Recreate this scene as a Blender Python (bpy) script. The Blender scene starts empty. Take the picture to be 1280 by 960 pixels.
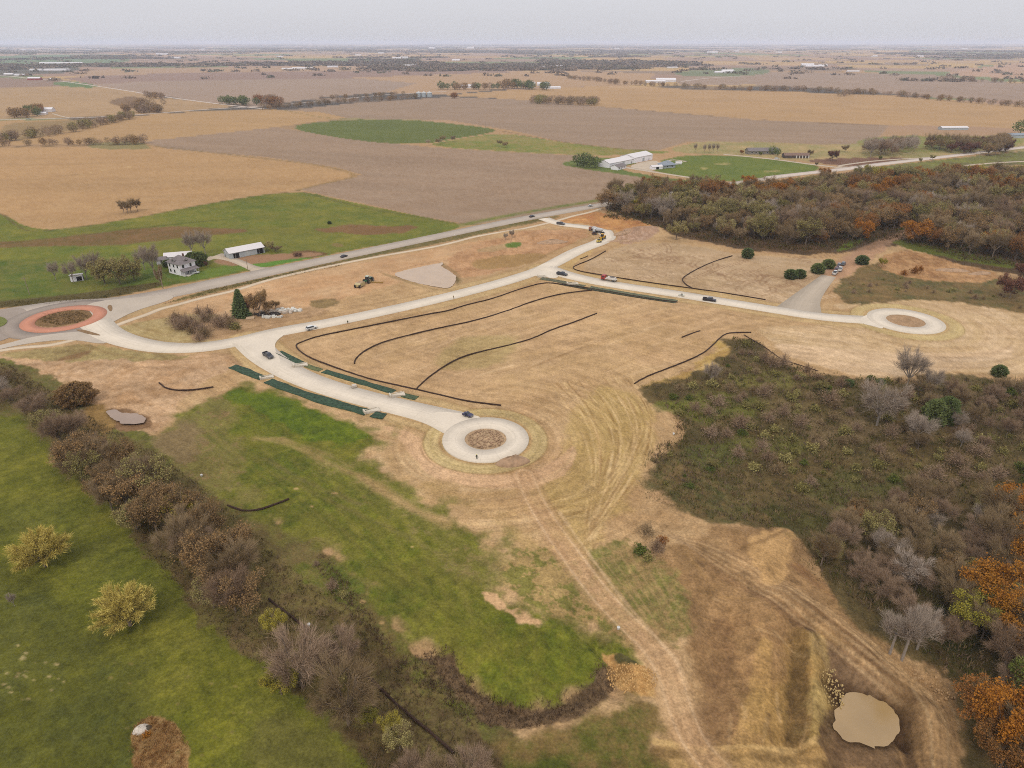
import bpy, math, random
import numpy as np
from mathutils import Vector, Matrix

# ------------------------------------------------------------------ camera, sky, sun
S = bpy.context.scene
H = 110.0
PITCH = math.radians(26.54)
F = 855.0
cam = bpy.data.cameras.new('camera'); cam.lens = F / 1280 * 36.0; cam.sensor_width = 36.0
cam.clip_start = 0.5; cam.clip_end = 150000
co = bpy.data.objects.new('camera', cam); S.collection.objects.link(co)
co.location = (0, 0, H); co.rotation_euler = (math.pi / 2 - PITCH, 0, 0)
S.camera = co
SUN_EL, SUN_AZ = math.radians(48), math.radians(200)      # azimuth clockwise from +Y
w = bpy.data.worlds.new('World'); S.world = w; w.use_nodes = True
nt = w.node_tree; nt.nodes.clear()
N = nt.nodes.new; L = nt.links.new
out = N('ShaderNodeOutputWorld'); bg = N('ShaderNodeBackground'); bg.inputs[1].default_value = 0.1
sky = N('ShaderNodeTexSky'); sky.sky_type = 'NISHITA'; sky.sun_disc = False
sky.sun_elevation = SUN_EL; sky.sun_rotation = SUN_AZ; sky.dust_density = 3.0; sky.altitude = 200
# overcast layer: an even grey cloud sheet, brighter overhead as real overcast is
tc = N('ShaderNodeTexCoord'); sx = N('ShaderNodeSeparateXYZ'); L(tc.outputs['Generated'], sx.inputs[0])
mx = N('ShaderNodeMath'); mx.operation = 'MAXIMUM'; mx.inputs[1].default_value = 0; L(sx.outputs[2], mx.inputs[0])
ma = N('ShaderNodeMath'); ma.operation = 'MULTIPLY_ADD'; ma.inputs[1].default_value = 1.25; ma.inputs[2].default_value = 1.0; L(mx.outputs[0], ma.inputs[0])
clouds = N('ShaderNodeTexNoise'); clouds.inputs['Scale'].default_value = 2.2; clouds.inputs['Detail'].default_value = 5
mp = N('ShaderNodeMapping'); mp.inputs['Scale'].default_value = (1, 1, 9); L(tc.outputs['Generated'], mp.inputs[0]); L(mp.outputs[0], clouds.inputs['Vector'])
mr = N('ShaderNodeMapRange'); mr.inputs[3].default_value = 0.95; mr.inputs[4].default_value = 1.05; L(clouds.outputs[0], mr.inputs[0])
mm = N('ShaderNodeMath'); mm.operation = 'MULTIPLY'; L(ma.outputs[0], mm.inputs[0]); L(mr.outputs[0], mm.inputs[1])
vm = N('ShaderNodeVectorMath'); vm.operation = 'SCALE'; vm.inputs[0].default_value = (6.8, 6.78, 7.2); L(mm.outputs[0], vm.inputs['Scale'])
mix = N('ShaderNodeMix'); mix.data_type = 'RGBA'; mix.inputs[0].default_value = 0.9
L(sky.outputs[0], mix.inputs[6]); L(vm.outputs[0], mix.inputs[7]); L(mix.outputs[2], bg.inputs[0]); L(bg.outputs[0], out.inputs[0])
sl = bpy.data.lights.new('sun', 'SUN'); sl.energy = 1.35; sl.angle = math.radians(10); sl.color = (1, .95, .88)
so = bpy.data.objects.new('sun', sl); S.collection.objects.link(so)
sd = Vector((math.sin(SUN_AZ) * math.cos(SUN_EL), math.cos(SUN_AZ) * math.cos(SUN_EL), math.sin(SUN_EL)))
so.rotation_euler = sd.to_track_quat('Z', 'Y').to_euler()
S.view_settings.view_transform = 'Standard'; S.view_settings.look = 'None'; S.view_settings.exposure = 0; S.view_settings.gamma = 1
S.render.engine = 'CYCLES'
cy = S.cycles; cy.max_bounces = 4; cy.diffuse_bounces = 2; cy.glossy_bounces = 2; cy.transmission_bounces = 2; cy.volume_bounces = 1
cy.transparent_max_bounces = 4; cy.use_denoising = False; cy.filter_width = 1.0; cy.caustics_reflective = False; cy.caustics_refractive = False
HAZE = 6.3e-5
KILL = np.array([.615, .615, .56])       # colours below are written as they look in daylight; albedo = colour * KILL

# ------------------------------------------------------------------ helpers
def lin(c):
    c = np.asarray(c, float) / 255.0
    return np.where(c <= .04045, c / 12.92, ((c + .055) / 1.055) ** 2.4)
def alb(c, k=None): return lin(c) * (KILL if k is None else k)

def hsh(ix, iy, seed):
    h = (ix.astype(np.int64) * 374761393 + iy.astype(np.int64) * 668265263 + seed * 974634777) & 0xffffffff
    h = ((h ^ (h >> 13)) * 1274126177) & 0xffffffff
    h = h ^ (h >> 16)
    return (h & 0xffff) / 65535.0
def vnoise(x, y, seed=0):
    ix = np.floor(x); iy = np.floor(y); fx = x - ix; fy = y - iy
    fx = fx * fx * (3 - 2 * fx); fy = fy * fy * (3 - 2 * fy)
    a = hsh(ix, iy, seed); b = hsh(ix + 1, iy, seed); c = hsh(ix, iy + 1, seed); d = hsh(ix + 1, iy + 1, seed)
    return (a + (b - a) * fx) * (1 - fy) + (c + (d - c) * fx) * fy
def fbm(x, y, seed=0, o=4, g=.5):
    t = 0; a = 1; s = 0
    for i in range(o):
        t = t + a * vnoise(x, y, seed + i * 17); s += a; a *= g
        x, y = x * 2.03 + 11.3, y * 2.03 + 5.1
    return t / s - .5          # about -.5 .. .5
def sstep(a, b, x):
    t = np.clip((x - a) / (b - a), 0, 1); return t * t * (3 - 2 * t)

def ray0(px, py):
    x = px - 640.0; y = 480.0 - py
    return np.array([x, F * math.cos(PITCH) + y * math.sin(PITCH), -F * math.sin(PITCH) + y * math.cos(PITCH)])
def flat(px, py, z=0.0):
    d = ray0(px, py); t = (z - H) / d[2]; return d[0] * t, d[1] * t

# relief: pits, banks and mounds (centre on the plan, radius, height)
def W(px, py): return flat(px, py)
BUMPS = []
for (px, py, rx, ry, hh) in ((1082, 905, 26, 20, -4.2), (1000, 560, 60, 45, -3.0), (1180, 640, 50, 50, -4.0),
                             (690, 297, 16, 9, 2.2), (655, 292, 14, 8, 1.2), (806, 288, 18, 10, 1.6), (768, 290, 6, 4, 1.0),
                             (955, 662, 12, 7, 1.0), (600, 850, 22, 9, -1.5), (620, 330, 24, 14, -.8), (870, 775, 22, 22, -1.4),
                             (607, 548, 4.5, 4.5, .35), (80, 397, 4.5, 4.5, .5), (285, 560, 60, 18, -1.0)):
    cx, cyy = flat(px, py); BUMPS.append((cx, cyy, rx, ry, hh))
RIDGES = []
for (pts, wd, hh) in (([(985, 740), (1040, 775), (1100, 822), (1150, 862), (1175, 900)], 3.2, 2.2), ([(1012, 790), (1022, 850), (1018, 915)], 2.2, 2.0), ([(998, 795), (1004, 850), (1002, 915)], 2.0, -.9), ([(1045, 838), (1085, 852), (1120, 868), (1138, 900)], 2.6, -1.8), ([(960, 760), (955, 840), (930, 930)], 5, 1.3), ([(900, 760), (905, 850), (890, 930)], 4, -1.0), ([(1140, 890), (1150, 960), (1160, 1040)], 1.6, -1.0), ([(1165, 880), (1185, 960), (1195, 1040)], 2.2, .9), ([(745, 802), (770, 830), (768, 860)], 2.0, -1.2), ([(500, 815), (556, 810), (590, 850), (650, 884), (720, 868)], 1.6, -1.2), ([(940, 715), (965, 690), (992, 655)], 3.2, .7), ([(860, 750), (862, 790), (845, 830)], 2.2, .9)):
    RIDGES.append((np.array([flat(*p) for p in pts]), wd, hh))
def height(x, y):
    x = np.asarray(x, float); y = np.asarray(y, float); z = np.zeros(np.broadcast(x, y).shape)
    for cx, cyy, rx, ry, hh in BUMPS:
        q = ((x - cx) / rx) ** 2 + ((y - cyy) / ry) ** 2
        z = z + hh * np.exp(-q ** 1.4)
    if np.ndim(x) and x.size > 5000:
        k_ = np.nonzero((np.hypot(x, y) < 330) & (y > 0))[0]
        for P_, wd, hh in RIDGES: z[k_] = z[k_] + hh * np.exp(-(dline(x[k_], y[k_], P_) / wd) ** 2)
    elif np.all(np.hypot(x, y) < 400):
        for P_, wd, hh in RIDGES: z = z + hh * np.exp(-(dline(x, y, P_) / wd) ** 2)
    r = np.hypot(x, y)
    z = z + sstep(2500, 14000, r) * 70 * fbm(x / 2600, y / 2600, 5, 3) + sstep(15000, 30000, r) * 45 * (vnoise(x / 5000, y / 9000, 8))
    return z
def G(px, py):
    z = 0.0
    for _ in range(6):
        x, y = flat(px, py, z); z = float(height(x, y))
        if z > 60: z = 60
    return x, y, z
def GP(pts): return [G(*p)[:2] for p in pts]

def chaikin(p, n=2, closed=True):
    p = np.asarray(p, float)
    for _ in range(n):
        if closed:
            q = np.roll(p, -1, 0); p = np.stack([p * .75 + q * .25, p * .25 + q * .75], 1).reshape(-1, 2)
        else:
            a, b = p[:-1], p[1:]
            m = np.stack([a * .75 + b * .25, a * .25 + b * .75], 1).reshape(-1, 2)
            p = np.vstack([p[:1], m[1:-1], p[-1:]])
    return p
def sdpoly(X, Y, P):           # positive inside
    n = len(P); d2 = np.full(X.shape, 1e18); ins = np.zeros(X.shape, bool)
    for i in range(n):
        x0, y0 = P[i]; x1, y1 = P[(i + 1) % n]
        ex, ey = x1 - x0, y1 - y0; wx, wy = X - x0, Y - y0
        t = np.clip((wx * ex + wy * ey) / (ex * ex + ey * ey + 1e-9), 0, 1)
        d2 = np.minimum(d2, (wx - ex * t) ** 2 + (wy - ey * t) ** 2)
        c = (y0 > Y) != (y1 > Y)
        if abs(ey) > 1e-12: ins ^= c & (X < x0 + ex * (Y - y0) / ey)
    return np.where(ins, 1, -1) * np.sqrt(d2)
def dline(X, Y, P):
    d2 = np.full(X.shape, 1e18)
    for i in range(len(P) - 1):
        x0, y0 = P[i]; x1, y1 = P[i + 1]
        ex, ey = x1 - x0, y1 - y0; wx, wy = X - x0, Y - y0
        t = np.clip((wx * ex + wy * ey) / (ex * ex + ey * ey + 1e-9), 0, 1)
        d2 = np.minimum(d2, (wx - ex * t) ** 2 + (wy - ey * t) ** 2)
    return np.sqrt(d2)

# materials
MATS = {}
def mat(name, c, rough=.8, metal=0, k=None, noise=0, nscale=1.0, spec=.3, coords='Object', alpha=1):
    if name in MATS: return MATS[name]
    m = bpy.data.materials.new(name); m.use_nodes = True; t = m.node_tree; b = t.nodes['Principled BSDF']
    col = tuple(alb(c, k)) + (1,)
    b.inputs['Base Color'].default_value = col; b.inputs['Roughness'].default_value = rough; b.inputs['Metallic'].default_value = metal
    b.inputs['Specular IOR Level'].default_value = spec
    if noise:
        n = t.nodes.new('ShaderNodeTexNoise'); n.inputs['Scale'].default_value = nscale; n.inputs['Detail'].default_value = 5
        tcn = t.nodes.new('ShaderNodeTexCoord'); t.links.new(tcn.outputs[coords], n.inputs['Vector'])
        r = t.nodes.new('ShaderNodeMapRange'); r.inputs[1].default_value = .25; r.inputs[2].default_value = .75
        r.inputs[3].default_value = 1 - noise; r.inputs[4].default_value = 1 + noise; t.links.new(n.outputs[0], r.inputs[0])
        v = t.nodes.new('ShaderNodeVectorMath'); v.operation = 'SCALE'; v.inputs[0].default_value = col[:3]; t.links.new(r.outputs[0], v.inputs['Scale'])
        t.links.new(v.outputs[0], b.inputs['Base Color'])
    MATS[name] = m; return m
def leafmat(name, c1, c2, k=None, transl=0.0):
    k = np.array([.95, .95, .88]) if k is None else k
    """foliage: every copy takes its own tint between two real colours, with clump variation"""
    if name in MATS: return MATS[name]
    m = bpy.data.materials.new(name); m.use_nodes = True; t = m.node_tree; b = t.nodes['Principled BSDF']
    b.inputs['Roughness'].default_value = .95; b.inputs['Specular IOR Level'].default_value = .08
    oi = t.nodes.new('ShaderNodeObjectInfo'); n = t.nodes.new('ShaderNodeTexNoise'); n.inputs['Scale'].default_value = .55; n.inputs['Detail'].default_value = 4
    tcn = t.nodes.new('ShaderNodeTexCoord'); t.links.new(tcn.outputs['Object'], n.inputs['Vector'])
    a = t.nodes.new('ShaderNodeMath'); a.operation = 'MULTIPLY_ADD'; a.inputs[1].default_value = 1.6; a.inputs[2].default_value = -.8; t.links.new(n.outputs[0], a.inputs[0])
    s = t.nodes.new('ShaderNodeMath'); s.operation = 'ADD'; s.use_clamp = True; t.links.new(oi.outputs['Random'], s.inputs[0]); t.links.new(a.outputs[0], s.inputs[1])
    x = t.nodes.new('ShaderNodeMix'); x.data_type = 'RGBA'; x.inputs[6].default_value = tuple(alb(c1, k)) + (1,); x.inputs[7].default_value = tuple(alb(c2, k)) + (1,)
    t.links.new(s.outputs[0], x.inputs[0]); t.links.new(x.outputs[2], b.inputs['Base Color'])
    MATS[name] = m; return m
def vcolmat(name, rough=.95, noise=.12, nscale=1.2, bump=0.0):
    m = bpy.data.materials.new(name); m.use_nodes = True; t = m.node_tree; b = t.nodes['Principled BSDF']
    b.inputs['Roughness'].default_value = rough; b.inputs['Specular IOR Level'].default_value = .12
    at = t.nodes.new('ShaderNodeAttribute'); at.attribute_name = 'col'
    if noise:
        n = t.nodes.new('ShaderNodeTexNoise'); n.inputs['Scale'].default_value = nscale; n.inputs['Detail'].default_value = 6; n.inputs['Roughness'].default_value = .65
        tcn = t.nodes.new('ShaderNodeTexCoord'); t.links.new(tcn.outputs['Object'], n.inputs['Vector'])
        r = t.nodes.new('ShaderNodeMapRange'); r.inputs[1].default_value = .3; r.inputs[2].default_value = .7; r.inputs[3].default_value = 1 - noise; r.inputs[4].default_value = 1 + noise
        t.links.new(n.outputs[0], r.inputs[0])
        v = t.nodes.new('ShaderNodeVectorMath'); v.operation = 'SCALE'; t.links.new(at.outputs['Color'], v.inputs[0]); t.links.new(r.outputs[0], v.inputs['Scale'])
        t.links.new(v.outputs[0], b.inputs['Base Color'])
        if bump:
            bp = t.nodes.new('ShaderNodeBump'); bp.inputs['Strength'].default_value = bump; bp.inputs['Distance'].default_value = .3
            t.links.new(n.outputs[0], bp.inputs['Height']); t.links.new(bp.outputs[0], b.inputs['Normal'])
    else: t.links.new(at.outputs['Color'], b.inputs['Base Color'])
    return m

COL = S.collection
def npmesh(name, V, Fc, m=None, smooth=False):
    me = bpy.data.meshes.new(name); V = np.asarray(V, np.float32); Fc = np.asarray(Fc, np.int32); k = Fc.shape[1]
    me.vertices.add(len(V)); me.vertices.foreach_set('co', V.ravel())
    me.loops.add(Fc.size); me.loops.foreach_set('vertex_index', Fc.ravel())
    me.polygons.add(len(Fc)); me.polygons.foreach_set('loop_start', np.arange(0, Fc.size, k, dtype=np.int32))
    try: me.polygons.foreach_set('loop_total', np.full(len(Fc), k, np.int32))
    except Exception: pass
    if smooth: me.polygons.foreach_set('use_smooth', np.ones(len(Fc), bool))
    for q in (m if isinstance(m, (list, tuple)) else [m]):
        if q: me.materials.append(q)
    me.update(calc_edges=True); return me
def link(name, data, parent=None, loc=None, rz=0, label=None, cat=None, group=None, kind=None, scale=None):
    o = bpy.data.objects.new(name, data); COL.objects.link(o)
    if parent: o.parent = parent
    if loc is not None: o.location = loc
    if rz: o.rotation_euler = (0, 0, rz)
    if scale is not None: o.scale = scale
    if label: o['label'] = label
    if cat: o['category'] = cat
    if group: o['group'] = group
    if kind: o['kind'] = kind
    return o
def setcol(me, C):
    a = me.attributes.new('col', 'FLOAT_COLOR', 'POINT')
    C = np.concatenate([np.asarray(C, np.float32), np.ones((len(C), 1), np.float32)], 1); a.data.foreach_set('color', C.ravel())

class MB:
    def __init__(s): s.v = []; s.f = []
    def add(s, v, f):
        n = len(s.v); s.v += [tuple(map(float, p)) for p in v]; s.f += [tuple(i + n for i in q) for q in f]; return s
    def box(s, x0, x1, y0, y1, z0, z1, tx=0, ty=0):     # tx, ty: taper of the top
        v = [(x0, y0, z0), (x1, y0, z0), (x1, y1, z0), (x0, y1, z0), (x0 + tx, y0 + ty, z1), (x1 - tx, y0 + ty, z1), (x1 - tx, y1 - ty, z1), (x0 + tx, y1 - ty, z1)]
        return s.add(v, [(3, 2, 1, 0), (4, 5, 6, 7), (0, 1, 5, 4), (1, 2, 6, 5), (2, 3, 7, 6), (3, 0, 4, 7)])
    def prism_y(s, prof, y0, y1, inset=0):              # profile in xz, extruded along y
        n = len(prof); v = [(x, y0, z) for x, z in prof] + [(x, y1, z) for x, z in prof]
        return s.add(v, [tuple(range(n)), tuple(range(2 * n - 1, n - 1, -1))] + [(i + n, (i + 1) % n + n, (i + 1) % n, i) for i in range(n)])
    def prism_x(s, prof, x0, x1):                       # profile in yz, extruded along x
        n = len(prof); v = [(x0, y, z) for y, z in prof] + [(x1, y, z) for y, z in prof]
        return s.add(v, [tuple(range(n - 1, -1, -1)), tuple(range(n, 2 * n))] + [(i, (i + 1) % n, (i + 1) % n + n, i + n) for i in range(n)])
    def cyl(s, c, r, h, axis='z', n=12, r2=None):
        r2 = r if r2 is None else r2; v = []
        for k, (rr, hh) in enumerate(((r, -h / 2), (r2, h / 2))):
            for i in range(n):
                a = 2 * math.pi * i / n; p, q = rr * math.cos(a), rr * math.sin(a)
                v.append((c[0] + p, c[1] + q, c[2] + hh) if axis == 'z' else (c[0] + p, c[1] + hh, c[2] + q) if axis == 'y' else (c[0] + hh, c[1] + p, c[2] + q))
        return s.add(v, [tuple(range(n))[::-1], tuple(range(n, 2 * n))] + [(i, (i + 1) % n, (i + 1) % n + n, i + n) for i in range(n)])
    def tube(s, pts, r, n=6):
        pts = [Vector(p) for p in pts]; rs = r if isinstance(r, (list, tuple)) else [r] * len(pts); v = []; f = []
        for i, p in enumerate(pts):
            d = (pts[min(i + 1, len(pts) - 1)] - pts[max(i - 1, 0)]).normalized()
            a = d.cross(Vector((0, 0, 1)));
            if a.length < .01: a = Vector((1, 0, 0))
            a.normalize(); b = a.cross(d)
            for k in range(n):
                t = 2 * math.pi * k / n; v.append(p + a * rs[i] * math.cos(t) + b * rs[i] * math.sin(t))
        for i in range(len(pts) - 1):
            for k in range(n): f.append((i * n + k, i * n + (k + 1) % n, (i + 1) * n + (k + 1) % n, (i + 1) * n + k))
        f.append(tuple(range(n))); f.append(tuple(range(len(pts) * n - 1, len(pts) * n - n - 1, -1)))
        return s.add(v, f)
    def mesh(s, name, m, bevel=0):
        me = bpy.data.meshes.new(name); me.from_pydata(s.v, [], s.f); me.materials.append(m); me.update()
        if bevel:
            import bmesh
            b = bmesh.new(); b.from_mesh(me); bmesh.ops.recalc_face_normals(b, faces=b.faces[:]); bmesh.ops.bevel(b, geom=b.edges[:], offset=bevel, segments=1, affect='EDGES', clamp_overlap=True); b.to_mesh(me); b.free()
        else:
            import bmesh
            b = bmesh.new(); b.from_mesh(me); bmesh.ops.recalc_face_normals(b, faces=b.faces[:]); b.to_mesh(me); b.free()
        return me
    def build(s, name, m, parent=None, bevel=0, **k): return link(name, s.mesh(name, m, bevel), parent, **k)
def thing(name, label, cat, px, py, rz=0, group=None, scale=None, dz=0):
    x, y, z = G(px, py)
    return link(name, None, None, (x, y, z + dz), rz, label, cat, group, scale=scale)
def copy_tree(o, parent=None):
    c = o.copy(); COL.objects.link(c); c.parent = parent
    for ch in list(o.children): copy_tree(ch, c)
    return c
def ang(p, q):          # plan direction from photo point p to photo point q
    a = G(*p); b = G(*q); return math.atan2(b[1] - a[1], b[0] - a[0])

# ------------------------------------------------------------------ roads and paths (photo points -> plan)
def resample(P, step):
    P = np.asarray(P, float); d = np.r_[0, np.cumsum(np.hypot(*np.diff(P[:, :2], axis=0).T))]; n = max(2, int(d[-1] / step) + 1)
    t = np.linspace(0, d[-1], n); return np.stack([np.interp(t, d, P[:, k]) for k in range(P.shape[1])], 1)
ROADS = {}
def ribbon(name, pts, wid, m, z, step=3.0, thick=None, near=True, label=None):
    """pts: photo points along the centre line; wid: metres (number or one per point)"""
    wd = wid if isinstance(wid, (list, tuple)) else [wid] * len(pts)
    P = np.array([G(*p)[:2] + (ww,) for p, ww in zip(pts, wd)])
    for _ in range(3):
        a, b = P[:-1], P[1:]; mm_ = np.stack([a * .75 + b * .25, a * .25 + b * .75], 1).reshape(-1, 3); P = np.vstack([P[:1], mm_[1:-1], P[-1:]])
    P = resample(P, step); n = len(P)
    T = np.gradient(P[:, :2], axis=0); T /= np.linalg.norm(T, axis=1)[:, None]; Nn = np.stack([-T[:, 1], T[:, 0]], 1)
    Lf = P[:, :2] + Nn * P[:, 2:3] / 2; Rt = P[:, :2] - Nn * P[:, 2:3] / 2
    zt = z
    rows = [np.c_[Lf, np.full(n, zt - .5)], np.c_[Lf, np.full(n, zt)], np.c_[Rt, np.full(n, zt)], np.c_[Rt, np.full(n, zt - .5)]]
    V = np.stack(rows, 1).reshape(-1, 3); hz = height(V[:, 0], V[:, 1]); V[:, 2] += hz
    Fq = []
    for i in range(n - 1):
        for k in range(3): Fq.append((i * 4 + k, i * 4 + k + 1, (i + 1) * 4 + k + 1, (i + 1) * 4 + k))
    me = npmesh(name, V, Fq, m); d = np.r_[0, np.cumsum(np.hypot(*np.diff(P[:, :2], axis=0).T))]
    uv = me.uv_layers.new(name='UVMap'); li = np.zeros(len(me.loops), np.int32); me.loops.foreach_get('vertex_index', li)
    side = np.array([-.5, -.5, .5, .5])[li % 4] * P[li // 4, 2]
    uv.data.foreach_set('uv', np.stack([d[li // 4], side], 1).astype(np.float32).ravel())
    o = link(name, me, kind='structure'); ROADS[name + str(len(ROADS))] = P
    return o, P
def slab(name, poly, m, z, smooth=2, hole=None):
    P = chaikin(GP(poly), smooth) if smooth else np.array(GP(poly))
    import bmesh
    bm = bmesh.new(); top = [bm.verts.new((x, y, z + float(height(x, y)))) for x, y in P]; bot = [bm.verts.new((x, y, z - .5 + float(height(x, y)))) for x, y in P]
    f = bm.faces.new(top); n = len(P)
    for i in range(n): bm.faces.new((top[i], bot[i], bot[(i + 1) % n], top[(i + 1) % n]))
    bmesh.ops.triangulate(bm, faces=[f]); bmesh.ops.recalc_face_normals(bm, faces=bm.faces[:])
    me = bpy.data.meshes.new(name); bm.to_mesh(me); bm.free(); me.materials.append(m)
    link(name, me, kind='structure'); return P
def ring(name, px, py, r0, r1, m, z, n=72, wob=0):
    cx, cyy, _ = G(px, py); V = []; Fq = []
    for i in range(n):
        a = 2 * math.pi * i / n
        for rr, zz in ((r0, z - .5), (r0, z), (r1, z), (r1, z - .5)): V.append((cx + rr * math.cos(a), cyy + rr * math.sin(a), zz))
    for i in range(n):
        j = (i + 1) % n
        for k in range(3): Fq.append((i * 4 + k, i * 4 + k + 1, j * 4 + k + 1, j * 4 + k))
    me = npmesh(name, V, Fq, m); uv = me.uv_layers.new(name='UVMap')
    for lp in me.loops:
        i, k = divmod(lp.vertex_index, 4); uv.data[lp.index].uv = (i / n * 2 * math.pi * (r0 + r1) / 2, (r0 if k < 2 else r1))
    return link(name, me, kind='structure')
def pavemat(name, c, joint=4.6, jw=.16, jdark=.92, rough=.85):
    m = bpy.data.materials.new(name); m.use_nodes = True; t = m.node_tree; b = t.nodes['Principled BSDF']; b.inputs['Roughness'].default_value = rough; b.inputs['Specular IOR Level'].default_value = .2
    tcn = t.nodes.new('ShaderNodeTexCoord')
    def noise(sc, lo, hi, src='Object', stretch=None):
        n = t.nodes.new('ShaderNodeTexNoise'); n.inputs['Scale'].default_value = sc; n.inputs['Detail'].default_value = 5
        if stretch:
            mp_ = t.nodes.new('ShaderNodeMapping'); mp_.inputs['Scale'].default_value = stretch; t.links.new(tcn.outputs[src], mp_.inputs[0]); t.links.new(mp_.outputs[0], n.inputs['Vector'])
        else: t.links.new(tcn.outputs[src], n.inputs['Vector'])
        r = t.nodes.new('ShaderNodeMapRange'); r.inputs[1].default_value = .3; r.inputs[2].default_value = .7; r.inputs[3].default_value = lo; r.inputs[4].default_value = hi
        t.links.new(n.outputs[0], r.inputs[0]); return r.outputs[0]
    def mul(a, b_):
        q = t.nodes.new('ShaderNodeMath'); q.operation = 'MULTIPLY'; t.links.new(a, q.inputs[0]); t.links.new(b_, q.inputs[1]); return q.outputs[0]
    f = mul(noise(.12, .93, 1.06), noise(1.3, .94, 1.05)); f = mul(f, noise(1.0, .93, 1.05, 'UV', (.03, .9, 1)))
    if joint:
        sp = t.nodes.new('ShaderNodeSeparateXYZ'); t.links.new(tcn.outputs['UV'], sp.inputs[0])
        for k, per in ((0, joint), (1, joint * 1.02)):
            p = t.nodes.new('ShaderNodeMath'); p.operation = 'PINGPONG'; p.inputs[1].default_value = per / 2; t.links.new(sp.outputs[k], p.inputs[0])
            r = t.nodes.new('ShaderNodeMapRange'); r.inputs[1].default_value = jw * .5; r.inputs[2].default_value = jw; r.inputs[3].default_value = jdark; r.inputs[4].default_value = 1; t.links.new(p.outputs[0], r.inputs[0])
            f = mul(f, r.outputs[0])
    v = t.nodes.new('ShaderNodeVectorMath'); v.operation = 'SCALE'; v.inputs[0].default_value = tuple(alb(c)); t.links.new(f, v.inputs['Scale']); t.links.new(v.outputs[0], b.inputs['Base Color'])
    return m
M_conc = pavemat('new_concrete', (244, 228, 212)); M_hwy = pavemat('worn_highway_concrete', (202, 186, 174), 6, .2, .94)
M_lane = pavemat('roundabout_lane', (172, 156, 146), 0); M_apron = pavemat('red_apron', (218, 150, 124), 0); M_path = pavemat('path_concrete', (232, 208, 182), 0)
M_gravel = pavemat('pale_gravel', (206, 188, 170), 0); M_appr = pavemat('weathered_concrete', (208, 192, 178), 0); M_junc = pavemat('new_concrete_plain', (242, 226, 210), 0); M_far = pavemat('far_road', (226, 208, 198), 0); M_drive = pavemat('drive_gravel', (212, 192, 172), 0)

# roads in place
HWY = [(-330, 440), (-120, 420), (-20, 397), (20, 389), (80, 381), (130, 380), (200, 369), (270, 354), (330, 341), (430, 320), (540, 297), (640, 276), (700, 265), (748, 257), (850, 240), (985, 219), (1060, 211), (1100, 205), (1180, 196), (1280, 184), (1400, 170)]
HW = [13, 13, 14, 14, 15, 15, 15, 15.5, 14, 12, 11.5, 11.5, 11.5, 11, 11, 10.5, 10.5, 10.5, 10, 10, 10]
ribbon('highway', HWY, HW, M_hwy, .10)
ribbon('highway', [(960, 222), (985, 219), (1060, 211), (1100, 205), (1180, 196), (1280, 184), (1400, 170)], [10.6, 11, 12.5, 12, 11, 11, 11], M_far, .108)
ring('roundabout_lane', 80, 397, 16.6, 24.2, M_lane, .116)
ring('roundabout_apron', 80, 397, 11.2, 16.9, M_apron, .20)
slab('roundabout_approach', [(100, 379), (180, 371), (215, 368), (218, 374), (170, 388), (142, 402), (128, 412), (106, 410), (120, 396)], M_appr, .122, 2)
slab('roundabout_approach', [(-40, 440), (0, 432), (40, 421), (80, 416), (110, 414), (140, 424), (130, 431), (90, 424), (50, 427), (10, 434), (-40, 446)], M_appr, .124, 2)
slab('roundabout_approach', [(-30, 392), (20, 384), (36, 388), (28, 402), (32, 412), (0, 428), (-30, 432)], M_lane, .112, 2)
M_isl = mat('island_turf', (118, 122, 56), .95, noise=.25, nscale=.6); M_isb = mat('island_mulch', (150, 118, 84), .95, noise=.25, nscale=.8)
slab('splitter_island', [(-80, 393), (-20, 394), (2, 396), (9, 400), (9, 404), (2, 409), (-20, 413), (-80, 422)], M_isl, .27, 2)
slab('splitter_island', [(93, 412.5), (104, 412.5), (113, 415), (126, 419), (124, 420), (110, 418)], M_isb, .25, 1)
slab('splitter_island', [(134, 383), (139, 381), (141, 386), (139, 390), (136, 388)], M_isb, .25, 1)
_, ST1 = ribbon('street', [(118, 402), (132, 416), (160, 427), (200, 435), (250, 435), (300, 427), (345, 415), (410, 404), (500, 385), (580, 366), (650, 347), (690, 331), (722, 313), (750, 303), (763, 296), (752, 288), (735, 284), (705, 281), (690, 277), (680, 273)],
               [13, 12, 10.5, 10, 10, 10, 10, 9.6, 9.6, 9.6, 9.6, 9.8, 9.8, 10, 10, 9, 8.5, 8.5, 8.5, 9], M_conc, .128)
_, ST2 = ribbon('street', [(682, 335), (712, 345), (760, 355), (850, 368), (886, 374), (960, 386), (1030, 397), (1084, 400), (1096, 401)], [11, 10, 9.4, 9.4, 9.4, 9.4, 9.4, 9.6, 12], M_conc, .132)
_, ST3 = ribbon('street', [(312, 425), (330, 446), (370, 470), (420, 488), (480, 504), (540, 518), (575, 530)], [14, 12, 10.4, 10, 10, 10.4, 15], M_conc, .136)
slab('street_junction', [(290, 428), (335, 415), (370, 410), (345, 425), (343, 437), (352, 452), (345, 462), (322, 446), (305, 434)], M_junc, .140, 2)
slab('street_junction', [(660, 345), (672, 332), (695, 325), (700, 330), (688, 336), (700, 343), (695, 349), (676, 345)], M_junc, .142, 2)
slab('street_junction', [(545, 514), (585, 518), (605, 522), (590, 535), (570, 552), (556, 556), (556, 540), (550, 528), (535, 522)], M_junc, .144, 2)
slab('street_junction', [(1075, 397), (1092, 391), (1106, 388), (1101, 400), (1106, 412), (1092, 408), (1075, 404)], M_junc, .146, 2)
ring('cul_de_sac', 607, 548, 6.5, 13.4, M_conc, .150)
ring('cul_de_sac', 1132, 401, 7.8, 15.6, M_conc, .152)
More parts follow.
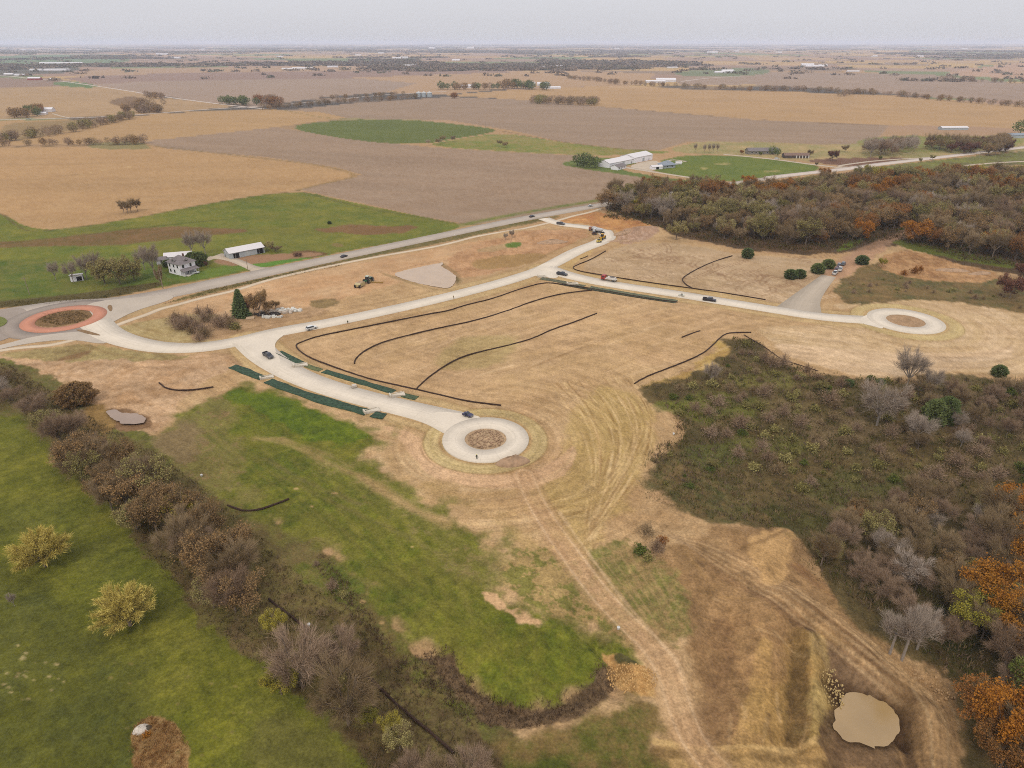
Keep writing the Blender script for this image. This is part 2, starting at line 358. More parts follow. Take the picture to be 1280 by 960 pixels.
_, TR1 = ribbon('footpath', [(140, 409), (160, 401), (185, 393), (200, 386), (222, 381), (250, 373), (300, 362), (330, 351), (400, 335), (470, 321), (530, 311), (560, 305), (600, 294), (640, 288), (672, 282), (700, 275), (716, 270), (735, 266), (752, 261)], 3.0, M_path, .104)
_, TR2 = ribbon('footpath', [(-60, 450), (0, 438), (30, 434), (62, 432), (80, 428), (96, 424)], 2.8, M_path, .106)
ribbon('gravel_drive', [(998, 389), (1006, 374), (1022, 358), (1036, 345)], [20, 13, 9.5, 7], M_gravel, .09)
ribbon('gravel_drive', [(330, 338), (318, 336), (300, 328), (284, 322), (268, 320)], [12, 6, 5.5, 7, 12], M_drive, .092)
ribbon('gravel_drive', [(268, 321), (250, 328), (240, 334)], [6, 4, 3], M_drive, .084)
ribbon('gravel_drive', [(858, 202), (840, 199), (830, 203), (812, 208)], 4, M_drive, .084)
ribbon('gravel_drive', [(780, 209), (830, 217), (870, 223), (905, 228)], [8, 5, 5, 5], M_drive, .086)
ribbon('gravel_drive', [(905, 193), (960, 198), (1010, 205), (1062, 211)], 5.5, M_drive, .088)
ribbon('gravel_drive', [(1062, 209), (1040, 208), (1100, 200), (1160, 197)], 4, M_drive, .083)
ribbon('gravel_drive', [(1186, 210), (1215, 206), (1250, 203), (1300, 201)], 5, M_drive, .085)
slab('farm_yard', [(786, 208), (800, 203), (818, 200), (828, 205), (824, 211), (812, 214), (796, 212)], M_drive, .081, 1)
ribbon('country_road', [(-60, 92), (15, 95), (35, 98), (75, 101), (110, 106), (150, 112), (205, 121), (250, 127), (290, 132), (330, 136)], [12, 10, 8, 7, 7, 6.5, 6, 6, 6, 7], M_far, .3, 12)
ribbon('country_road', [(-60, 151), (0, 150), (110, 147), (170, 144), (250, 137), (320, 133.5), (400, 127), (470, 119), (560, 114)], [5, 5, 5, 5, 5, 5, 5, 6, 6], M_far, .26, 10)
ribbon('gravel_drive', [(66, 142), (75, 145), (88, 147.5)], 4, M_drive, .12, 4)
ribbon('country_road', [(850, 102), (890, 97), (930, 95)], 7, M_far, .3, 12)

# ------------------------------------------------------------------ ground sheet: polar grid round the drone's foot point, finer where the land is near
nr, nc = 640, 1030
rad = np.concatenate([[0.5, 8, 20, 35, 50], 110 / np.tan(np.linspace(math.radians(62), math.radians(1.2), 730)) , np.geomspace(5600, 60000, 70)])
nr = len(rad)
A = np.interp(np.log(rad), np.log([60, 110, 200, 500, 60000]), np.radians([62, 54, 47, 42, 40]))
s = np.linspace(-1, 1, nc); nside = 36; e = np.linspace(0, 1, nside + 1)[1:-1]
TH = np.concatenate([A[:, None] * s[None, :], A[:, None] + (2 * math.pi - 2 * A[:, None]) * e[None, :]], 1)
X = rad[:, None] * np.sin(TH); Y = rad[:, None] * np.cos(TH); ncol = TH.shape[1]; X = X.ravel(); Y = Y.ravel(); R = np.hypot(X, Y)

Nz = {}
def NZ(sc, seed=0, o=4):
    k = (sc, seed, o)
    if k not in Nz: Nz[k] = fbm(X / sc, Y / sc, 100 + seed, o)
    return Nz[k]
def STR(a, l, wd, seed=0, o=4):      # streaks: direction a (plan), length l, width wd
    u = X * math.cos(a) + Y * math.sin(a); v = -X * math.sin(a) + Y * math.cos(a)
    u = u + 6 * NZ(40, 3, 2); v = v + 10 * NZ(60, 4, 2)
    return fbm(u / l, v / wd, seed, o)
C = np.tile(lin((190, 152, 112)), (len(X), 1))
SIDE = {}
def cut(Pl, m):
    x0, y0 = Pl.min(0) - m; x1, y1 = Pl.max(0) + m
    return np.nonzero((X > x0) & (X < x1) & (Y > y0) & (Y < y1))[0]
def blend(idx, a, c, var):
    c = lin(c) if not isinstance(c, np.ndarray) else c
    cc = c * (1 + var[:, None] if var is not None else 1.0)
    C[idx] = C[idx] * (1 - a[:, None]) + cc * a[:, None]
def poly(pts, c, edge=1.5, warp=0, ws=12, var=.1, vs=30, st=None, a=1.0, smooth=2, c2=None, c2s=14, c2t=(-.28, .34)):
    """paint a region. c2: second colour in patches of size c2s"""
    Pl = np.array([flat(*p) for p in pts])
    if smooth: Pl = chaikin(Pl, smooth)
    i = cut(Pl, edge + warp + 1)
    if not len(i): return
    sdv = np.full(len(i), 0.0); sdv = sdpoly(X[i], Y[i], Pl)
    if warp: sdv = sdv + warp * 2 * NZ(ws, 7)[i] + min(warp, 3) * .8 * NZ(1.7, 8, 3)[i]
    edge = max(edge * .5, .25)
    al = sstep(-edge, edge, sdv) * a
    v = var * 2 * NZ(vs, 11)[i] + var * .8 * NZ(vs / 6, 12)[i]
    if st is not None: v = v + st[4] * 2 * fbm_st(i, *st[:4])
    blend(i, al, c, v)
    if c2 is not None:
        t = sstep(c2t[0], c2t[1], NZ(c2s, 21)[i] * .7 + NZ(c2s / 4, 22)[i] * .6 + NZ(c2s / 14, 23)[i] * .4)
        blend(i, al * t, c2, v)
    return i, sdv
def fbm_st(i, an, l, wd, seed):
    u = X[i] * math.cos(an) + Y[i] * math.sin(an); v = -X[i] * math.sin(an) + Y[i] * math.cos(an)
    v = v + wd * 1.5 * NZ(60, 4, 2)[i]
    return fbm(u / l, v / wd, seed, 3)
def line(pts, wid, c, a=.8, soft=None, wob=.0, smooth=2, plan=False, double=0):
    Pl = np.array([flat(*p) for p in pts]) if not plan else np.asarray(pts)
    if smooth: Pl = chaikin(Pl, smooth, False)
    soft = wid * .4 if soft is None else soft
    i = cut(Pl, wid + soft + double + 1)
    d = dline(X[i], Y[i], Pl)
    if wob: d = d + wob * 2 * NZ(6, 31)[i]
    if double: d = np.abs(d - double)
    al = (1 - sstep(wid / 2 - soft, wid / 2 + soft, d + .25 * wid * NZ(1.3, 34, 3)[i])) * a * np.clip(.75 + .9 * NZ(9, 33)[i] + .5 * NZ(1.8, 35, 3)[i], 0, 1)
    blend(i, al, c, None)

D = math.radians
# -- far country: sections of farmland, woods along the creeks
far = R > 900
xr = X * math.cos(.12) - Y * math.sin(.12); yr = X * math.sin(.12) + Y * math.cos(.12)
xr = xr + 160 * fbm(X / 900, Y / 900, 61, 2); yr = yr + 120 * fbm(X / 800, Y / 800, 62, 2)
cw = 620; row = np.floor(yr / 420); colu = np.floor((xr + 300 * hsh(row, row * 0, 5)) / cw)
h1 = hsh(colu, row, 9); PAL = lin(np.array([(196, 160, 125), (178, 146, 130), (168, 138, 126), (200, 164, 118), (186, 150, 118), (130, 138, 98), (172, 140, 126), (160, 134, 118)]))
pc = PAL[(h1 * 7.99).astype(int)] * (1 + .12 * 2 * fbm(X / 400, Y / 90, 63, 3)[:, None])
wood = sstep(.0, .06, fbm((X + Y * .35) / 1100, (Y - X * .2) / 900, 71, 5, .6) - .115 + .05 * sstep(3000, 9000, R))
pc = pc * np.array([1, 1, .93]); pc = pc * (1 - wood[:, None]) + lin((96, 88, 82)) * wood[:, None]
hamlet = (hsh(np.floor(X / 45), np.floor(Y / 120), 77) > .985) & (R > 3500) & (vnoise(X / 1500, Y / 1500, 78) > .6)
f_ = sstep(900, 1500, R)[:, None]; C = C * (1 - f_) + pc * f_
GOLD = (196, 156, 108); PLOW = (172, 143, 128); PLOW2 = (166, 136, 120)
h_ = lambda *a: poly(*a[:1], a[1], edge=a[2] if len(a) > 2 else 6, var=.05, vs=120, st=(a[3] if len(a) > 3 else 0.05, 160, 14, 40, .11), smooth=0)
poly([(-80, 62), (110, 62), (112, 71), (-80, 77)], (186, 156, 138), 15, 20, 200, .06, 300)
poly([(-80, 74), (40, 69), (160, 68), (165, 79), (90, 84), (-80, 92)], (118, 136, 100), 12, 20, 200, .1, 200)
poly([(-80, 84), (100, 82), (100, 92), (-80, 97)], (104, 98, 86), 8, 10, 100)
poly([(95, 90), (160, 85), (330, 84), (640, 80), (660, 92), (640, 100), (320, 104), (95, 98)], (186, 152, 122), 8, 10, 300, .06, 300, smooth=0)
poly([(75, 97), (200, 92), (330, 90), (560, 86), (640, 89), (640, 96), (330, 100), (190, 103), (115, 106)], (160, 130, 116), 6, 6, 300, .06, 200, smooth=0)
poly([(110, 105), (190, 102), (330, 99), (480, 97), (560, 101), (520, 112), (400, 122), (320, 134), (250, 127), (160, 113)], (172, 146, 128), 5, 5, 100, .05, 200, smooth=0)
poly([(440, 97), (700, 88), (820, 92), (800, 107), (640, 110), (560, 118), (480, 116), (520, 104)], (190, 154, 120), 5, 6, 100, .05, 160, smooth=0)
poly([(-80, 97), (70, 98), (118, 107), (-80, 113)], (158, 130, 114), 5, 6, 100, .05, 160, smooth=0)
h_([(-80, 113), (118, 107), (205, 122), (280, 130), (295, 133), (200, 142), (100, 147), (-80, 150)], (186, 152, 114), 4, -.1)
poly([(130, 127), (160, 120), (185, 123), (190, 135), (160, 136)], (140, 110, 80), 5, 5, 20)
poly([(60, 104), (90, 101), (130, 108), (110, 110), (80, 108)], (110, 130, 80), 4, 4, 20)
h_([(-80, 152), (110, 149), (250, 139), (330, 136), (400, 140), (436, 147), (335, 160), (180, 178), (-80, 182)], (190, 152, 108), 3, -.1)
poly([(0, 154), (60, 152), (150, 148), (60, 170), (0, 178)], (160, 132, 92), 4, 5, 30)
h_([(960, 90), (1150, 92), (1290, 106), (1400, 130), (1200, 124), (1050, 112), (940, 106), (850, 106), (840, 98)], (170, 144, 126), 5, -.2)
h_([(1180, 92), (1230, 84), (1290, 78), (1400, 76), (1400, 100), (1290, 99), (1210, 96)], (194, 156, 130), 6)
poly([(840, 88), (960, 84), (965, 94), (850, 97)], (128, 134, 100), 6, 6, 80)
h_([(555, 119), (640, 112), (740, 108), (960, 114), (1100, 118), (1400, 142), (1400, 175), (1270, 160), (1110, 156), (960, 151), (760, 134), (640, 124)], (192, 154, 112), 3, -.25)
h_([(357, 138), (440, 129), (490, 126), (560, 121), (640, 124), (760, 134), (960, 151), (1112, 156), (1100, 170), (1085, 181), (960, 183), (900, 177), (860, 177), (826, 187), (780, 186), (700, 177), (640, 163), (560, 150), (470, 149), (432, 147), (400, 140)], (167, 140, 118), 3, -.2)
h_([(175, 177), (345, 159), (440, 174), (540, 184), (640, 190), (735, 195), (765, 210), (835, 226), (760, 256), (700, 264), (590, 281), (530, 271), (375, 237), (452, 218), (420, 209), (330, 196), (210, 186)], (167, 139, 116), 2, -.35)
h_([(-120, 186), (180, 183), (230, 188), (320, 198), (400, 207), (442, 216), (446, 221), (375, 236), (270, 251), (130, 279), (40, 291), (-20, 262), (-120, 250)], (192, 152, 108), 1.6, .15)
line([(180, 181), (232, 187), (320, 197), (400, 206), (452, 219), (420, 226), (375, 237)], 5, (135, 110, 66), .7, 2)
poly([(110, 178), (170, 176), (186, 182), (190, 187), (110, 186)], (150, 135, 90), 3, 4, 20)
line([(-60, 184), (60, 183), (180, 180)], 7, (105, 85, 55), .9)
line([(100, 218), (130, 212), (160, 209), (170, 207)], 2, (224, 190, 140), .5)
line([(0, 220), (60, 221), (100, 218)], 3, (140, 112, 78), .35)
line([(357, 138), (400, 147), (440, 149)], 5, (140, 122, 70), .8)
line([(760, 134), (960, 151), (1112, 157)], 4, (130, 105, 84), .7)
# winter wheat, strips and meadow
poly([(345, 158), (440, 149), (470, 149.5), (520, 150), (600, 158), (628, 164), (570, 173), (525, 181), (450, 177)], (106, 114, 54), 2.5, 2, 20, .08, 40, st=(-.5, 120, 8, 41, .08))
poly([(525, 182), (570, 174), (628, 165), (700, 178), (790, 187), (850, 190), (800, 193), (740, 194), (640, 190)], (128, 136, 72), 2, 2, 20, .08, 30, c2=(160, 140, 84), c2s=40)
line([(628, 164), (700, 177), (780, 187), (860, 190)], 5, (120, 92, 62), .7)
poly([(840, 184), (880, 176), (960, 178), (1090, 182), (1280, 166), (1400, 160), (1400, 182), (1180, 194), (1060, 210), (1000, 200), (900, 193), (840, 190)], (158, 148, 98), 3, 4, 14, .12, 30, c2=(186, 158, 112), c2s=30)
poly([(1060, 176), (1130, 168), (1280, 172), (1280, 182), (1160, 192), (1090, 188)], (132, 140, 78), 4, 5, 14, .12, 30, c2=(160, 140, 86))
poly([(1000, 200), (1060, 197), (1150, 197), (1110, 203), (1065, 209), (1030, 205)], (128, 94, 76), 2, 2, 12)
poly([(745, 196), (800, 200), (800, 203), (770, 210), (800, 218), (905, 231), (860, 234), (820, 224), (700, 207), (705, 202)], (112, 124, 68), 2, 2, 12, .1, 20)
poly([(800, 202), (830, 200), (860, 193), (940, 196), (1000, 203), (1034, 210), (985, 222), (900, 229), (820, 216)], (112, 124, 58), 2, 2, 12, .1, 20)
for p in ((905, 205, 12), (966, 214, 14), (880, 210, 5), (820, 224, 6)):
    poly([(p[0] - p[2], p[1]), (p[0], p[1] - 1.6), (p[0] + p[2], p[1]), (p[0], p[1] + 1.6)], (176, 158, 106), 4, 4, 10, a=.8)
poly([(786, 203), (800, 194), (822, 196), (830, 204), (815, 206)], (196, 158, 120), 3, 3, 8)
MEAD = [(-200, 300), (-60, 268), (0, 264), (40, 290), (130, 280), (270, 252), (375, 237), (430, 251), (530, 271), (592, 283), (500, 302), (420, 316), (330, 335), (240, 352), (120, 372), (0, 380), (-200, 400)]
poly(MEAD, (130, 127, 58), 1.5, 1, 12, .12, 30, st=(.1, 80, 10, 42, .1), c2=(108, 118, 50), c2s=50)
poly([(-100, 330), (120, 322), (300, 318), (330, 335), (240, 352), (120, 372), (0, 378), (-200, 396)], (96, 112, 48), 6, 8, 18, .14, 20, c2=(124, 122, 62), c2s=16)
poly([(-100, 300), (20, 303), (60, 297), (150, 288), (220, 283), (310, 286), (308, 292), (250, 295), (150, 306), (60, 308), (-100, 312)], (138, 104, 68), 4, 5, 16, .15, 14, c2=(120, 98, 54), c2s=12)
line([(-60, 309), (0, 306), (60, 298), (110, 293), (160, 286), (250, 277), (300, 272)], 2.5, (86, 88, 40), .7)
poly([(395, 286), (440, 280), (480, 282), (528, 282), (520, 287), (480, 294), (430, 291), (400, 290)], (136, 102, 66), 3, 4, 10, .15, 12)
poly([(355, 318), (375, 312), (405, 315), (412, 319), (380, 324)], (120, 92, 60), 3, 3, 8)
poly([(410, 305), (425, 303), (432, 307), (420, 309)], (140, 120, 70), 2, 2, 5)
poly([(260, 340), (300, 325), (400, 322), (420, 316), (330, 334)], (100, 140, 60), 2, 2, 10, .08, 14)
poly([(190, 345), (250, 338), (300, 330), (310, 337), (240, 352)], (104, 124, 56), 2, 2, 10, .08, 14)
poly([(-200, 396), (0, 376), (100, 368), (200, 350), (206, 358), (130, 374), (60, 380), (0, 385), (-200, 404)], (100, 88, 52), 1.5, 1.5, 8, .15, 8)
poly([(270, 322), (330, 318), (400, 315), (404, 320), (340, 326), (300, 333), (262, 328)], (170, 130, 100), 2, 2, 8)
line([(-60, 266), (0, 264), (20, 282), (40, 291), (130, 280), (270, 252), (375, 238)], 2.2, (112, 96, 56), .8, .8, .5)
line([(380, 240), (452, 260), (530, 272), (592, 283), (640, 275)], 3, (98, 92, 48), .6, 1.2, .6)
# verge between highway and path
poly([(200, 381), (270, 365), (330, 350), (400, 333), (540, 306), (640, 284), (700, 272), (700, 268), (640, 279), (540, 300), (430, 324), (330, 347), (260, 362)], (104, 98, 54), 1, 1, 6, .15, 8, c2=(140, 118, 74), c2s=8)
line([(560, 285), (640, 268), (700, 258), (750, 250)], 7, (110, 124, 56), .9)
line([(100, 434), (340, 350), (430, 328), (540, 306), (640, 282)][1:], 1.5, (120, 110, 60), .5)

# -- the building site
DIRT = (202, 166, 124); 
SITE = [(-120, 470), (-20, 434), (60, 428), (110, 418), (130, 405), (150, 395), (200, 384), (330, 353), (430, 331), (560, 305), (640, 287), (700, 274), (742, 262), (800, 276), (828, 290), (880, 305), (930, 315), (1010, 320), (1060, 318), (1120, 300), (1135, 305), (1160, 320), (1280, 342), (1420, 370), (1420, 480), (1280, 470), (1200, 470), (1100, 472), (1030, 466), (975, 450), (945, 422), (920, 418), (880, 455), (800, 482), (845, 515), (850, 545), (806, 590), (808, 620), (870, 640), (960, 665), (990, 650), (1010, 700), (1100, 780), (1200, 850), (1240, 1000), (1240, 1200), (640, 1200), (560, 960), (640, 900), (760, 880), (790, 820), (700, 780), (640, 790), (600, 735), (610, 690), (540, 650), (450, 600), (420, 578), (470, 545), (420, 530), (340, 492), (290, 482), (235, 510), (205, 545), (150, 535), (110, 505), (60, 470), (-40, 470)]
poly(SITE, DIRT, 1.2, 2.5, 8, .10, 22, st=(-.2, 40, 3, 43, .10), smooth=1, c2=(190, 152, 110), c2s=22)
# lower right slope and pit floor: browner
poly([(800, 690), (870, 650), (990, 660), (1020, 710), (1110, 790), (1210, 860), (1250, 960), (1250, 1200), (700, 1200), (780, 960), (880, 880), (860, 780), (790, 720)], (168, 131, 92), 6, 8, 14, .16, 12, st=(1.9, 18, 2.2, 44, .16), c2=(150, 116, 78), c2s=10)
poly([(870, 760), (960, 750), (1000, 790), (990, 900), (930, 960), (870, 900)], (148, 112, 76), 6, 5, 10, .15, 7, st=(1.7, 14, 1.4, 45, .16), c2=(172, 134, 92), c2s=7)
poly([(950, 850), (1000, 780), (1060, 790), (1050, 860), (1000, 960), (940, 1000)], (180, 142, 86), 4, 5, 9, .15, 6, st=(1.75, 12, 1.2, 46, .14), a=.85)
poly([(990, 805), (1010, 800), (1012, 850), (1010, 910), (990, 912), (985, 850)], (116, 92, 56), 1.6, 2.4, 3, .25, 3, a=.6, c2=(150, 120, 70), c2s=3)
poly([(1015, 840), (1060, 830), (1050, 900), (1010, 920)], (128, 104, 62), 2, 3, 3, .3, 2, a=.8, c2=(196, 164, 104), c2s=3)
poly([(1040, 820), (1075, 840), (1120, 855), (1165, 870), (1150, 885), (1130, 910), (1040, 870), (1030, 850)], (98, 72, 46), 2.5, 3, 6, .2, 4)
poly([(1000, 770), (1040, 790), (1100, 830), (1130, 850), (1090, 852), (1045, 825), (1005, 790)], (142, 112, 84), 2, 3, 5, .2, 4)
poly([(1125, 880), (1180, 880), (1215, 960), (1220, 1100), (1110, 1100), (1140, 950)], (146, 112, 76), 3, 3, 8, .15, 6, st=(1.5, 16, 1.0, 47, .2))
poly([(820, 925), (900, 935), (1000, 925), (1080, 935), (1060, 1100), (760, 1100)], (182, 146, 96), 4, 4, 10, .16, 8)
line([(900, 680), (960, 720), (1040, 775), (1100, 820), (1160, 870), (1200, 930), (1215, 1000)], 7, (190, 152, 110), .7, 2, .6)
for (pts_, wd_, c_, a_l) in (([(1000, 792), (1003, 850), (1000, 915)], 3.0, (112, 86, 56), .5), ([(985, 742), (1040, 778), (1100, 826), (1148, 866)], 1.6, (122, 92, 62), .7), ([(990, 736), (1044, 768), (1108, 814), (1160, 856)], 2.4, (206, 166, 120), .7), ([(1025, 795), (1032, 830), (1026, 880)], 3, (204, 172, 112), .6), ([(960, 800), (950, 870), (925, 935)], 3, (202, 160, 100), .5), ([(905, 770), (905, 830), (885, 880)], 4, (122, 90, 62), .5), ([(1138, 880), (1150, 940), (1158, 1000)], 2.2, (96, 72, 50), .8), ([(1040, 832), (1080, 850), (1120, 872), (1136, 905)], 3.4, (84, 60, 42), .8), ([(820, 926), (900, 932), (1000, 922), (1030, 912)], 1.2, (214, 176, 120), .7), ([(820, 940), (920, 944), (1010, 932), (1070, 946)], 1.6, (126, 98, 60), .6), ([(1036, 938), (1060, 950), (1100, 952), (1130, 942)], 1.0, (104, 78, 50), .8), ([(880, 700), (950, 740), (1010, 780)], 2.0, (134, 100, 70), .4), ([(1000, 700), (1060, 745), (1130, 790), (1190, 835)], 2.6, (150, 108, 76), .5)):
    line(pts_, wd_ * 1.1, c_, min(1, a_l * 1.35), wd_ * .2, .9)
rng = np.random.RandomState(31)
for k in range(70):
    bx, by = rng.uniform(850, 1180), rng.uniform(680, 950); dx_, dy_ = (rng.uniform(10, 50), rng.uniform(5, 30)) if by < 800 else (rng.normal() * 5, rng.uniform(20, 60))
    line([(bx, by), (bx + dx_ * .5 + rng.normal() * 3, by + dy_ * .5), (bx + dx_, by + dy_)], rng.uniform(.25, .7), [(222, 184, 136), (112, 84, 56), (206, 160, 100), (136, 104, 74)][k % 4], rng.uniform(.25, .6), .25, .4, 1)
for k in range(9):
    o_ = k * 4 - 16
    line([(820 + o_, 660), (900, 690 + o_), (980, 745 + o_), (1060, 800 + o_), (1130, 850 + o_)], .55, ((214, 178, 136) if k % 2 else (134, 102, 74)), .45, .3, .3)
for k in range(7):
    line([(1130 + k * 12, 850 + k * 2), (1160 + k * 10, 900), (1165 + k * 11, 1000)], .5, ((196, 164, 124) if k % 2 else (110, 84, 58)), .5, .25, .2)
poly([(935, 672), (950, 662), (992, 642), (999, 655), (985, 690), (990, 720), (960, 730), (940, 700)], (202, 160, 110), 1.2, 1.5, 4)
line([(938, 676), (962, 668), (992, 646)], 1.0, (128, 96, 64), .7, .3, .4)

poly([(1036, 878), (1062, 864), (1090, 870), (1126, 882), (1134, 905), (1132, 938), (1110, 950), (1078, 946), (1044, 936), (1030, 915)], (112, 86, 62), 1.2, 2, 3, .2, 2, a=.85)
# dirt where the roundabout meets the site
poly([(-80, 446), (20, 438), (100, 436), (180, 440), (250, 445), (300, 440), (312, 448), (290, 462), (240, 480), (200, 540), (150, 530), (90, 510), (50, 470), (0, 450)], (212, 174, 138), 2, 4, 8, .12, 8, st=(.0, 20, 3, 48, .16), c2=(186, 146, 108), c2s=9)
poly([(0, 440), (80, 434), (100, 428), (180, 440), (250, 446), (190, 452), (120, 448), (60, 452), (10, 448)], (180, 158, 108), 1.6, 3, 6, .12, 8, c2=(150, 126, 84), c2s=9)
poly([(70, 450), (90, 442), (112, 437), (116, 441), (90, 450)], (140, 104, 72), 2, 2, 5, a=.8)
poly([(150, 408), (200, 398), (250, 392), (300, 385), (310, 398), (300, 418), (250, 432), (200, 430), (165, 422), (142, 412)], (192, 168, 122), 1.5, 2, 6, .1, 9, c2=(170, 144, 96), c2s=10)
poly([(145, 400), (180, 391), (215, 381), (205, 379), (170, 385), (148, 395)], (192, 160, 118), 1.5, 1, 6)
poly([(230, 378), (330, 352), (430, 332), (560, 308), (650, 292), (690, 290), (640, 315), (560, 335), (470, 362), (380, 385), (320, 400), (270, 395), (225, 388)], (210, 170, 130), 1.5, 3, 8, .09, 14, st=(.35, 30, 3, 49, .1), c2=(206, 160, 118), c2s=18)
poly([(250, 395), (320, 398), (400, 380), (420, 388), (340, 408), (290, 424), (230, 428)], (176, 140, 104), 2, 3, 8, .14, 8, c2=(200, 162, 124), c2s=9)
poly([(390, 375), (410, 372), (430, 378), (405, 386), (385, 384)], (150, 124, 84), 1.5, 2, 4, .2, 4)
poly([(560, 320), (600, 305), (650, 290), (720, 285), (744, 290), (700, 312), (650, 330), (590, 348), (560, 345)], (204, 158, 118), 2, 4, 7, .16, 7, c2=(178, 132, 94), c2s=9)
poly([(588, 328), (600, 322), (660, 316), (690, 318), (655, 330), (600, 337)], (172, 136, 90), 1.5, 2, 6, .12, 6)
poly([(590, 312), (640, 303), (646, 308), (610, 316)], (184, 150, 110), 2, 2, 6, .12, 6)
poly([(630, 305), (652, 302), (650, 309), (632, 310)], (100, 122, 60), 1.2, 1, 4)
poly([(740, 263), (800, 276), (825, 288), (800, 297), (765, 290), (735, 280), (690, 278), (720, 270)], (206, 152, 96), 1.5, 3, 8, .16, 6, c2=(176, 118, 76), c2s=8)
poly([(768, 295), (790, 285), (825, 282), (826, 292), (800, 302), (770, 306)], (176, 138, 112), 1.5, 2.5, 6, .18, 5, c2=(206, 170, 146), c2s=5)
# lots: upper right, pinkish and tracked
poly([(722, 335), (760, 312), (800, 302), (860, 305), (920, 318), (1000, 322), (1050, 326), (1030, 348), (990, 380), (960, 380), (860, 362), (760, 345)], (202, 170, 136), 1.2, 2, 8, .09, 9, st=(-.25, 26, 1.6, 50, .14), c2=(186, 154, 118), c2s=16)
poly([(715, 330), (745, 314), (735, 308), (700, 328), (702, 337), (760, 350), (850, 363), (960, 380), (955, 375), (860, 358), (760, 345), (720, 338)], (208, 172, 118), 1, 1, 4, .1, 5)
rng = np.random.RandomState(5)
for k in range(26):           # machine tracks wandering over the lots
    ax, ay = rng.uniform(730, 1000), rng.uniform(308, 368); pts = [(ax, ay)]; d = rng.uniform(-.3, .5)
    for q in range(6):
        ax += 14 * math.cos(d); ay += 4.5 * math.sin(d * 3); d += rng.uniform(-.5, .5); pts.append((ax, ay))
    line(pts, .9, (158, 122, 92) if k % 3 else (228, 196, 162), .85, .4, 0, 2, double=1.2)
for cx_, cy_, rr in ((835, 322, 24), (930, 345, 28), (945, 360, 30), (880, 330, 20), (970, 352, 24)):
    line([(cx_ + rr * math.cos(t) * (.7 + .1 * math.sin(3 * t)), cy_ + rr * .28 * math.sin(t)) for t in np.linspace(0, 5.2, 16)], 1.0, (162, 126, 94), .85, .4, double=1.4)
line([(480, 342), (520, 356), (560, 366), (575, 356), (574, 344), (560, 335), (552, 328)], 2.4, (146, 122, 82), .8, 1.0, .6)
line([(553, 330), (558, 338), (572, 346), (571, 354)], 1.6, (88, 78, 48), .8, .6, .6)
line([(484, 342), (520, 331), (560, 325)], 1.0, (176, 132, 96), .8, .5, .3)
# the big middle field
poly([(375, 440), (372, 430), (445, 411), (560, 389), (690, 354), (760, 366), (850, 378), (960, 392), (1040, 404), (930, 414), (880, 440), (800, 480), (740, 478), (700, 490), (640, 505), (560, 497), (460, 474)], (206, 168, 127), 1.5, 2, 12, .07, 26, st=(.42, 46, 2.4, 51, .16), c2=(197, 160, 116), c2s=30, smooth=1)
poly([(550, 440), (620, 415), (660, 418), (620, 450), (560, 462)], (176, 154, 100), 6, 8, 20, .08, 14, a=.6)
poly([(860, 430), (900, 425), (880, 455), (850, 465), (810, 478), (800, 484), (880, 474), (925, 440), (915, 424)], (204, 170, 104), 2, 3, 6, .12, 6, c2=(180, 142, 84), c2s=7)
rng = np.random.RandomState(8)
for k in range(60):
    a_ = rng.uniform(.28, .55); ax, ay = rng.uniform(400, 900), rng.uniform(385, 480); ln = rng.uniform(20, 90)
    line([(ax, ay), (ax + ln * .5, ay - ln * .5 * a_), (ax + ln, ay - ln * a_ * .9)], rng.uniform(.4, .9), (228, 192, 152) if k % 2 else (166, 128, 88), .6, .4, 0, 1)
# right lots round the second cul-de-sac
poly([(1040, 380), (1080, 372), (1180, 372), (1280, 392), (1420, 420), (1420, 472), (1280, 466), (1200, 466), (1100, 470), (1040, 462), (960, 424), (940, 408), (1060, 404), (1180, 416), (1200, 400), (1130, 382), (1060, 388)], (204, 170, 128), 2, 3, 10, .08, 16, st=(-.12, 46, 2.0, 52, .14), c2=(220, 186, 148), c2s=18)
poly([(990, 428), (1100, 440), (1230, 440), (1275, 425), (1270, 450), (1180, 468), (1080, 470), (1020, 458), (960, 430)], (218, 184, 148), 2, 3, 10, .1, 10, st=(-.08, 40, 1.6, 53, .2))
# concentric working round the two cul-de-sacs
c1 = np.array(flat(607, 548)); c2_ = np.array(flat(1132, 401))
def swirl(cen, pl, r0, r1, dark, light, mask=None, seed=1, amp=.34, base=None):
    i = cut(np.vstack([cen[None, :], pl]), r1 + 8); dd = np.minimum(np.hypot(X[i] - cen[0], Y[i] - cen[1]) - r0, dline(X[i], Y[i], pl) - 5.0)
    dd = dd + 3.2 * NZ(26, 41)[i]
    a = sstep(4, 9, dd) * (1 - sstep(r1 - 12, r1, dd + 12 * NZ(30, 42)[i]))
    if mask is not None: a = a * sstep(-3, 3, sdpoly(X[i], Y[i], np.array([flat(*p) for p in mask])))
    t = np.arctan2(Y[i] - cen[1], X[i] - cen[0])
    s_ = fbm(dd / 2.3, t * 1.3 + 7, seed, 4); t2 = fbm(dd / .8, t * 2.2, seed + 3, 2)
    if base is not None: blend(i, a * .75, base, 2 * .05 * NZ(9, 43)[i])
    q = np.clip(s_ * 2 + t2 * .9, -1, 1)
    C[i] *= (1 + amp * (q * a)[:, None] * np.array([.55, .7, .95]))
line1 = ST3[-12:, :2]; line2 = ST2[-14:, :2]
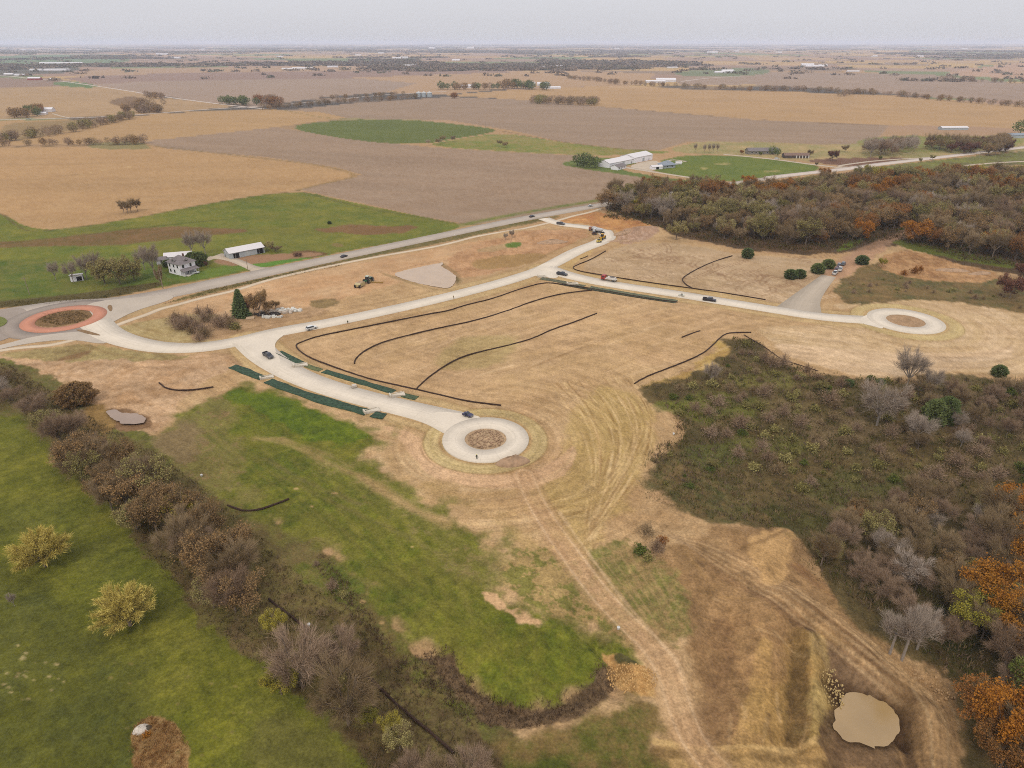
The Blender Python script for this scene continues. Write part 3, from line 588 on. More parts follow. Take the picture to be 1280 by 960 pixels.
def arcs(cen, pl, r0, rw, specs, mask):
    i = cut(np.vstack([cen[None, :], pl]), 95); dd = np.minimum(np.hypot(X[i] - cen[0], Y[i] - cen[1]) - r0, dline(X[i], Y[i], pl) - rw)
    m_ = sstep(-2, 2, sdpoly(X[i], Y[i], np.array([flat(*p) for p in mask]))); dd = dd + 1.6 * NZ(22, 44)[i]
    for (d0, wd, c_, a_) in specs:
        dj = dd + (d0 / 14) * 2.2 * NZ(34, 45)[i]
        blend(i, np.exp(-((dj - d0) / wd) ** 2) * a_ * .8 * m_ * np.clip(.5 + 2.2 * NZ(14, 46 + int(d0))[i], 0, 1), c_, None)
swirl(c1, line1, 13.4, 44, None, None, [(395, 515), (480, 520), (520, 500), (700, 470), (790, 470), (850, 540), (800, 620), (740, 720), (640, 690), (540, 660), (440, 600), (410, 560)], 5, .3)
swirl(c2_, line2, 15.6, 75, None, None, [(1040, 372), (1180, 368), (1420, 400), (1420, 470), (1100, 470), (960, 424), (960, 404), (1060, 404)], 6, .26)
poly([(700, 545), (740, 480), (790, 485), (830, 530), (800, 590), (770, 650), (735, 705), (700, 700), (680, 640), (660, 612), (690, 590)], (196, 164, 104), 4, 5, 12, .06, 12, a=.55, c2=(180, 150, 90), c2s=12)
rng = np.random.RandomState(15)
for k in range(22):           # sweeping wheel tracks right of the cul-de-sac
    q = k * 5.2
    q = q + 4 * rng.normal(); jj = rng.normal(size=6) * 4
    line([(690 + q * .9 + jj[0], 480 - q * .1), (712 + q + jj[1], 510), (735 + q * .8 + jj[2], 545), (742 + q * .5 + jj[3], 590), (738 + q * .2 + jj[4], 640), (738 - q * .15 + jj[5], 690)], rng.uniform(.3, .8), (156, 118, 72) if k % 2 else (230, 194, 144), rng.uniform(.4, .85), .3, .6)
for k in range(9):
    q = k * 6
    line([(745 + q, 480), (770 + q, 500), (792 + q * .6, 530), (780 + q * .3, 570), (750, 600 + q), (700 - q, 620 + q * .5)], .45, (160, 124, 78) if k % 2 else (222, 186, 134), .45, .3, .5)
poly([(640, 596), (700, 575), (715, 550), (722, 562), (712, 590), (680, 606), (650, 612), (560, 606), (520, 580), (500, 545), (470, 528), (520, 540), (545, 565), (580, 590)], (216, 174, 136), 1, 1, 5, .08, 6, a=.85)
poly([(520, 620), (600, 650), (650, 690), (660, 760), (700, 790), (680, 740), (690, 690), (640, 640), (560, 610), (470, 590), (430, 570), (440, 585)], (196, 158, 112), 5, 6, 10, .14, 9, c2=(170, 138, 88), c2s=9, a=.7)
arcs(c1, line1, 13.4, 5, [(7.0, .35, (150, 112, 72), .8), (9.5, 2.2, (214, 172, 132), .6), (13, .5, (170, 130, 88), .6), (14.5, .4, (226, 190, 142), .5), (17, 1.6, (178, 142, 94), .55), (19.5, .35, (140, 106, 68), .6), (21.5, 1.2, (212, 172, 122), .5), (23.5, .4, (150, 116, 74), .6), (25, .3, (224, 188, 138), .5), (27, .4, (146, 112, 70), .55), (29, .4, (220, 184, 132), .5), (31, .3, (150, 118, 76), .6), (34, .8, (176, 144, 96), .5), (38, .4, (220, 184, 134), .4), (42, .5, (160, 124, 82), .4)],
     [(395, 500), (440, 522), (500, 540), (540, 560), (545, 520), (640, 505), (720, 470), (800, 480), (850, 540), (800, 620), (740, 720), (640, 690), (540, 650), (440, 600), (400, 560)])
arcs(c2_, line2, 15.6, 5, [(8, .5, (156, 120, 80), .6), (12, 1.6, (214, 182, 136), .5), (15, .5, (168, 132, 92), .6), (20, .6, (222, 190, 150), .5), (24, .6, (160, 124, 86), .6), (30, 1.0, (216, 182, 140), .5), (34, .8, (162, 128, 86), .5), (42, 1.2, (222, 190, 150), .5), (48, .8, (168, 134, 94), .5), (56, 1.4, (226, 194, 158), .5), (62, .8, (160, 126, 88), .5)],
     [(1040, 376), (1100, 374), (1180, 368), (1420, 400), (1420, 470), (1100, 470), (960, 424), (960, 404), (1060, 404)])
# straw along the kerbs
for st_, r_, w_ in ((ST1, 4.9, 6.5), (ST2, 4.8, 5.5), (ST3, 5.2, 5.0)):
    pl = st_[:, :2]; i = cut(pl, 16); d = dline(X[i], Y[i], pl) + .8 * 2 * NZ(7, 51)[i]
    a = (1 - sstep(r_ + w_ - 1, r_ + w_ + .8, d)) * .8 * (np.array([1.0]) if st_ is not ST1 else sstep(-60, -20, X[i]))
    if st_ is ST1: a = a * (1 - sstep(340, 380, Y[i]))
    blend(i, a, (206, 174, 126), 2 * .07 * NZ(5, 52)[i])
    e_ = np.exp(-((d - r_ - w_) / .8) ** 2) * .35; blend(i, e_, (150, 116, 76), None)
    e_ = np.exp(-((d - r_ - .6) / .5) ** 2) * .5; blend(i, e_, (176, 134, 94), None)  # darker line beside the paving: backfill and edge shadow painted in one tone
for cen, r0, wd in ((c1, 13.4, 6.0), (c2_, 15.6, 7)):
    i = cut(cen[None, :], 36); d = np.hypot(X[i] - cen[0], Y[i] - cen[1]) - r0 + .3 * 2 * NZ(7, 51)[i]
    a = (1 - sstep(wd - .4, wd + .4, d)); blend(i, a, (206, 178, 128), 2 * .06 * NZ(4, 52)[i])
    for q, s_, c_ in ((.7, .6, (182, 138, 96)), (wd, .35, (156, 124, 78)), (wd * .6, .2, (184, 160, 104))):  # innermost ring repeats the painted backfill and edge shadow
        blend(i, np.exp(-((d - q) / s_) ** 2) * .6, c_, None)
    i2 = i[d < -r0 * .3]; blend(i2, np.full(len(i2), .9), (196, 164, 134) if cen is c1 else (178, 142, 112), 2 * .3 * NZ(2.0, 54)[i2])
i = cut(np.array([flat(80, 397)]), 12); d = np.hypot(X[i] - flat(80, 397)[0], Y[i] - flat(80, 397)[1]); i = i[d < 11.4]; blend(i, np.full(len(i), 1.0), (138, 108, 74), 2 * .3 * NZ(2.5, 55)[i])
poly([(-80, 430), (60, 462), (150, 530), (215, 545), (310, 630), (420, 690), (500, 790), (600, 860), (660, 900), (660, 1100), (480, 1100), (320, 830), (160, 690), (60, 560), (-80, 500)], (118, 100, 62), 1.5, 3, 6, .25, 5, c2=(106, 106, 52), c2s=8)
# grass: middle slope
GR1 = [(292, 482), (330, 488), (400, 515), (440, 530), (474, 545), (455, 562), (440, 572), (480, 590), (540, 640), (585, 665), (612, 672), (622, 705), (635, 745), (660, 765), (700, 770), (760, 790), (800, 818), (770, 840), (745, 825), (740, 850), (700, 885), (650, 885), (600, 862), (570, 820), (555, 808), (500, 815), (480, 780), (445, 725), (410, 680), (330, 660), (300, 630), (230, 590), (185, 548), (215, 535), (245, 505)]
poly(GR1, (128, 118, 62), 9, 14, 6, .14, 6, a=.6)
poly(GR1, (120, 116, 50), 7, 6, 6, .14, 12, st=(-.75, 18, 1.3, 60, .2), c2=(102, 110, 40), c2s=16, smooth=1)
poly([(190, 545), (240, 520), (275, 495), (300, 500), (290, 560), (330, 640), (300, 632), (240, 596)], (136, 122, 70), 5, 6, 7, .2, 5, a=.7, c2=(150, 120, 84), c2s=6, c2t=(.0, .2))
for k in range(16):
    line([(230 + k * 19, 520 + k * 7), (300 + k * 18, 575 + k * 9), (380 + k * 14, 640 + k * 9)], 1.0, (140, 128, 66) if k % 2 else (86, 96, 34), .35, .6, .6)
poly([(185, 545), (240, 525), (250, 555), (225, 580)], (140, 118, 82), 4, 6, 7, .15, 8)
poly([(292, 484), (330, 490), (440, 532), (470, 547), (430, 556), (380, 545), (330, 520), (285, 500)], (94, 112, 34), 2, 4, 7, .12, 8, a=.85)
poly([(340, 545), (420, 575), (480, 600), (600, 680), (640, 720), (600, 740), (500, 640), (400, 590)], (128, 122, 62), 5, 8, 7, .16, 6, a=.5, c2=(160, 134, 88), c2s=7, c2t=(.05, .2))
line([(320, 545), (352, 548), (380, 560), (430, 585), (470, 602), (505, 632), (560, 655)], 2.6, (182, 148, 100), .75, 1.2, 1.3)
line([(350, 545), (400, 560), (440, 582)], 1.2, (176, 142, 96), .5, .8, 1.0)
line([(330, 570), (400, 610), (450, 630)], 1.6, (132, 112, 78), .5, 1, .5)
line([(345, 590), (420, 630), (500, 665), (560, 700), (600, 725)], 1.2, (150, 124, 84), .35, 1, .5)
line([(590, 650), (540, 648), (500, 630), (450, 596)], 2.2, (206, 168, 122), .6, 1.5, .6)
poly([(600, 738), (620, 745), (665, 770), (680, 780), (650, 782), (615, 755)], (216, 172, 128), 1, 2, 4, .12, 4)
poly([(640, 690), (700, 690), (740, 730), (780, 770), (800, 800), (740, 780), (680, 765), (640, 750), (615, 710)], (170, 140, 92), 3, 6, 6, .16, 6, c2=(126, 118, 62), c2s=8, c2t=(0, .12))
# narrow grass patch with ruts
poly([(735, 700), (760, 680), (790, 665), (800, 690), (830, 700), (860, 735), (862, 790), (830, 800), (790, 775), (750, 730)], (122, 116, 62), 2, 4, 5, .2, 4, st=(1.0, 8, .9, 61, .25), c2=(172, 140, 94), c2s=5)
for k in range(7):
    q = k * 11
    line([(742 + q, 700 - q * .3), (775 + q, 735 + q * .1), (800 + q, 770 + q * .2)], .5, (186, 150, 106), .55, .3, .3)
# bank, hollow with dead weeds and its edge shading painted dark, yellow bare clay
poly([(485, 815), (520, 820), (556, 808), (575, 830), (600, 860), (650, 880), (700, 878), (740, 850), (755, 822), (770, 835), (768, 862), (730, 895), (650, 912), (590, 905), (540, 870), (490, 830)], (104, 82, 58), 1, 1.5, 4, .3, 2, c2=(140, 112, 84), c2s=3)
poly([(745, 800), (768, 815), (800, 826), (820, 850), (815, 866), (775, 862), (765, 835)], (214, 170, 112), .8, 2, 3, .2, 2, c2=(186, 138, 84), c2s=3)
poly([(768, 812), (795, 818), (800, 828), (775, 822)], (92, 84, 50), .8, 1.4, 3, .2, 3)
poly([(540, 905), (620, 915), (740, 900), (780, 870), (830, 880), (840, 1000), (800, 1200), (560, 1200), (500, 960)], (140, 114, 70), 3, 5, 8, .2, 6, c2=(104, 104, 46), c2s=9)
poly([(560, 960), (620, 940), (720, 950), (740, 1000), (560, 1050)], (88, 92, 38), 4, 5, 8, .2, 6)
poly([(370, 695), (430, 710), (480, 780), (560, 860), (600, 915), (560, 940), (500, 880), (420, 790), (350, 720)], (122, 104, 62), 2, 3, 7, .2, 5, c2=(104, 110, 48), c2s=9)
# dirt track from the cul-de-sac down the slope
TRK = [(655, 592), (668, 625), (690, 660), (715, 695), (745, 735), (785, 775), (815, 800), (838, 835), (850, 880), (870, 925), (905, 965), (960, 1040)]
line(TRK, 6.5, (204, 162, 122), .9, 1.4, .5)
line(TRK, 1.0, (156, 120, 82), .4, .5, .4, 2, double=3.6)
line(TRK, .7, (176, 136, 98), .45, .3, .2, 2, double=1.1)
line([(700, 640), (735, 690), (775, 742), (812, 780), (846, 818), (862, 850)], .9, (222, 186, 146), .5, .3, .4)
line(TRK, .5, (228, 192, 154), .6, .3, 0, 2, double=2.3)
line([(820, 840), (826, 870), (835, 900)], 1.6, (216, 176, 132), .6, .5)
# scrub floor, forest floors
SCR = [(915, 420), (945, 424), (975, 450), (1030, 466), (1100, 474), (1280, 472), (1420, 480), (1420, 1200), (1240, 1200), (1235, 960), (1200, 850), (1110, 785), (1015, 705), (998, 650), (960, 660), (880, 645), (830, 615), (806, 590), (810, 565), (846, 545), (842, 515), (805, 484), (880, 470), (920, 440)]
poly(SCR, (92, 80, 50), 2.5, 9, 12, .25, 7, c2=(116, 96, 62), c2s=12, smooth=1)
for (bx, by, rx_, ry_, c_) in ((900, 500, 60, 16, (104, 104, 50)), (1000, 500, 50, 10, (122, 104, 70)), (960, 545, 60, 14, (110, 106, 54)), (1080, 590, 90, 22, (96, 92, 50)), (900, 560, 50, 16, (98, 98, 52)), (1060, 525, 60, 12, (124, 104, 76)), (960, 470, 40, 10, (118, 110, 58)), (1000, 630, 60, 16, (88, 84, 44)), (1120, 640, 60, 14, (92, 86, 46)), (850, 505, 30, 8, (116, 116, 54)), (1150, 600, 70, 10, (112, 96, 64)), (1230, 520, 60, 14, (112, 92, 70)), (985, 583, 22, 5, (156, 136, 84)), (870, 600, 50, 18, (108, 100, 62))):
    poly([(bx - rx_, by), (bx - rx_ * .6, by - ry_ * .8), (bx, by - ry_), (bx + rx_ * .7, by - ry_ * .6), (bx + rx_, by), (bx + rx_ * .5, by + ry_ * .9), (bx - rx_ * .4, by + ry_)], c_, 5, 9, 9, .2, 5, a=.8)
poly([(815, 570), (850, 560), (900, 590), (960, 620), (960, 655), (890, 645), (830, 620)], (92, 88, 52), 3, 5, 7, .2, 5, c2=(126, 102, 66), c2s=8)
poly([(1050, 345), (1100, 325), (1180, 335), (1280, 350), (1420, 370), (1420, 400), (1280, 392), (1180, 376), (1120, 374), (1060, 384), (1045, 370)], (134, 108, 70), 2, 4, 9, .2, 7, st=(-.1, 30, 2, 62, .2), c2=(96, 92, 54), c2s=12)
poly([(1120, 310), (1170, 320), (1230, 335), (1260, 350), (1200, 355), (1120, 345), (1090, 330)], (196, 152, 108), 1.5, 3, 6, .18, 6, c2=(160, 116, 78), c2s=8, st=(-.1, 16, 1.5, 63, .2))
poly([(1026, 345), (1046, 328), (1075, 312), (1130, 286), (1146, 290), (1100, 316), (1074, 335), (1050, 352)], (192, 150, 118), 1.5, 2, 5, .1, 6)
poly([(750, 262), (758, 240), (820, 226), (905, 232), (985, 224), (1060, 216), (1180, 212), (1280, 208), (1420, 205), (1420, 370), (1280, 344), (1200, 332), (1135, 305), (1095, 312), (1060, 316), (1000, 318), (930, 312), (880, 303), (835, 292), (815, 280)], (82, 66, 48), 2, 4, 9, .25, 8, c2=(104, 78, 50), c2s=14)
line([(1040, 338), (1062, 321), (1095, 308), (1140, 288)], 9, (178, 138, 110), .9, 1.5, .5)
poly([(1040, 316), (1060, 300), (1090, 296), (1060, 312)], (98, 110, 40), 2, 2, 5)
poly([(1110, 306), (1180, 322), (1280, 338), (1280, 328), (1200, 314), (1130, 298)], (96, 100, 42), 2, 3, 6, .2, 5)
poly([(1060, 212), (1180, 199), (1400, 176), (1400, 205), (1280, 206), (1180, 210), (1080, 216)], (112, 104, 66), 3, 4, 10, .2, 10, c2=(134, 136, 70), c2s=18)
poly([(1130, 790), (1160, 740), (1200, 700), (1290, 700), (1420, 720), (1420, 900), (1290, 880), (1230, 860), (1190, 830)], (62, 62, 32), 3, 5, 6, .25, 5, c2=(88, 70, 44), c2s=7)
# bottom-left lawn and left tree belt floor
poly([(-200, 480), (0, 505), (60, 555), (120, 615), (180, 690), (260, 770), (340, 830), (420, 900), (560, 1040), (560, 1300), (-400, 1300), (-400, 600)], (106, 107, 38), 2, 4, 8, .15, 12, st=(.65, 22, 1.1, 64, .22), c2=(122, 120, 52), c2s=14)
poly([(0, 700), (90, 740), (180, 840), (200, 1000), (-100, 1000), (-100, 720)], (90, 90, 32), 8, 6, 9, .16, 5, st=(.3, 6, .8, 65, .16), a=.8, c2=(96, 98, 50), c2s=7)
poly([(330, 870), (400, 900), (440, 950), (420, 1000), (300, 960)], (110, 104, 54), 4, 5, 6, .2, 4, a=.7)
BELT = [(-80, 440), (10, 455), (50, 480), (100, 515), (150, 542), (195, 568), (240, 600), (300, 655), (355, 700), (440, 775), (540, 860), (620, 940), (660, 1100), (520, 1100), (440, 920), (350, 850), (270, 790), (190, 700), (130, 620), (80, 560), (20, 505), (-80, 480)]
poly(BELT, (112, 92, 62), 1.5, 3, 6, .25, 5, c2=(120, 108, 60), c2s=9)
poly([(122, 513), (150, 507), (184, 517), (192, 529), (164, 540), (128, 527)], (146, 112, 82), .8, 1.4, 4, .1, 4)
poly([(100, 505), (135, 508), (150, 540), (110, 540)], (150, 118, 72), 3, 3, 5, .2, 4)
poly([(168, 905), (190, 895), (215, 898), (234, 930), (238, 960), (236, 1020), (170, 1020), (164, 940)], (158, 116, 72), .6, .8, 3, .3, 1.2, c2=(182, 148, 100), c2s=2)
rng = np.random.RandomState(3)
for k in range(46):
    bx, by = (rng.normal(40, 22), rng.normal(845, 16)) if k < 26 else (rng.uniform(130, 320), rng.uniform(820, 950)); r_ = rng.uniform(.5, 2.2)
    poly([(bx - r_ * 2.4, by), (bx, by - r_ * 1.2), (bx + r_ * 2, by - .5), (bx + .5, by + r_)], (172, 150, 104) if k < 26 else (140, 122, 70), .3, .3, 1, a=.75)
for k in range(14):            # pale clods on the middle slope
    bx, by = rng.uniform(330, 760), rng.uniform(560, 790); r_ = rng.uniform(.8, 2.6)
    poly([(bx - r_ * 2, by), (bx, by - r_), (bx + r_ * 2, by), (bx, by + r_)], (206, 168, 116), .3, .4, 1, a=.7)
dmin = np.full(len(X), 1e9)
near = R < 650
ii = np.nonzero(near)[0]
for k, P in ROADS.items():
    dmin[ii] = np.minimum(dmin[ii], dline(X[ii], Y[ii], P[::3, :2]) - P[:, 2].max() / 2)
for cen in (c1, c2_, np.array(flat(80, 397))): dmin = np.minimum(dmin, np.abs(np.hypot(X - cen[0], Y - cen[1])) - 24)
fine = (R < 1500); g_ = fine * (1 - sstep(500, 1500, R))
veg = sstep(.0, .05, (C[:, 1] - C[:, 0] * .80))[:, None]          # grassy places
f1 = fbm(X / 2.6, Y / 2.6, 301, 4, .75); f2 = fbm(X / .9, Y / .9, 305, 3, .8); f3 = fbm(X / 13, Y / 13, 309, 3)
crop = sstep(300, 420, R)
rough_ = np.zeros(len(X))
for pg, am in (([(860, 660), (1000, 700), (1130, 780), (1210, 850), (1240, 1000), (1240, 1200), (800, 1200), (830, 940), (900, 860), (850, 760)], 1.0), ([(930, 770), (1010, 760), (1160, 860), (1150, 960), (930, 960)], 1.1), ([(-60, 445), (100, 440), (290, 460), (230, 520), (150, 545), (60, 480)], .55), ([(590, 690), (680, 690), (800, 800), (830, 860), (780, 880), (700, 780), (620, 770)], .9), ([(740, 265), (830, 280), (800, 306), (730, 300), (560, 345), (600, 300), (700, 276)], .6), ([(1100, 300), (1280, 340), (1280, 380), (1060, 372), (1050, 340)], .7), (SCR, .7), (BELT, .7)):
    Pq = np.array([flat(*p) for p in pg]); i = cut(Pq, 1); rough_[i] = np.maximum(rough_[i], am * sstep(-1, 5, sdpoly(X[i], Y[i], Pq)))
def ridged(sc, sd_): return 1 - 2 * np.abs(fbm(X / sc, Y / sc, sd_, 3, .6)) * 2
rg = ridged(3.2, 401) * .5 + ridged(1.2, 404) * .35 + fbm(X / .6, Y / .6, 407, 2, .8) * .8 + fbm(X / 7, Y / 7, 409, 3) * 1.1 - .42
sgn = fbm(X / 90, Y / 90, 320, 2) * 2.2
u1 = X * math.cos(.45) + Y * math.sin(.45) ; gr = fbm(np.minimum(dmin, 400) / 1.1 + sgn * 6, u1 / 26 + sgn, 321, 4, .7); gr2 = fbm(np.minimum(dmin, 400) / .55, u1 / 9, 327, 3, .7)
bare = (1 - veg[:, 0]) * (R < 520)
f1 = f1 * (1 - .45 * bare) + bare * (1 - .75 * np.clip(rough_, 0, 1)) * (gr * .42 + gr2 * .22); f2 = f2 * (1 - .35 * bare)
k_ = np.clip(1 + g_ * (1 - .55 * crop) * (f1 * 1.0 + f2 * .62 * (1 - sstep(150, 320, R)) + f3 * .35), .45, 1.6)[:, None]
tint = 1 + (f1 * .5 + f3 * .5)[:, None] * g_[:, None] * np.array([-.10, .02, .16]) * (1 - veg) + (f1 + f3)[:, None] * g_[:, None] * np.array([.28, .05, -.10]) * veg
C = C * np.clip(1 + rough_ * rg * .42, .5, 1.5)[:, None]
C = C * k_ * tint
C = C * (1 - veg * (R < 900)[:, None] * np.array([.0, .02, .22]))
C = np.clip(C * KILL, .008, .9)
Z = height(X, Y) + (1 - sstep(700, 1500, R)) * .0
# small natural relief away from paving
Z = Z + near * rough_ * sstep(1, 6, dmin) * (.2 * rg)
Z = Z + near * sstep(1, 10, dmin) * (.22 * NZ(6, 71, 3) + .5 * NZ(26, 72, 2)) 
Z = Z - .06 * (R > 0) + 0.0
V = np.stack([X, Y, Z], 1)
ir = np.arange(nr - 1)[:, None] * ncol; ic = np.arange(ncol)[None, :]; jc = (ic + 1) % ncol
Fq = np.stack([ir + ic, ir + jc, ir + ncol + jc, ir + ncol + ic], -1).reshape(-1, 4)[:, ::-1]
V0 = len(V); me = npmesh('ground', V, Fq, vcolmat('ground_soil_and_grass', .96, .3, 1.9, .6), True); setcol(me, C)
ground = link('ground', me, kind='structure')

# ------------------------------------------------------------------ water
def watermat(name, c, rough=.12):
    m = mat(name, c, rough, noise=.10, nscale=.16, spec=.5); return m
def pond(poly_, c, z, name='pond', w=.4):
    P = resample(np.vstack([chaikin(GP(poly_), 2), chaikin(GP(poly_), 2)[:1]]), .7)[:-1]; P = P + w * .4 * np.stack([fbm(P[:, 0] / .6, P[:, 1] / .6, 93, 2), fbm(P[:, 0] / .6, P[:, 1] / .6, 94, 2)], 1) + w * np.stack([fbm(P[:, 0] / 1.7, P[:, 1] / 1.7, 91, 3), fbm(P[:, 0] / 1.7, P[:, 1] / 1.7, 92, 3)], 1) * 2
    import bmesh
    bm = bmesh.new(); f = bm.faces.new([bm.verts.new((x, y, z)) for x, y in P]); bmesh.ops.triangulate(bm, faces=[f]); bmesh.ops.recalc_face_normals(bm, faces=bm.faces[:])
    if bm.faces[:][0].normal.z < 0: bmesh.ops.reverse_faces(bm, faces=bm.faces[:])
    me = bpy.data.meshes.new(name); bm.to_mesh(me); bm.free(); me.materials.append(watermat('muddy_water_%d_%d' % (c[0], c[2]), c, .18)); return link(name, me, kind='structure')
pond([(488, 343), (510, 337), (545, 330), (556, 328), (550, 333), (560, 338), (571, 345), (570, 352), (562, 362), (540, 358), (515, 353)], (202, 170, 138), .16, w=.8)
pond([(588, 329), (604, 322), (646, 319), (640, 326), (622, 333), (600, 335)], (176, 142, 98), .12) if False else None
zp = G(1082, 908)[2]
pond([(1047, 880), (1064, 873), (1085, 878), (1114, 888), (1121, 905), (1120, 930), (1106, 939), (1080, 936), (1052, 928), (1041, 914), (1043, 896)], (178, 146, 102), zp + .75, w=.8)
pond([(130, 516), (142, 512), (152, 517), (172, 518), (184, 524), (182, 529), (166, 534), (148, 530)], (166, 138, 118), .28, w=.8)

# ------------------------------------------------------------------ vegetation prototypes
BARK = mat('bark', (140, 122, 104), .95, k=.6, noise=.25, nscale=4)
BARKP = mat('pale_bark', (178, 164, 148), .95, k=.55, noise=.2, nscale=4)
LEAFC = {}
LM = {  # twig or leaf colour pairs, as seen in daylight
    'bare': leafmat('bare_twigs', (146, 124, 96), (120, 100, 74)),
    'mauve': leafmat('mauve_twigs', (152, 128, 108), (130, 106, 86)),
    'brown': leafmat('brown_leaves', (150, 118, 80), (124, 98, 66)),
    'rust': leafmat('rust_leaves', (146, 96, 50), (124, 86, 48)),
    'orange': leafmat('orange_leaves', (164, 106, 40), (138, 96, 40)),
    'olive': leafmat('olive_leaves', (150, 138, 88), (116, 108, 62)),
    'yellow': leafmat('yellow_green_leaves', (156, 140, 56), (126, 122, 48)),
    'green': leafmat('green_leaves', (96, 102, 48), (78, 86, 42)),
    'cedar': leafmat('cedar_needles', (108, 116, 70), (86, 98, 60)),
    'spruce': leafmat('spruce_needles', (100, 112, 70), (82, 96, 62)),
    'willow': leafmat('willow_leaves', (196, 176, 98), (166, 146, 72)),
    'maroon': leafmat('maroon_leaves', (112, 76, 62), (94, 66, 54)),
    'grey': leafmat('grey_twigs', (164, 148, 136), (142, 126, 112)),
}
for k_, m_ in LM.items():
    x_ = [n for n in m_.node_tree.nodes if n.type == 'MIX'][0]; LEAFC[k_] = (np.array(x_.inputs[6].default_value[:3]), np.array(x_.inputs[7].default_value[:3]))
def unit(v): return v / np.maximum(np.linalg.norm(v, axis=-1, keepdims=True), 1e-9)
def slivers(P, Dr, ln, wd, rs):       # one narrow triangle per twig
    n = len(P); q = unit(np.cross(Dr, rs.normal(size=(n, 3)))) * np.asarray(wd).reshape(-1, 1) / 2
    V = np.stack([P - q, P + q, P + Dr * np.asarray(ln).reshape(-1, 1)], 1).reshape(-1, 3); return V, np.arange(3 * n).reshape(-1, 3)
def leaves(P, sz, rs, flat_=.6):
    n = len(P); nrm = unit(rs.normal(size=(n, 3)) + np.array([0, 0, flat_])); a = unit(np.cross(nrm, rs.normal(size=(n, 3)))); b = np.cross(nrm, a); s_ = (sz * rs.uniform(.6, 1.4, n))[:, None]
    V = np.stack([P + a * s_, P - a * s_ * .6 + b * s_ * .8, P - a * s_ * .6 - b * s_ * .8], 1).reshape(-1, 3); return V, np.arange(3 * n).reshape(-1, 3)
def join(parts):
    Vs, Fs, o = [], [], 0
    for V, Fa in parts: Vs.append(V); Fs.append(Fa + o); o += len(V)
    return np.vstack(Vs), np.vstack(Fs)
def skeleton(rs, Ht, Rc, n0=8, base=.22):
    segs = [((0, 0, 0), (0, 0, Ht * base), Ht * .022, Ht * .017)]; tips = []; b0 = np.array([0, 0, Ht * base])
    for i in range(n0):
        az = 2 * math.pi * (i + rs.uniform(-.3, .3)) / n0; r = Rc * (rs.uniform(.35, .72) if i else .1)
        e1 = np.array([r * math.cos(az), r * math.sin(az), Ht * rs.uniform(.55, .78)]); mid = b0 * .5 + e1 * .5 + np.array([r * .12 * math.cos(az), r * .12 * math.sin(az), -Ht * .02])
        segs += [(b0, mid, Ht * .012, Ht * .008), (mid, e1, Ht * .008, Ht * .004)]
        for j in range(6):
            p = (mid if j < 2 else mid * (1 - j / 6) + e1 * (j / 6)); d = unit(rs.normal(size=3) * .8 + np.array([math.cos(az), math.sin(az), .9])); l = Rc * rs.uniform(.3, .55); q = p + d * l
            segs.append((p, q, Ht * .004, Ht * .0022)); tips.append((q, d, l))
            for k in range(3):
                d2 = unit(d + rs.normal(size=3) * .6); tips.append((p + d * l * rs.uniform(.3, .9) + d2 * l * .3, d2, l * .7))
    return segs, tips
def segmesh(segs, rmin=0, rmax=9):
    mb = MB()
    for a, b, r0, r1 in segs:
        if rmin <= r0 < rmax: mb.tube([tuple(a), tuple(b)], [r0, r1], 5 if r0 > .1 else 3)
    return mb
def shape(P, Ht, Rc, lo=.16):          # keep the crown inside an uneven round envelope
    z = np.clip(P[:, 2] / Ht, 0, 1.06); env = Rc * np.sqrt(np.clip(1 - ((z - .58) / .46) ** 2, .02, 1)); r = np.hypot(P[:, 0], P[:, 1]); k = np.minimum(1, env / np.maximum(r, 1e-3)) ** .5
    P = P.copy(); P[:, 0] *= k; P[:, 1] *= k; P[:, 2] = np.clip(P[:, 2], lo * Ht, 1.04 * Ht); return P
def tree_proto(kind, seed, Ht=12., Rc=6., ntw=26, nlf=0, lsz=.3, m='bare', m2=None, bark=BARK, tw=.055, lo=.16, n0=8, base=.22):
    rs = np.random.RandomState(seed); segs, tips = skeleton(rs, Ht, Rc, n0, base); parts = []; idx = []
    tp = np.array([t[0] for t in tips]); td = np.array([t[1] for t in tips]); tl = np.array([t[2] for t in tips]); wgt = rs.uniform(.2, 1.6, len(tips))
    mb = segmesh(segs, 0, Ht * .0075)
    if ntw:
        n = int(len(tips) * ntw); k = rs.choice(len(tips), n, p=wgt / wgt.sum()); d = unit(td[k] + rs.normal(size=(n, 3)) * .6 + np.array([0, 0, .35])); P = tp[k] - td[k] * tl[k, None] * rs.uniform(0, .9, (n, 1)) + rs.normal(size=(n, 3)) * .35
        P = shape(P, Ht, Rc, lo); d = unit(d + unit(P - np.array([0, 0, Ht * .3])) * .9); parts.append(slivers(P, d, rs.uniform(.7, 2.1, n) * Ht / 12, tw * rs.uniform(.7, 1.5, n), rs)); idx.append(0)
    if nlf:
        n = int(len(tips) * nlf); k = rs.choice(len(tips), n, p=wgt / wgt.sum()); P = tp[k] + unit(rs.normal(size=(n, 3))) * (tl[k] * .55 * rs.uniform(.2, 1, n) ** .5)[:, None]
        P = shape(P, Ht, Rc, lo); parts.append(leaves(P, lsz, rs)); idx.append(1 if m2 else 0)
    V = np.vstack([p[0] for p in parts]); Fa = join(parts)[1]
    me = npmesh(kind + '_crown', V, Fa, [LM[m], LM[m2]] if m2 else LM[m])
    if m2 and ntw:
        mi = np.zeros(len(Fa), np.int32); mi[len(parts[0][1]):] = 1; me.polygons.foreach_set('material_index', mi)
    tb = segmesh(segs, 0, 99).mesh(kind + '_trunk', bark)
    return dict(kind=kind, crown=me, trunk=tb, H=Ht, R=Rc)
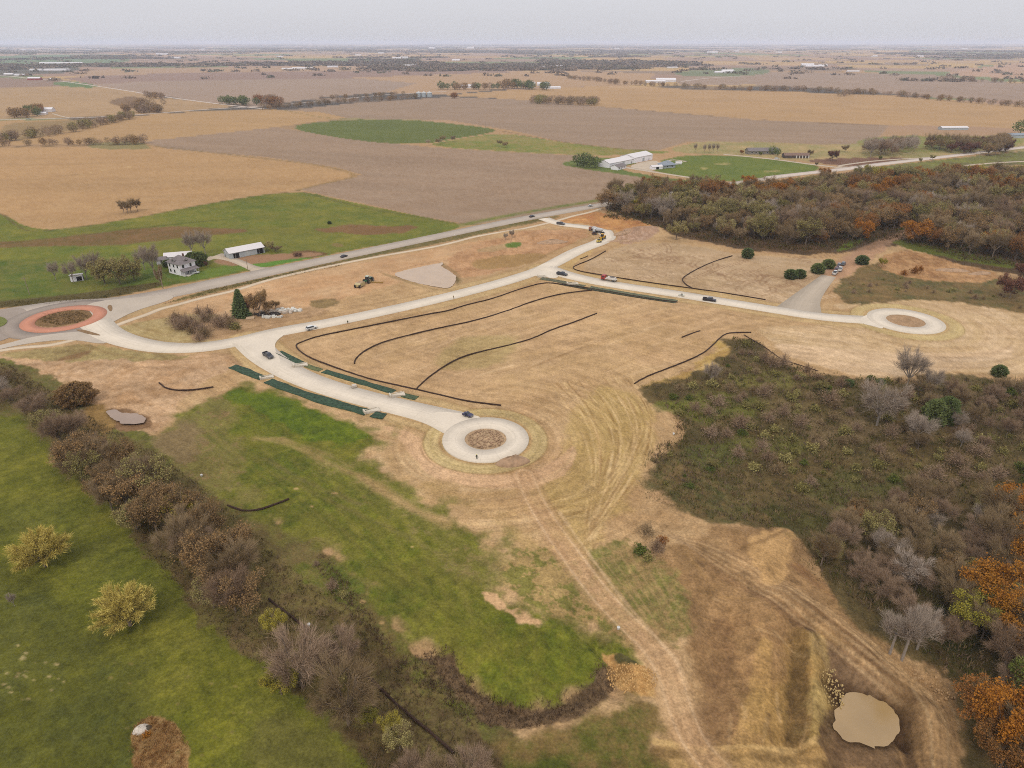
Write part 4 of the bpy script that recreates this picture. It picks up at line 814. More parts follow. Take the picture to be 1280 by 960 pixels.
def cone_proto(kind, seed, Ht, Rc, n, m, roundy=0, lsz=.5):
    rs = np.random.RandomState(seed); z = rs.uniform(.03, 1, n) ** (1.25 if not roundy else 1.0); az = rs.uniform(0, 2 * math.pi, n)
    lob = 1 + .16 * np.sin(az * 5 + z * 9 + seed) + .12 * np.sin(az * 9 - z * 17); prof = (1 - z) ** .8 if not roundy else np.sqrt(np.clip(1 - ((z - .42) / .6) ** 2, 0.01, 1))
    if not roundy: lob = lob * (.75 + .35 * ((z * 11) % 1))
    r = Rc * prof * lob * rs.uniform(.55, 1, n) ** .4
    P = np.stack([r * np.cos(az), r * np.sin(az), z * Ht * .98], 1); d = unit(np.stack([np.cos(az), np.sin(az), np.full(n, -.15 if not roundy else .6)], 1) + rs.normal(size=(n, 3)) * .35)
    a = slivers(P, d, rs.uniform(.5, 1.2, n) * lsz * 1.8, lsz * rs.uniform(.5, 1.1, n), rs); b = leaves(P * np.array([.9, .9, 1]), lsz * .7, rs)
    V, Fa = join([a, b]); me = npmesh(kind + '_crown', V, Fa, LM[m]); tb = MB().tube([(0, 0, -.3), (0, 0, Ht * .9)], [Ht * .02, .03], 6).mesh(kind + '_trunk', BARK)
    return dict(kind=kind, crown=me, trunk=tb, H=Ht, R=Rc)
def bush_proto(kind, seed, Ht, Rc, n, m, tw=.05, leaf=0, lsz=.2):
    rs = np.random.RandomState(seed); az = rs.uniform(0, 2 * math.pi, n); el = np.abs(rs.normal(.9, .45, n)).clip(.1, 1.57); t = rs.uniform(.1, 1, n) ** .6
    lob = 1 + .25 * np.sin(az * 3 + seed) + .15 * np.sin(az * 7 + 2 * seed); D_ = np.stack([np.cos(el) * np.cos(az), np.cos(el) * np.sin(az), np.sin(el)], 1)
    P = D_ * np.array([Rc, Rc, Ht]) * (t * lob * .85)[:, None]; a = slivers(P, unit(D_ + rs.normal(size=(n, 3)) * .45), rs.uniform(.3, .7, n) * Ht * .4, tw * rs.uniform(.7, 1.6, n), rs); ps = [a]
    if leaf: ps.append(leaves(P[:leaf] + rs.normal(size=(leaf, 3)) * .1, lsz, rs))
    mb = MB()
    for i in range(5): mb.tube([(0, 0, -.2), tuple(P[i] * .8)], [.06, .02], 3)
    V, Fa = join(ps); return dict(kind=kind, crown=npmesh(kind + '_crown', V, Fa, LM[m]), trunk=mb.mesh(kind + '_trunk', BARK), H=Ht, R=Rc)
def willow_proto(seed, Ht=9.5, Rc=6.6, n=44):
    rs = np.random.RandomState(seed); ps = []; mb = MB(); mb.tube([(0, 0, -.3), (0, 0, Ht * .2)], [.42, .34], 8)
    for b_ in range(n):
        az = b_ * 2.4 + rs.normal() * .2; el = math.asin(min(.98, .08 + .9 * ((b_ + .5) / n))); L_ = rs.uniform(.75, 1.1); tip = np.array([Rc * .9 * math.cos(el) * math.cos(az), Rc * .9 * math.cos(el) * math.sin(az), Ht * (.28 + .68 * math.sin(el))]) * np.array([L_, L_, rs.uniform(.85, 1.05)]); mid = tip * .5 + np.array([0, 0, Ht * .12])
        mb.tube([(0, 0, Ht * .18), tuple(mid), tuple(tip * .93)], [.13, .08, .03], 4)
        m_ = 190; t = rs.uniform(.35, 1.0, m_)[:, None]; c = np.where(t < .5, mid * t * 2, mid + (tip - mid) * (t * 2 - 1)) + rs.normal(size=(m_, 3)) * .2; d = unit(unit(tip) * 1.1 + rs.normal(size=(m_, 3)) * .42 + np.array([0, 0, .1]))
        for q in range(2):
            l = rs.uniform(.4, .8, m_); ps.append(slivers(c, d, l * 1.1, .11 * rs.uniform(.6, 1.3, m_), rs)); c = c + d * l[:, None]; d = unit(d + np.array([0, 0, -.3]) + rs.normal(size=(m_, 3)) * .15)
    V, Fa = join(ps); return dict(kind='willow', crown=npmesh('willow_crown', V, Fa, LM['willow']), trunk=mb.mesh('willow_trunk', BARK), H=Ht, R=Rc)
PR = {}
PR['bare'] = [tree_proto('bare_tree', 10 + i, m='bare', ntw=36, tw=.045, Ht=12.5 + i) for i in range(4)]
PR['mauve'] = [tree_proto('bare_tree', 20 + i, m='mauve', ntw=38, Rc=5.6, tw=.042) for i in range(3)]
PR['grey'] = [tree_proto('bare_tree', 27 + i, m='grey', ntw=22, Rc=5.2, bark=BARKP, tw=.05) for i in range(2)]
PR['tall'] = [tree_proto('bare_tree', 37 + i, m='grey', ntw=26, Rc=4.4, Ht=15, bark=BARKP, tw=.05, lo=.5, n0=6, base=.5) for i in range(2)]
PR['brown'] = [tree_proto('brown_leaved_tree', 30 + i, m='bare', m2='brown', ntw=22, nlf=24, lsz=.17, tw=.045) for i in range(3)]
PR['olive'] = [tree_proto('olive_leaved_tree', 40 + i, m='bare', m2='olive', ntw=18, nlf=32, lsz=.18, tw=.045) for i in range(2)]
PR['rust'] = [tree_proto('rust_leaved_tree', 50 + i, m='brown', m2='rust', ntw=14, nlf=34, lsz=.18) for i in range(2)]
PR['orange'] = [tree_proto('orange_leaved_tree', 55 + i, m='rust', m2='orange', ntw=16, nlf=52, lsz=.18, Rc=6.5) for i in range(2)]
PR['yellow'] = [tree_proto('yellow_green_tree', 60 + i, m='olive', m2='yellow', ntw=16, nlf=44, lsz=.18) for i in range(2)]
PR['green'] = [tree_proto('green_tree', 65 + i, m='olive', m2='green', ntw=10, nlf=44, lsz=.2) for i in range(2)]
PR['maroon'] = [tree_proto('maroon_tree', 68, m='maroon', m2='maroon', ntw=16, nlf=34, lsz=.2)]
PR['cedar'] = [cone_proto('cedar_tree', 70, 5.8, 2.9, 2600, 'cedar', 1, .36), cone_proto('cedar_tree', 72, 5.4, 3.1, 2600, 'cedar', 1, .4)]
PR['spruce'] = [cone_proto('spruce_tree', 75, 14, 3.6, 4200, 'spruce', 0, .5)]
PR['rbrown'] = [cone_proto('brown_leaved_tree', 78, 7.5, 6.2, 6500, 'brown', 1, .34)]
PR['willow'] = [willow_proto(80), willow_proto(81, 10.5, 6.4)]
PR['bbush'] = [bush_proto('brown_bush', 90 + i, 2.6, 2.3, 700, 'bare', .07) for i in range(2)]
PR['obush'] = [bush_proto('olive_bush', 93 + i, 2.0, 2.0, 500, 'olive', .09, 350, .2) for i in range(2)]
PR['gbush'] = [bush_proto('green_bush', 96, 1.8, 1.9, 450, 'green', .09, 400, .2)]
PR['rbush'] = [bush_proto('rust_bush', 98, 3.0, 2.6, 700, 'rust', .08, 500, .2)]
PR['mbush'] = [bush_proto('brown_bush', 99, 3.2, 2.8, 1000, 'mauve', .07)]
# far copies: one small mesh, trunk and crown together
for k_, m_ in (('fbare', 'bare'), ('fmauve', 'mauve'), ('fbrown', 'brown'), ('fgreen', 'cedar'), ('folive', 'olive'), ('frust', 'rust')):
    rs_ = np.random.RandomState(sum(map(ord, k_))); out_ = []
    for q in range(2):
        n = 330; P = unit(rs_.normal(size=(n, 3))) * (rs_.uniform(.3, 1, n) ** .4)[:, None] * np.array([5.2, 5.2, 4.6]) * (1 + .22 * np.sin(rs_.uniform(0, 9, n)))[:, None] + np.array([0, 0, 6.2])
        V_, F_ = join([slivers(P, unit(rs_.normal(size=(n, 3)) + np.array([0, 0, .7])), rs_.uniform(1.2, 2.6, n), rs_.uniform(.25, .5, n) * (1 if m_ in ('bare', 'mauve') else 1.8), rs_), slivers(np.array([[0, 0, -.5], [0.1, 0, -.5]]), np.array([[0, 0, 1.], [0.2, 0, 1]]), [8, 7], [.8, .6], rs_)])
        out_.append(dict(kind={'bare': 'bare_tree', 'mauve': 'bare_tree', 'brown': 'brown_leaved_tree', 'cedar': 'evergreen_tree', 'olive': 'olive_leaved_tree', 'rust': 'rust_leaved_tree'}[m_], crown=npmesh(k_, V_, F_, LM[m_]), trunk=None, H=11, R=5.4))
    PR[k_] = out_
ADJ = {'tall': 'tall leafless tree with pale trunk', 'bare': 'leafless brown-grey tree', 'mauve': 'leafless mauve-grey tree', 'grey': 'leafless pale-barked tree', 'brown': 'brown-leaved tree', 'olive': 'dull olive tree', 'rust': 'rust-red tree', 'orange': 'orange-leaved tree', 'yellow': 'yellow-green tree', 'green': 'leafy green tree', 'maroon': 'dark maroon tree', 'cedar': 'round dark green cedar', 'spruce': 'tall dark green spruce', 'willow': 'spreading yellow-green willow',
       'bbush': 'brown leafless bush', 'obush': 'olive bush', 'gbush': 'green bush', 'rbush': 'rust-coloured bush', 'mbush': 'mauve-brown twiggy bush', 'rbrown': 'dense round brown tree', 'fbare': 'leafless brown tree', 'fmauve': 'leafless mauve tree', 'fbrown': 'brown tree', 'fgreen': 'dark evergreen', 'folive': 'olive tree', 'frust': 'rust-coloured tree'}
RS = np.random.RandomState(77)
QUEUE = []
def plant(kind, x, y, sc, place, group=None, label=None, wide=None, parts=True, bulk=False):
    vi = RS.randint(len(PR[kind])); pr = PR[kind][vi]; z = float(height(x, y)) - .15; wdt = wide or RS.uniform(.9, 1.15)
    cat = 'bush' if 'bush' in kind else 'tree'; lb = label or (ADJ[kind] + ' ' + place); lb = lb if len(lb.split()) <= 16 else lb.replace('very ', '').replace('narrow ', '').replace('broad ', ''); rz = RS.uniform(0, 6.28)
    QUEUE.append((pr['kind'], kind, vi, x, y, z, sc, wdt, rz, lb, cat, group, parts, bulk))
KEEP = 285
def plant_all():
    byk = {}
    for q in QUEUE: byk.setdefault(q[0], []).append(q)
    for name, qs in byk.items():
        qs.sort(key=lambda q: (q[13], -q[6] * q[7] / math.hypot(q[3], q[4]))); rest = qs[KEEP:]
        for (nm, kind, vi, x, y, z, sc, wdt, rz, lb, cat, group, parts, bulk) in qs[:KEEP]:
            pr = PR[kind][vi]; sc3 = (sc * wdt, sc * wdt, sc)
            if pr['trunk'] is None or not parts: link(nm, pr['crown'], None, (x, y, z), rz, lb, cat, group, scale=sc3); continue
            t = link(nm, None, None, (x, y, z), rz, lb, cat, group, scale=sc3)
            link('trunk' if cat == 'tree' else 'stem', pr['trunk'], t); link('crown' if cat == 'tree' else 'foliage', pr['crown'], t)
        if not rest: continue
        Vs, Cs = [], []
        for (nm, kind, vi, x, y, z, sc, wdt, rz, lb, cat, group, parts, bulk) in rest:
            me_ = PR[kind][vi]['crown']; co_ = np.empty(len(me_.vertices) * 3, np.float32); me_.vertices.foreach_get('co', co_); T_ = co_.reshape(-1, 3, 3); mx_ = 950
            if len(T_) > mx_:
                k = RS.permutation(len(T_))[:mx_]; cen = T_[k].mean(1, keepdims=True); T_ = cen + (T_[k] - cen) * math.sqrt(len(T_) / mx_) * .8
            T_ = T_ * np.array([sc * wdt, sc * wdt, sc]); cs, sn = math.cos(rz), math.sin(rz); T_ = np.stack([T_[..., 0] * cs - T_[..., 1] * sn + x, T_[..., 0] * sn + T_[..., 1] * cs + y, T_[..., 2] + z], -1)
            c1_, c2_ = LEAFC[kind.replace('fgreen', 'cedar')] if kind in LEAFC or kind == 'fgreen' else LEAFC[{'fbare': 'bare', 'fmauve': 'mauve', 'fbrown': 'brown', 'folive': 'olive', 'frust': 'rust', 'bbush': 'bare', 'obush': 'olive', 'gbush': 'green', 'rbush': 'rust', 'mbush': 'mauve'}[kind]]
            t = RS.uniform(); Vs.append(T_.reshape(-1, 3)); Cs.append(np.tile(c1_ * t + c2_ * (1 - t), (len(T_) * 3, 1)))
        V_ = np.vstack(Vs); me_ = npmesh(name + 's', V_, np.arange(len(V_)).reshape(-1, 3), vcolmat(name + '_mass', .97, 0)); setcol(me_, np.vstack(Cs))
        link('far_' + name + 's' if 'bush' not in name else 'far_' + name + 'es', me_, kind='stuff', label='the many smaller and farther %ss massed behind the ones nearer by' % name.replace('_', ' '), cat='trees' if 'bush' not in name else 'bushes'); print('stuff', name, len(rest), len(V_) // 3)
def pick(wts):
    ks = list(wts); p = np.array([wts[k] for k in ks], float); return ks[RS.choice(len(ks), p=p / p.sum())]
def scatter(poly_, step, jit=.42):
    P = np.array(GP(poly_)); x0, y0 = P.min(0); x1, y1 = P.max(0); pts = []
    gx, gy = np.meshgrid(np.arange(x0, x1, step), np.arange(y0, y1, step * .9)); gx = gx + (np.arange(gx.shape[0]) % 2)[:, None] * step / 2
    gx = gx.ravel() + RS.uniform(-jit, jit, gx.size) * step; gy = gy.ravel() + RS.uniform(-jit, jit, gy.size) * step
    k = (sdpoly(gx, gy, P) > 0) & (dline(gx, gy, np.array([flat(*p) for p in [(1020, 345), (1062, 322), (1095, 308), (1140, 288)]])) > 10); return np.stack([gx[k], gy[k]], 1)
def grove(poly_, step, wts, sc, place, group, zones=None, wide=None, parts=True):
    pts = scatter(poly_, step)
    if not len(pts): return
    u_ = pts[:, 0] / pts[:, 1]; qu = np.quantile(u_, [.1, .26, .42, .58, .74, .9]); qr = np.quantile(pts[:, 1], [.1, .3, .5, .7, .88])
    A_ = ['far left', 'left', 'inner left', 'centre', 'inner right', 'right', 'far right']; B_ = ['front', 'second', 'third', 'fourth', 'fifth', 'rear']
    for x, y in pts:
        wt = wts(x, y) if callable(wts) else wts; k = pick(wt); big = RS.uniform(*sc); t = (big - sc[0]) / (sc[1] - sc[0])
        nm = 'very large ' if t > .88 else 'large ' if t > .66 else 'very small ' if t < .12 else 'small ' if t < .34 else ''; wd_ = wide or RS.uniform(.88, 1.18); nm = ('narrow ' if wd_ < .96 else 'broad ' if wd_ > 1.1 else '') + nm
        plant(k, x, y, big, '', group, label=nm + ADJ[k] + ', ' + B_[int(np.searchsorted(qr, y))] + ' band, ' + A_[int(np.searchsorted(qu, x / y))] + ' of ' + place, wide=wd_, parts=parts, bulk=True)
def rowtrees(pts, step, wts, sc, place, group, spread=3, parts=True):
    P = np.array(GP(pts)); P = resample(P, step * .75); n = len(P); A_ = ['left end', 'left quarter', 'left half', 'middle', 'right half', 'right quarter', 'right end']
    for i, (x, y) in enumerate(P):
        if n > 12 and RS.uniform() < .12: continue
        k = pick(wts); big = RS.uniform(*sc); t = (big - sc[0]) / (sc[1] - sc[0]); x += RS.normal() * spread; y += RS.normal() * spread
        nm = 'tall ' if t > .75 else 'short ' if t < .25 else ''
        plant(k, x, y, big, '', group, label=nm + ADJ[k] + ', ' + A_[min(6, int(7 * i / n))] + ' of ' + place, parts=parts, bulk=True)
# the big wood, upper right
def wood_mix(x, y):
    n = float(vnoise(x / 45 + 3, y / 38, 3)); m_ = float(vnoise(x / 30, y / 30 + 9, 4))
    if n > .66 and x > 60: return {'rust': 2.6, 'orange': 1.6, 'brown': 3.5, 'olive': 3, 'yellow': .8, 'bare': 2}
    if m_ > .66: return {'olive': 4, 'brown': 2, 'yellow': .8, 'grey': 2, 'bare': 1.5}
    return {'bare': 4.5, 'mauve': 2, 'brown': 4, 'olive': 3.4, 'grey': 1.3, 'rust': 1.2, 'orange': .25}
grove([(757, 270), (765, 250), (820, 238), (905, 244), (985, 240), (1060, 232), (1120, 226), (1180, 224), (1290, 220), (1420, 216), (1420, 350), (1290, 330), (1200, 318), (1150, 308), (1110, 300), (1060, 307), (1000, 309), (930, 303), (880, 294), (838, 284), (800, 274)], 10.8, wood_mix, (.65, 1.5), 'the big wood', 'trees of the wood behind the building site', wide=None)
for (px, py, k, sc) in ((772, 250, 'rust', .95), (871, 244, 'rust', 1), (935, 236, 'orange', 1.0), (1030, 222, 'orange', .8), (1168, 236, 'orange', 1.1), (1215, 226, 'rust', 1.1), (1150, 262, 'rust', 1.2), (1196, 270, 'rust', 1.1), (1240, 236, 'orange', 1.0), (1168, 300, 'rust', 1.1), (1240, 322, 'bare', 1.2), (1262, 372, 'maroon', 1.05), (1278, 350, 'maroon', .9), (845, 300, 'olive', 1.1), (905, 296, 'olive', 1.15)):
    x, y, _ = G(px, py); plant(k, x, y, sc, '', 'trees of the wood behind the building site', label=ADJ[k] + ', ' + ('left end' if px < 900 else 'middle' if px < 1100 else 'right end') + ' of the big wood, ' + ('far side' if py < 240 else 'near side' if py > 290 else 'heart'))
# far side copses and farm trees
grove([(1078, 192), (1085, 186), (1140, 182), (1142, 193), (1120, 197), (1085, 196)], 11, {'grey': 4, 'mauve': 2}, (1.0, 1.5), 'the pale copse', 'trees of the pale bare copse')
grove([(1150, 188), (1160, 181), (1200, 184), (1260, 178), (1262, 190), (1240, 196), (1200, 193)], 12, {'bare': 4, 'maroon': 3, 'olive': 2, 'brown': 2}, (.9, 1.4), 'the dark roadside copse', 'trees of the dark copse by the road')
for (px, py, k, sc, lb) in ((1040, 201, 'maroon', 1.1, 'purple-brown bare tree beside the brown garden plot'), (1275, 168, 'fgreen', 1.6, 'dark evergreen at the right edge above the main road'), (1012, 196, 'bare', .7, 'thin bare tree beyond the low farmhouse'), (1056, 190, 'bare', .7, 'thin bare tree behind the brown plot'), (1100, 200, 'green', .4, 'small dark green tree below the pale copse'), (927, 193, 'rust', .45, 'small rust tree left of the grey farmhouse'),
                            (965, 193, 'fgreen', .8, 'evergreen in front of the grey farmhouse right side'), (972, 195, 'fgreen', .7, 'lower evergreen beside the grey farmhouse'), (950, 195, 'green', .45, 'round green shrub before the grey farmhouse'), (1020, 208, 'bare', .35, 'tiny bare tree at the drive fork'), (1165, 200, 'olive', .5, 'olive tree beside the main road bend'), (1150, 203, 'olive', .4, 'low olive tree below the main road')):
    x, y, _ = G(px, py); plant(k, x, y, sc, '', label=lb)
for i, px in enumerate((880, 887, 893, 899, 872)):
    x, y, _ = G(px, 192); plant('grey', x, y + i * 3, .95, '', 'bare trees behind the green paddock', label=['first', 'second', 'third', 'fourth', 'shortest'][i] + ' thin bare tree from the left behind the green paddock' if i < 4 else 'lowest thin bare tree at the left behind the green paddock', wide=.45)
for i, (px, py, sc) in enumerate(((722, 207, 1.0), (729, 209, 1.15), (737, 210, 1.1), (744, 210, .95), (733, 206, 1.05))):
    x, y, _ = G(px, py); plant('fgreen', x, y, sc, '', 'evergreens left of the white hall', label=['leftmost dark evergreen of the clump by the white hall', 'second dark evergreen from the left by the white hall', 'third dark evergreen from the left by the white hall', 'rightmost dark evergreen of the clump by the white hall', 'rear dark evergreen of the clump by the white hall'][i])
# tree rows through the fields
BM = {'fbare': 5, 'fmauve': 4, 'fbrown': 2}
rowtrees([(2, 178), (40, 172), (70, 168), (92, 164), (110, 160), (130, 155), (150, 152), (164, 147)], 6, {'fbare': 4, 'fmauve': 4, 'folive': 3}, (.8, 1.15), 'the left field hedgerow', 'trees of the left hedgerow', 5, False)
rowtrees([(-20, 183), (60, 181), (120, 181), (178, 180)], 7, BM, (.45, .85), 'the ditch thicket', 'trees of the ditch thicket', 3, False)
rowtrees([(148, 181), (162, 180), (178, 180)], 9, BM, (.8, 1.1), 'the end clump of the ditch thicket', 'trees of the thicket end', 4, False)
rowtrees([(155, 140), (175, 141), (200, 141), (168, 135), (192, 132)], 6, {'fbare': 4, 'fbrown': 3, 'fmauve': 3}, (.9, 1.3), 'the gravel-road thicket', 'trees of the roadside thicket', 8, False)
rowtrees([(186, 122), (204, 124)], 12, {'fbrown': 2, 'fmauve': 3}, (1., 1.4), 'the country-road clump', 'trees of the small roadside clump', 5, False)
rowtrees([(10, 146), (20, 147), (36, 147), (45, 141), (50, 140)], 10, {'fbrown': 3, 'frust': 1, 'fgreen': 2}, (1., 1.4), 'the white house shelter', 'shelter trees of the white far house', 8, False)
rowtrees([(280, 130), (300, 131), (316, 132)], 8, {'fgreen': 1}, (1.2, 1.6), 'the evergreen windbreak', 'evergreens of the windbreak', 6, False)
rowtrees([(324, 128), (335, 131), (350, 134)], 8, {'fbrown': 2, 'frust': 1, 'fmauve': 1}, (1.2, 1.7), 'the red-brown farmstead', 'trees of the red-brown farmstead', 7, False)
rowtrees([(330, 137), (360, 135), (400, 131), (440, 128), (480, 126), (520, 123)], 8, BM, (.6, 1.05), 'the grain-bin hedgerow', 'trees of the long hedgerow', 5, False)
rowtrees([(400, 126), (440, 123), (500, 120)], 15, BM, (.7, 1.0), 'the second hedgerow', 'trees of the second hedgerow', 5, False)
rowtrees([(545, 112), (570, 112), (600, 112), (625, 111)], 12, {'fgreen': 2, 'fbrown': 2, 'fmauve': 1}, (1.2, 1.8), 'the windbreak beyond the bins', 'trees of the far windbreak', 9, False)
rowtrees([(632, 109), (650, 111), (670, 112), (690, 112)], 12, {'fgreen': 4, 'fbrown': 1}, (1.4, 2.1), 'the dark far windbreak', 'trees of the dark windbreak', 10, False)
rowtrees([(564, 123), (572, 123)], 9, {'frust': 1}, (1., 1.2), 'the pair right of the grain bins', 'reddish trees right of the grain bins', 3, False)
for r_ in range(3): rowtrees([(666, 127 + r_ * 1.2), (700, 128 + r_ * 1.2), (746, 129.5 + r_ * 1.2)], 9, {'fbare': 3, 'fmauve': 3, 'folive': 1}, (1.0, 1.35), 'the lone field grove, ' + ('far row', 'middle row', 'near row')[r_], 'trees of the bare grove in the fields', 3, False)
rowtrees([(705, 98), (740, 101), (770, 105), (800, 107), (840, 109), (880, 111), (930, 113), (960, 114)], 11, BM, (.8, 1.3), 'the middle creek hedgerow', 'trees of the middle creek hedgerow', 12, False)
rowtrees([(955, 114), (1010, 114), (1060, 117)], 9, BM, (.8, 1.3), 'the creek line right of centre', 'trees of the creek hedgerow right of centre', 6, False)
rowtrees([(1050, 121), (1070, 117), (1120, 120), (1170, 125), (1230, 130), (1300, 135)], 8, BM, (.7, 1.2), 'the right-hand creek line', 'trees of the right creek hedgerow', 7, False)
rowtrees([(1175, 100), (1200, 101), (1240, 103), (1290, 105)], 12, BM, (.8, 1.4), 'the hillside hedgerow', 'trees of the hillside hedgerow', 10, False)
rowtrees([(535, 182), (545, 181), (555, 179), (570, 177)], 11, {'grey': 2, 'bare': 2}, (.55, .75), 'the thin green-field copse', 'thin trees at the corner of the green field', 4, False)
rowtrees([(625, 183), (638, 185)], 12, {'bare': 1}, (.45, .6), 'the far sapling row', 'saplings beyond the ploughed field', 3, False)
for i, (px, py, sc) in enumerate(((155, 266, 1.), (164, 265, 1.1), (172, 264, .9), (160, 267, .9))):
    x, y, _ = G(px, py); plant('bare', x, y, sc * .8, '', 'bare clump in the stubble field', label='low bare tree, ' + ['first', 'third', 'fourth', 'second'][i] + ' from the left of the lone clump in the stubble', wide=.85)
# farmyard trees
for (px, py, k, sc, wd, lb) in ((92, 353, 'grey', 1.1, .7, 'thin bare tree left of the white hut'), (109, 349, 'grey', 1.25, .7, 'bare tree just right of the white hut'), (70, 350, 'grey', .9, .7, 'faint bare tree far left of the white hut'), (121, 346, 'grey', 1.3, .7, 'bare tree left of the broad olive tree'), (131, 354, 'olive', 1.05, 1.2, 'left half of the broad olive tree clump by the road'), (150, 355, 'olive', 1.2, 1.2, 'big rounded olive-brown tree by the road'), (168, 350, 'olive', .95, 1.2, 'right rounded olive tree by the road'), (193, 344, 'grey', 1.5, .75, 'tall bare tree left of the farmhouse'), (181, 337, 'grey', 1.2, .7, 'bare tree behind the olive trees'), (203, 360, 'bare', 1.1, .35, 'slim bare tree beside the pole at the verge'),
                            (241, 320, 'grey', 1.3, .7, 'bare tree behind the farmhouse roof'), (257, 318, 'grey', 1.4, .7, 'tall bare tree between farmhouse and metal barn'), (243, 329, 'cedar', 1.1, 1.2, 'dark cedar against the farmhouse right wall'), (250, 331, 'cedar', 1.25, 1.1, 'outer dark cedar right of the farmhouse'), (210, 333, 'cedar', .7, 1.1, 'dark evergreen shrub at the farmhouse left corner'), (258, 334, 'maroon', .35, .5, 'small dark red tree at the end of the drive'), (214, 325, 'cedar', .6, 1.2, 'dark shrub behind the farmhouse left wing'),
                            (334, 313, 'olive', .5, 1.5, 'low olive bush tree behind the metal barn'), (345, 315, 'bare', .35, 1.8, 'bare brush right of the metal barn'), (412, 280, 'cedar', .4, 1., 'tiny evergreen on the meadow patch'), (372, 320, 'maroon', .18, 2.6, 'low maroon thicket by the highway verge'),
                            (302, 395, 'spruce', .92, 1.2, 'tall dark green spruce beside the rubble'), (325, 395, 'brown', 1.15, .75, 'tall reddish-brown tree right of the spruce'), (336, 393, 'brown', .62, .9, 'lower brown tree beside the tall reddish one'), (345, 386, 'brown', .4, 1.3, 'small brown tree above the rubble'), (318, 392, 'maroon', .85, .7, 'dark reddish tree touching the spruce'),
                            (640, 298, 'grey', .5, .9, 'lone bare sapling on the earthworks'), (632, 300, 'grey', .42, .9, 'second bare sapling left of the earthworks sapling'),
                            (97, 503, 'rbrown', .95, 1.0, 'dense dark brown round tree at the mud edge'),
                            (18, 757, 'grey', .33, .6, 'small pale bare sapling alone on the lawn'),
                            (57, 707, 'willow', 1.08, 1.0, 'yellow-green willow on the lawn, left of the two'), (163, 781, 'willow', 1.05, .98, 'yellow-green willow on the lawn nearest the tree belt')):
    x, y, _ = G(px, py); plant(k, x, y, sc, '', label=lb, wide=wd)
for (px, py, sc, lb) in ((988, 348, .88, 'left cedar of the pair on the tan lot'), (999, 347, .82, 'right cedar of the pair on the tan lot'), (1022, 341, .95, 'front cedar of the pair left of the parked cars'), (1035, 335, .9, 'rear cedar of the pair left of the parked cars'), (1077, 330, .9, 'cedar right of the parked cars'), (934, 322, .95, 'wide dark cedar at the wood edge behind the lots')):
    x, y, _ = G(px, py); plant('cedar', x, y, sc, '', label=lb, wide=1.1)
x, y, _ = G(1102, 333); plant('yellow', x, y, .45, '', label='small ragged olive cedar right of the parked cars', wide=.9)
for i, (px, py, sc) in enumerate(((1130, 343, .9), (1143, 341, 1.2), (1150, 338, .9))):
    x, y, _ = G(px, py); plant('rbush', x, y, sc, '', label=['left rust bush of the cluster on the bare bank', 'largest rust bush on the bare bank', 'right rust bush of the cluster on the bare bank'][i])
# brush clumps near the roundabout
grove([(210, 402), (222, 396), (262, 420), (268, 430), (250, 428), (222, 414)], 4.2, {'mbush': 3, 'bbush': 1}, (1.1, 1.7), 'the roundabout brush clump', 'bushes of the brush clump right of the roundabout')
grove([(244, 400), (250, 392), (282, 400), (304, 410), (300, 417), (268, 410)], 4.4, {'mbush': 2, 'bbush': 1, 'obush': .4}, (1.1, 1.6), 'the spruce brush clump', 'bushes of the brush clump near the spruce')
# left tree belt
BLT = {'bare': 5, 'mauve': 2.5, 'brown': 5, 'olive': 2.2}
grove([(0, 470), (14, 488), (60, 522), (100, 560), (92, 575), (60, 552), (15, 515), (-40, 490), (-40, 462)], 8.5, {'mauve': 4, 'grey': 2, 'bare': 3}, (.6, 1.0), 'the upper lawn belt', 'trees of the tree belt, upper stretch')
grove([(120, 570), (165, 565), (200, 585), (246, 640), (300, 690), (325, 725), (305, 775), (262, 755), (215, 705), (160, 655), (118, 620), (92, 590)], 8.0, BLT, (.75, 1.15), 'the middle lawn belt', 'trees of the tree belt, middle stretch')
for (px, py, k, sc, lb) in ((196, 650, 'brown', .85, 'brown-topped tree leaning out of the belt'), (225, 660, 'yellow', .85, 'pale yellowish tree in the middle of the belt'), (236, 655, 'brown', .95, 'tree with rusty crown top in the belt'), (295, 765, 'mauve', 1.0, 'dark bare tree at the belt edge below the willow'), (268, 760, 'olive', .7, 'olive shrub-like tree at the lawn edge'), (345, 790, 'yellow', .5, 'small yellow-green tree between belt and lawn'), (378, 858, 'mauve', 1.1, 'wide pinkish bare tree on the lawn edge'), (436, 905, 'bare', 1.1, 'grey-purple bare tree beside the black sock'), (352, 868, 'yellow', .6, 'small amber-yellow tree on the lawn edge'), (425, 840, 'mauve', .85, 'pinkish bare tree above the black sock'), (490, 920, 'yellow', .42, 'small yellow-green tree below the black sock'), (500, 938, 'olive', .5, 'olive tree near the bottom of the belt'), (520, 985, 'mauve', .65, 'mauve bare tree at the bottom of the belt'), (590, 985, 'mauve', .7, 'mauve bare tree at the bottom edge'), (460, 905, 'yellow', .35, 'low yellow shrub tree beside the sock'), (560, 1000, 'bare', .7, 'bare brown tree at the bottom edge')):
    x, y, _ = G(px, py); plant(k, x, y, sc, '', label=lb)
grove([(250, 650), (300, 660), (330, 700), (345, 735), (330, 775), (290, 775), (262, 740), (240, 700)], 8.2, {'bare': 4, 'brown': 4, 'mauve': 2}, (.7, 1.0), 'the belt bend by the willow', 'trees of the belt bend')
grove([(60, 520), (110, 545), (150, 575), (140, 600), (95, 590), (60, 560)], 7.6, {'mauve': 3, 'bare': 3, 'olive': 2}, (.55, .85), 'the belt below the puddle', 'trees of the belt below the puddle')
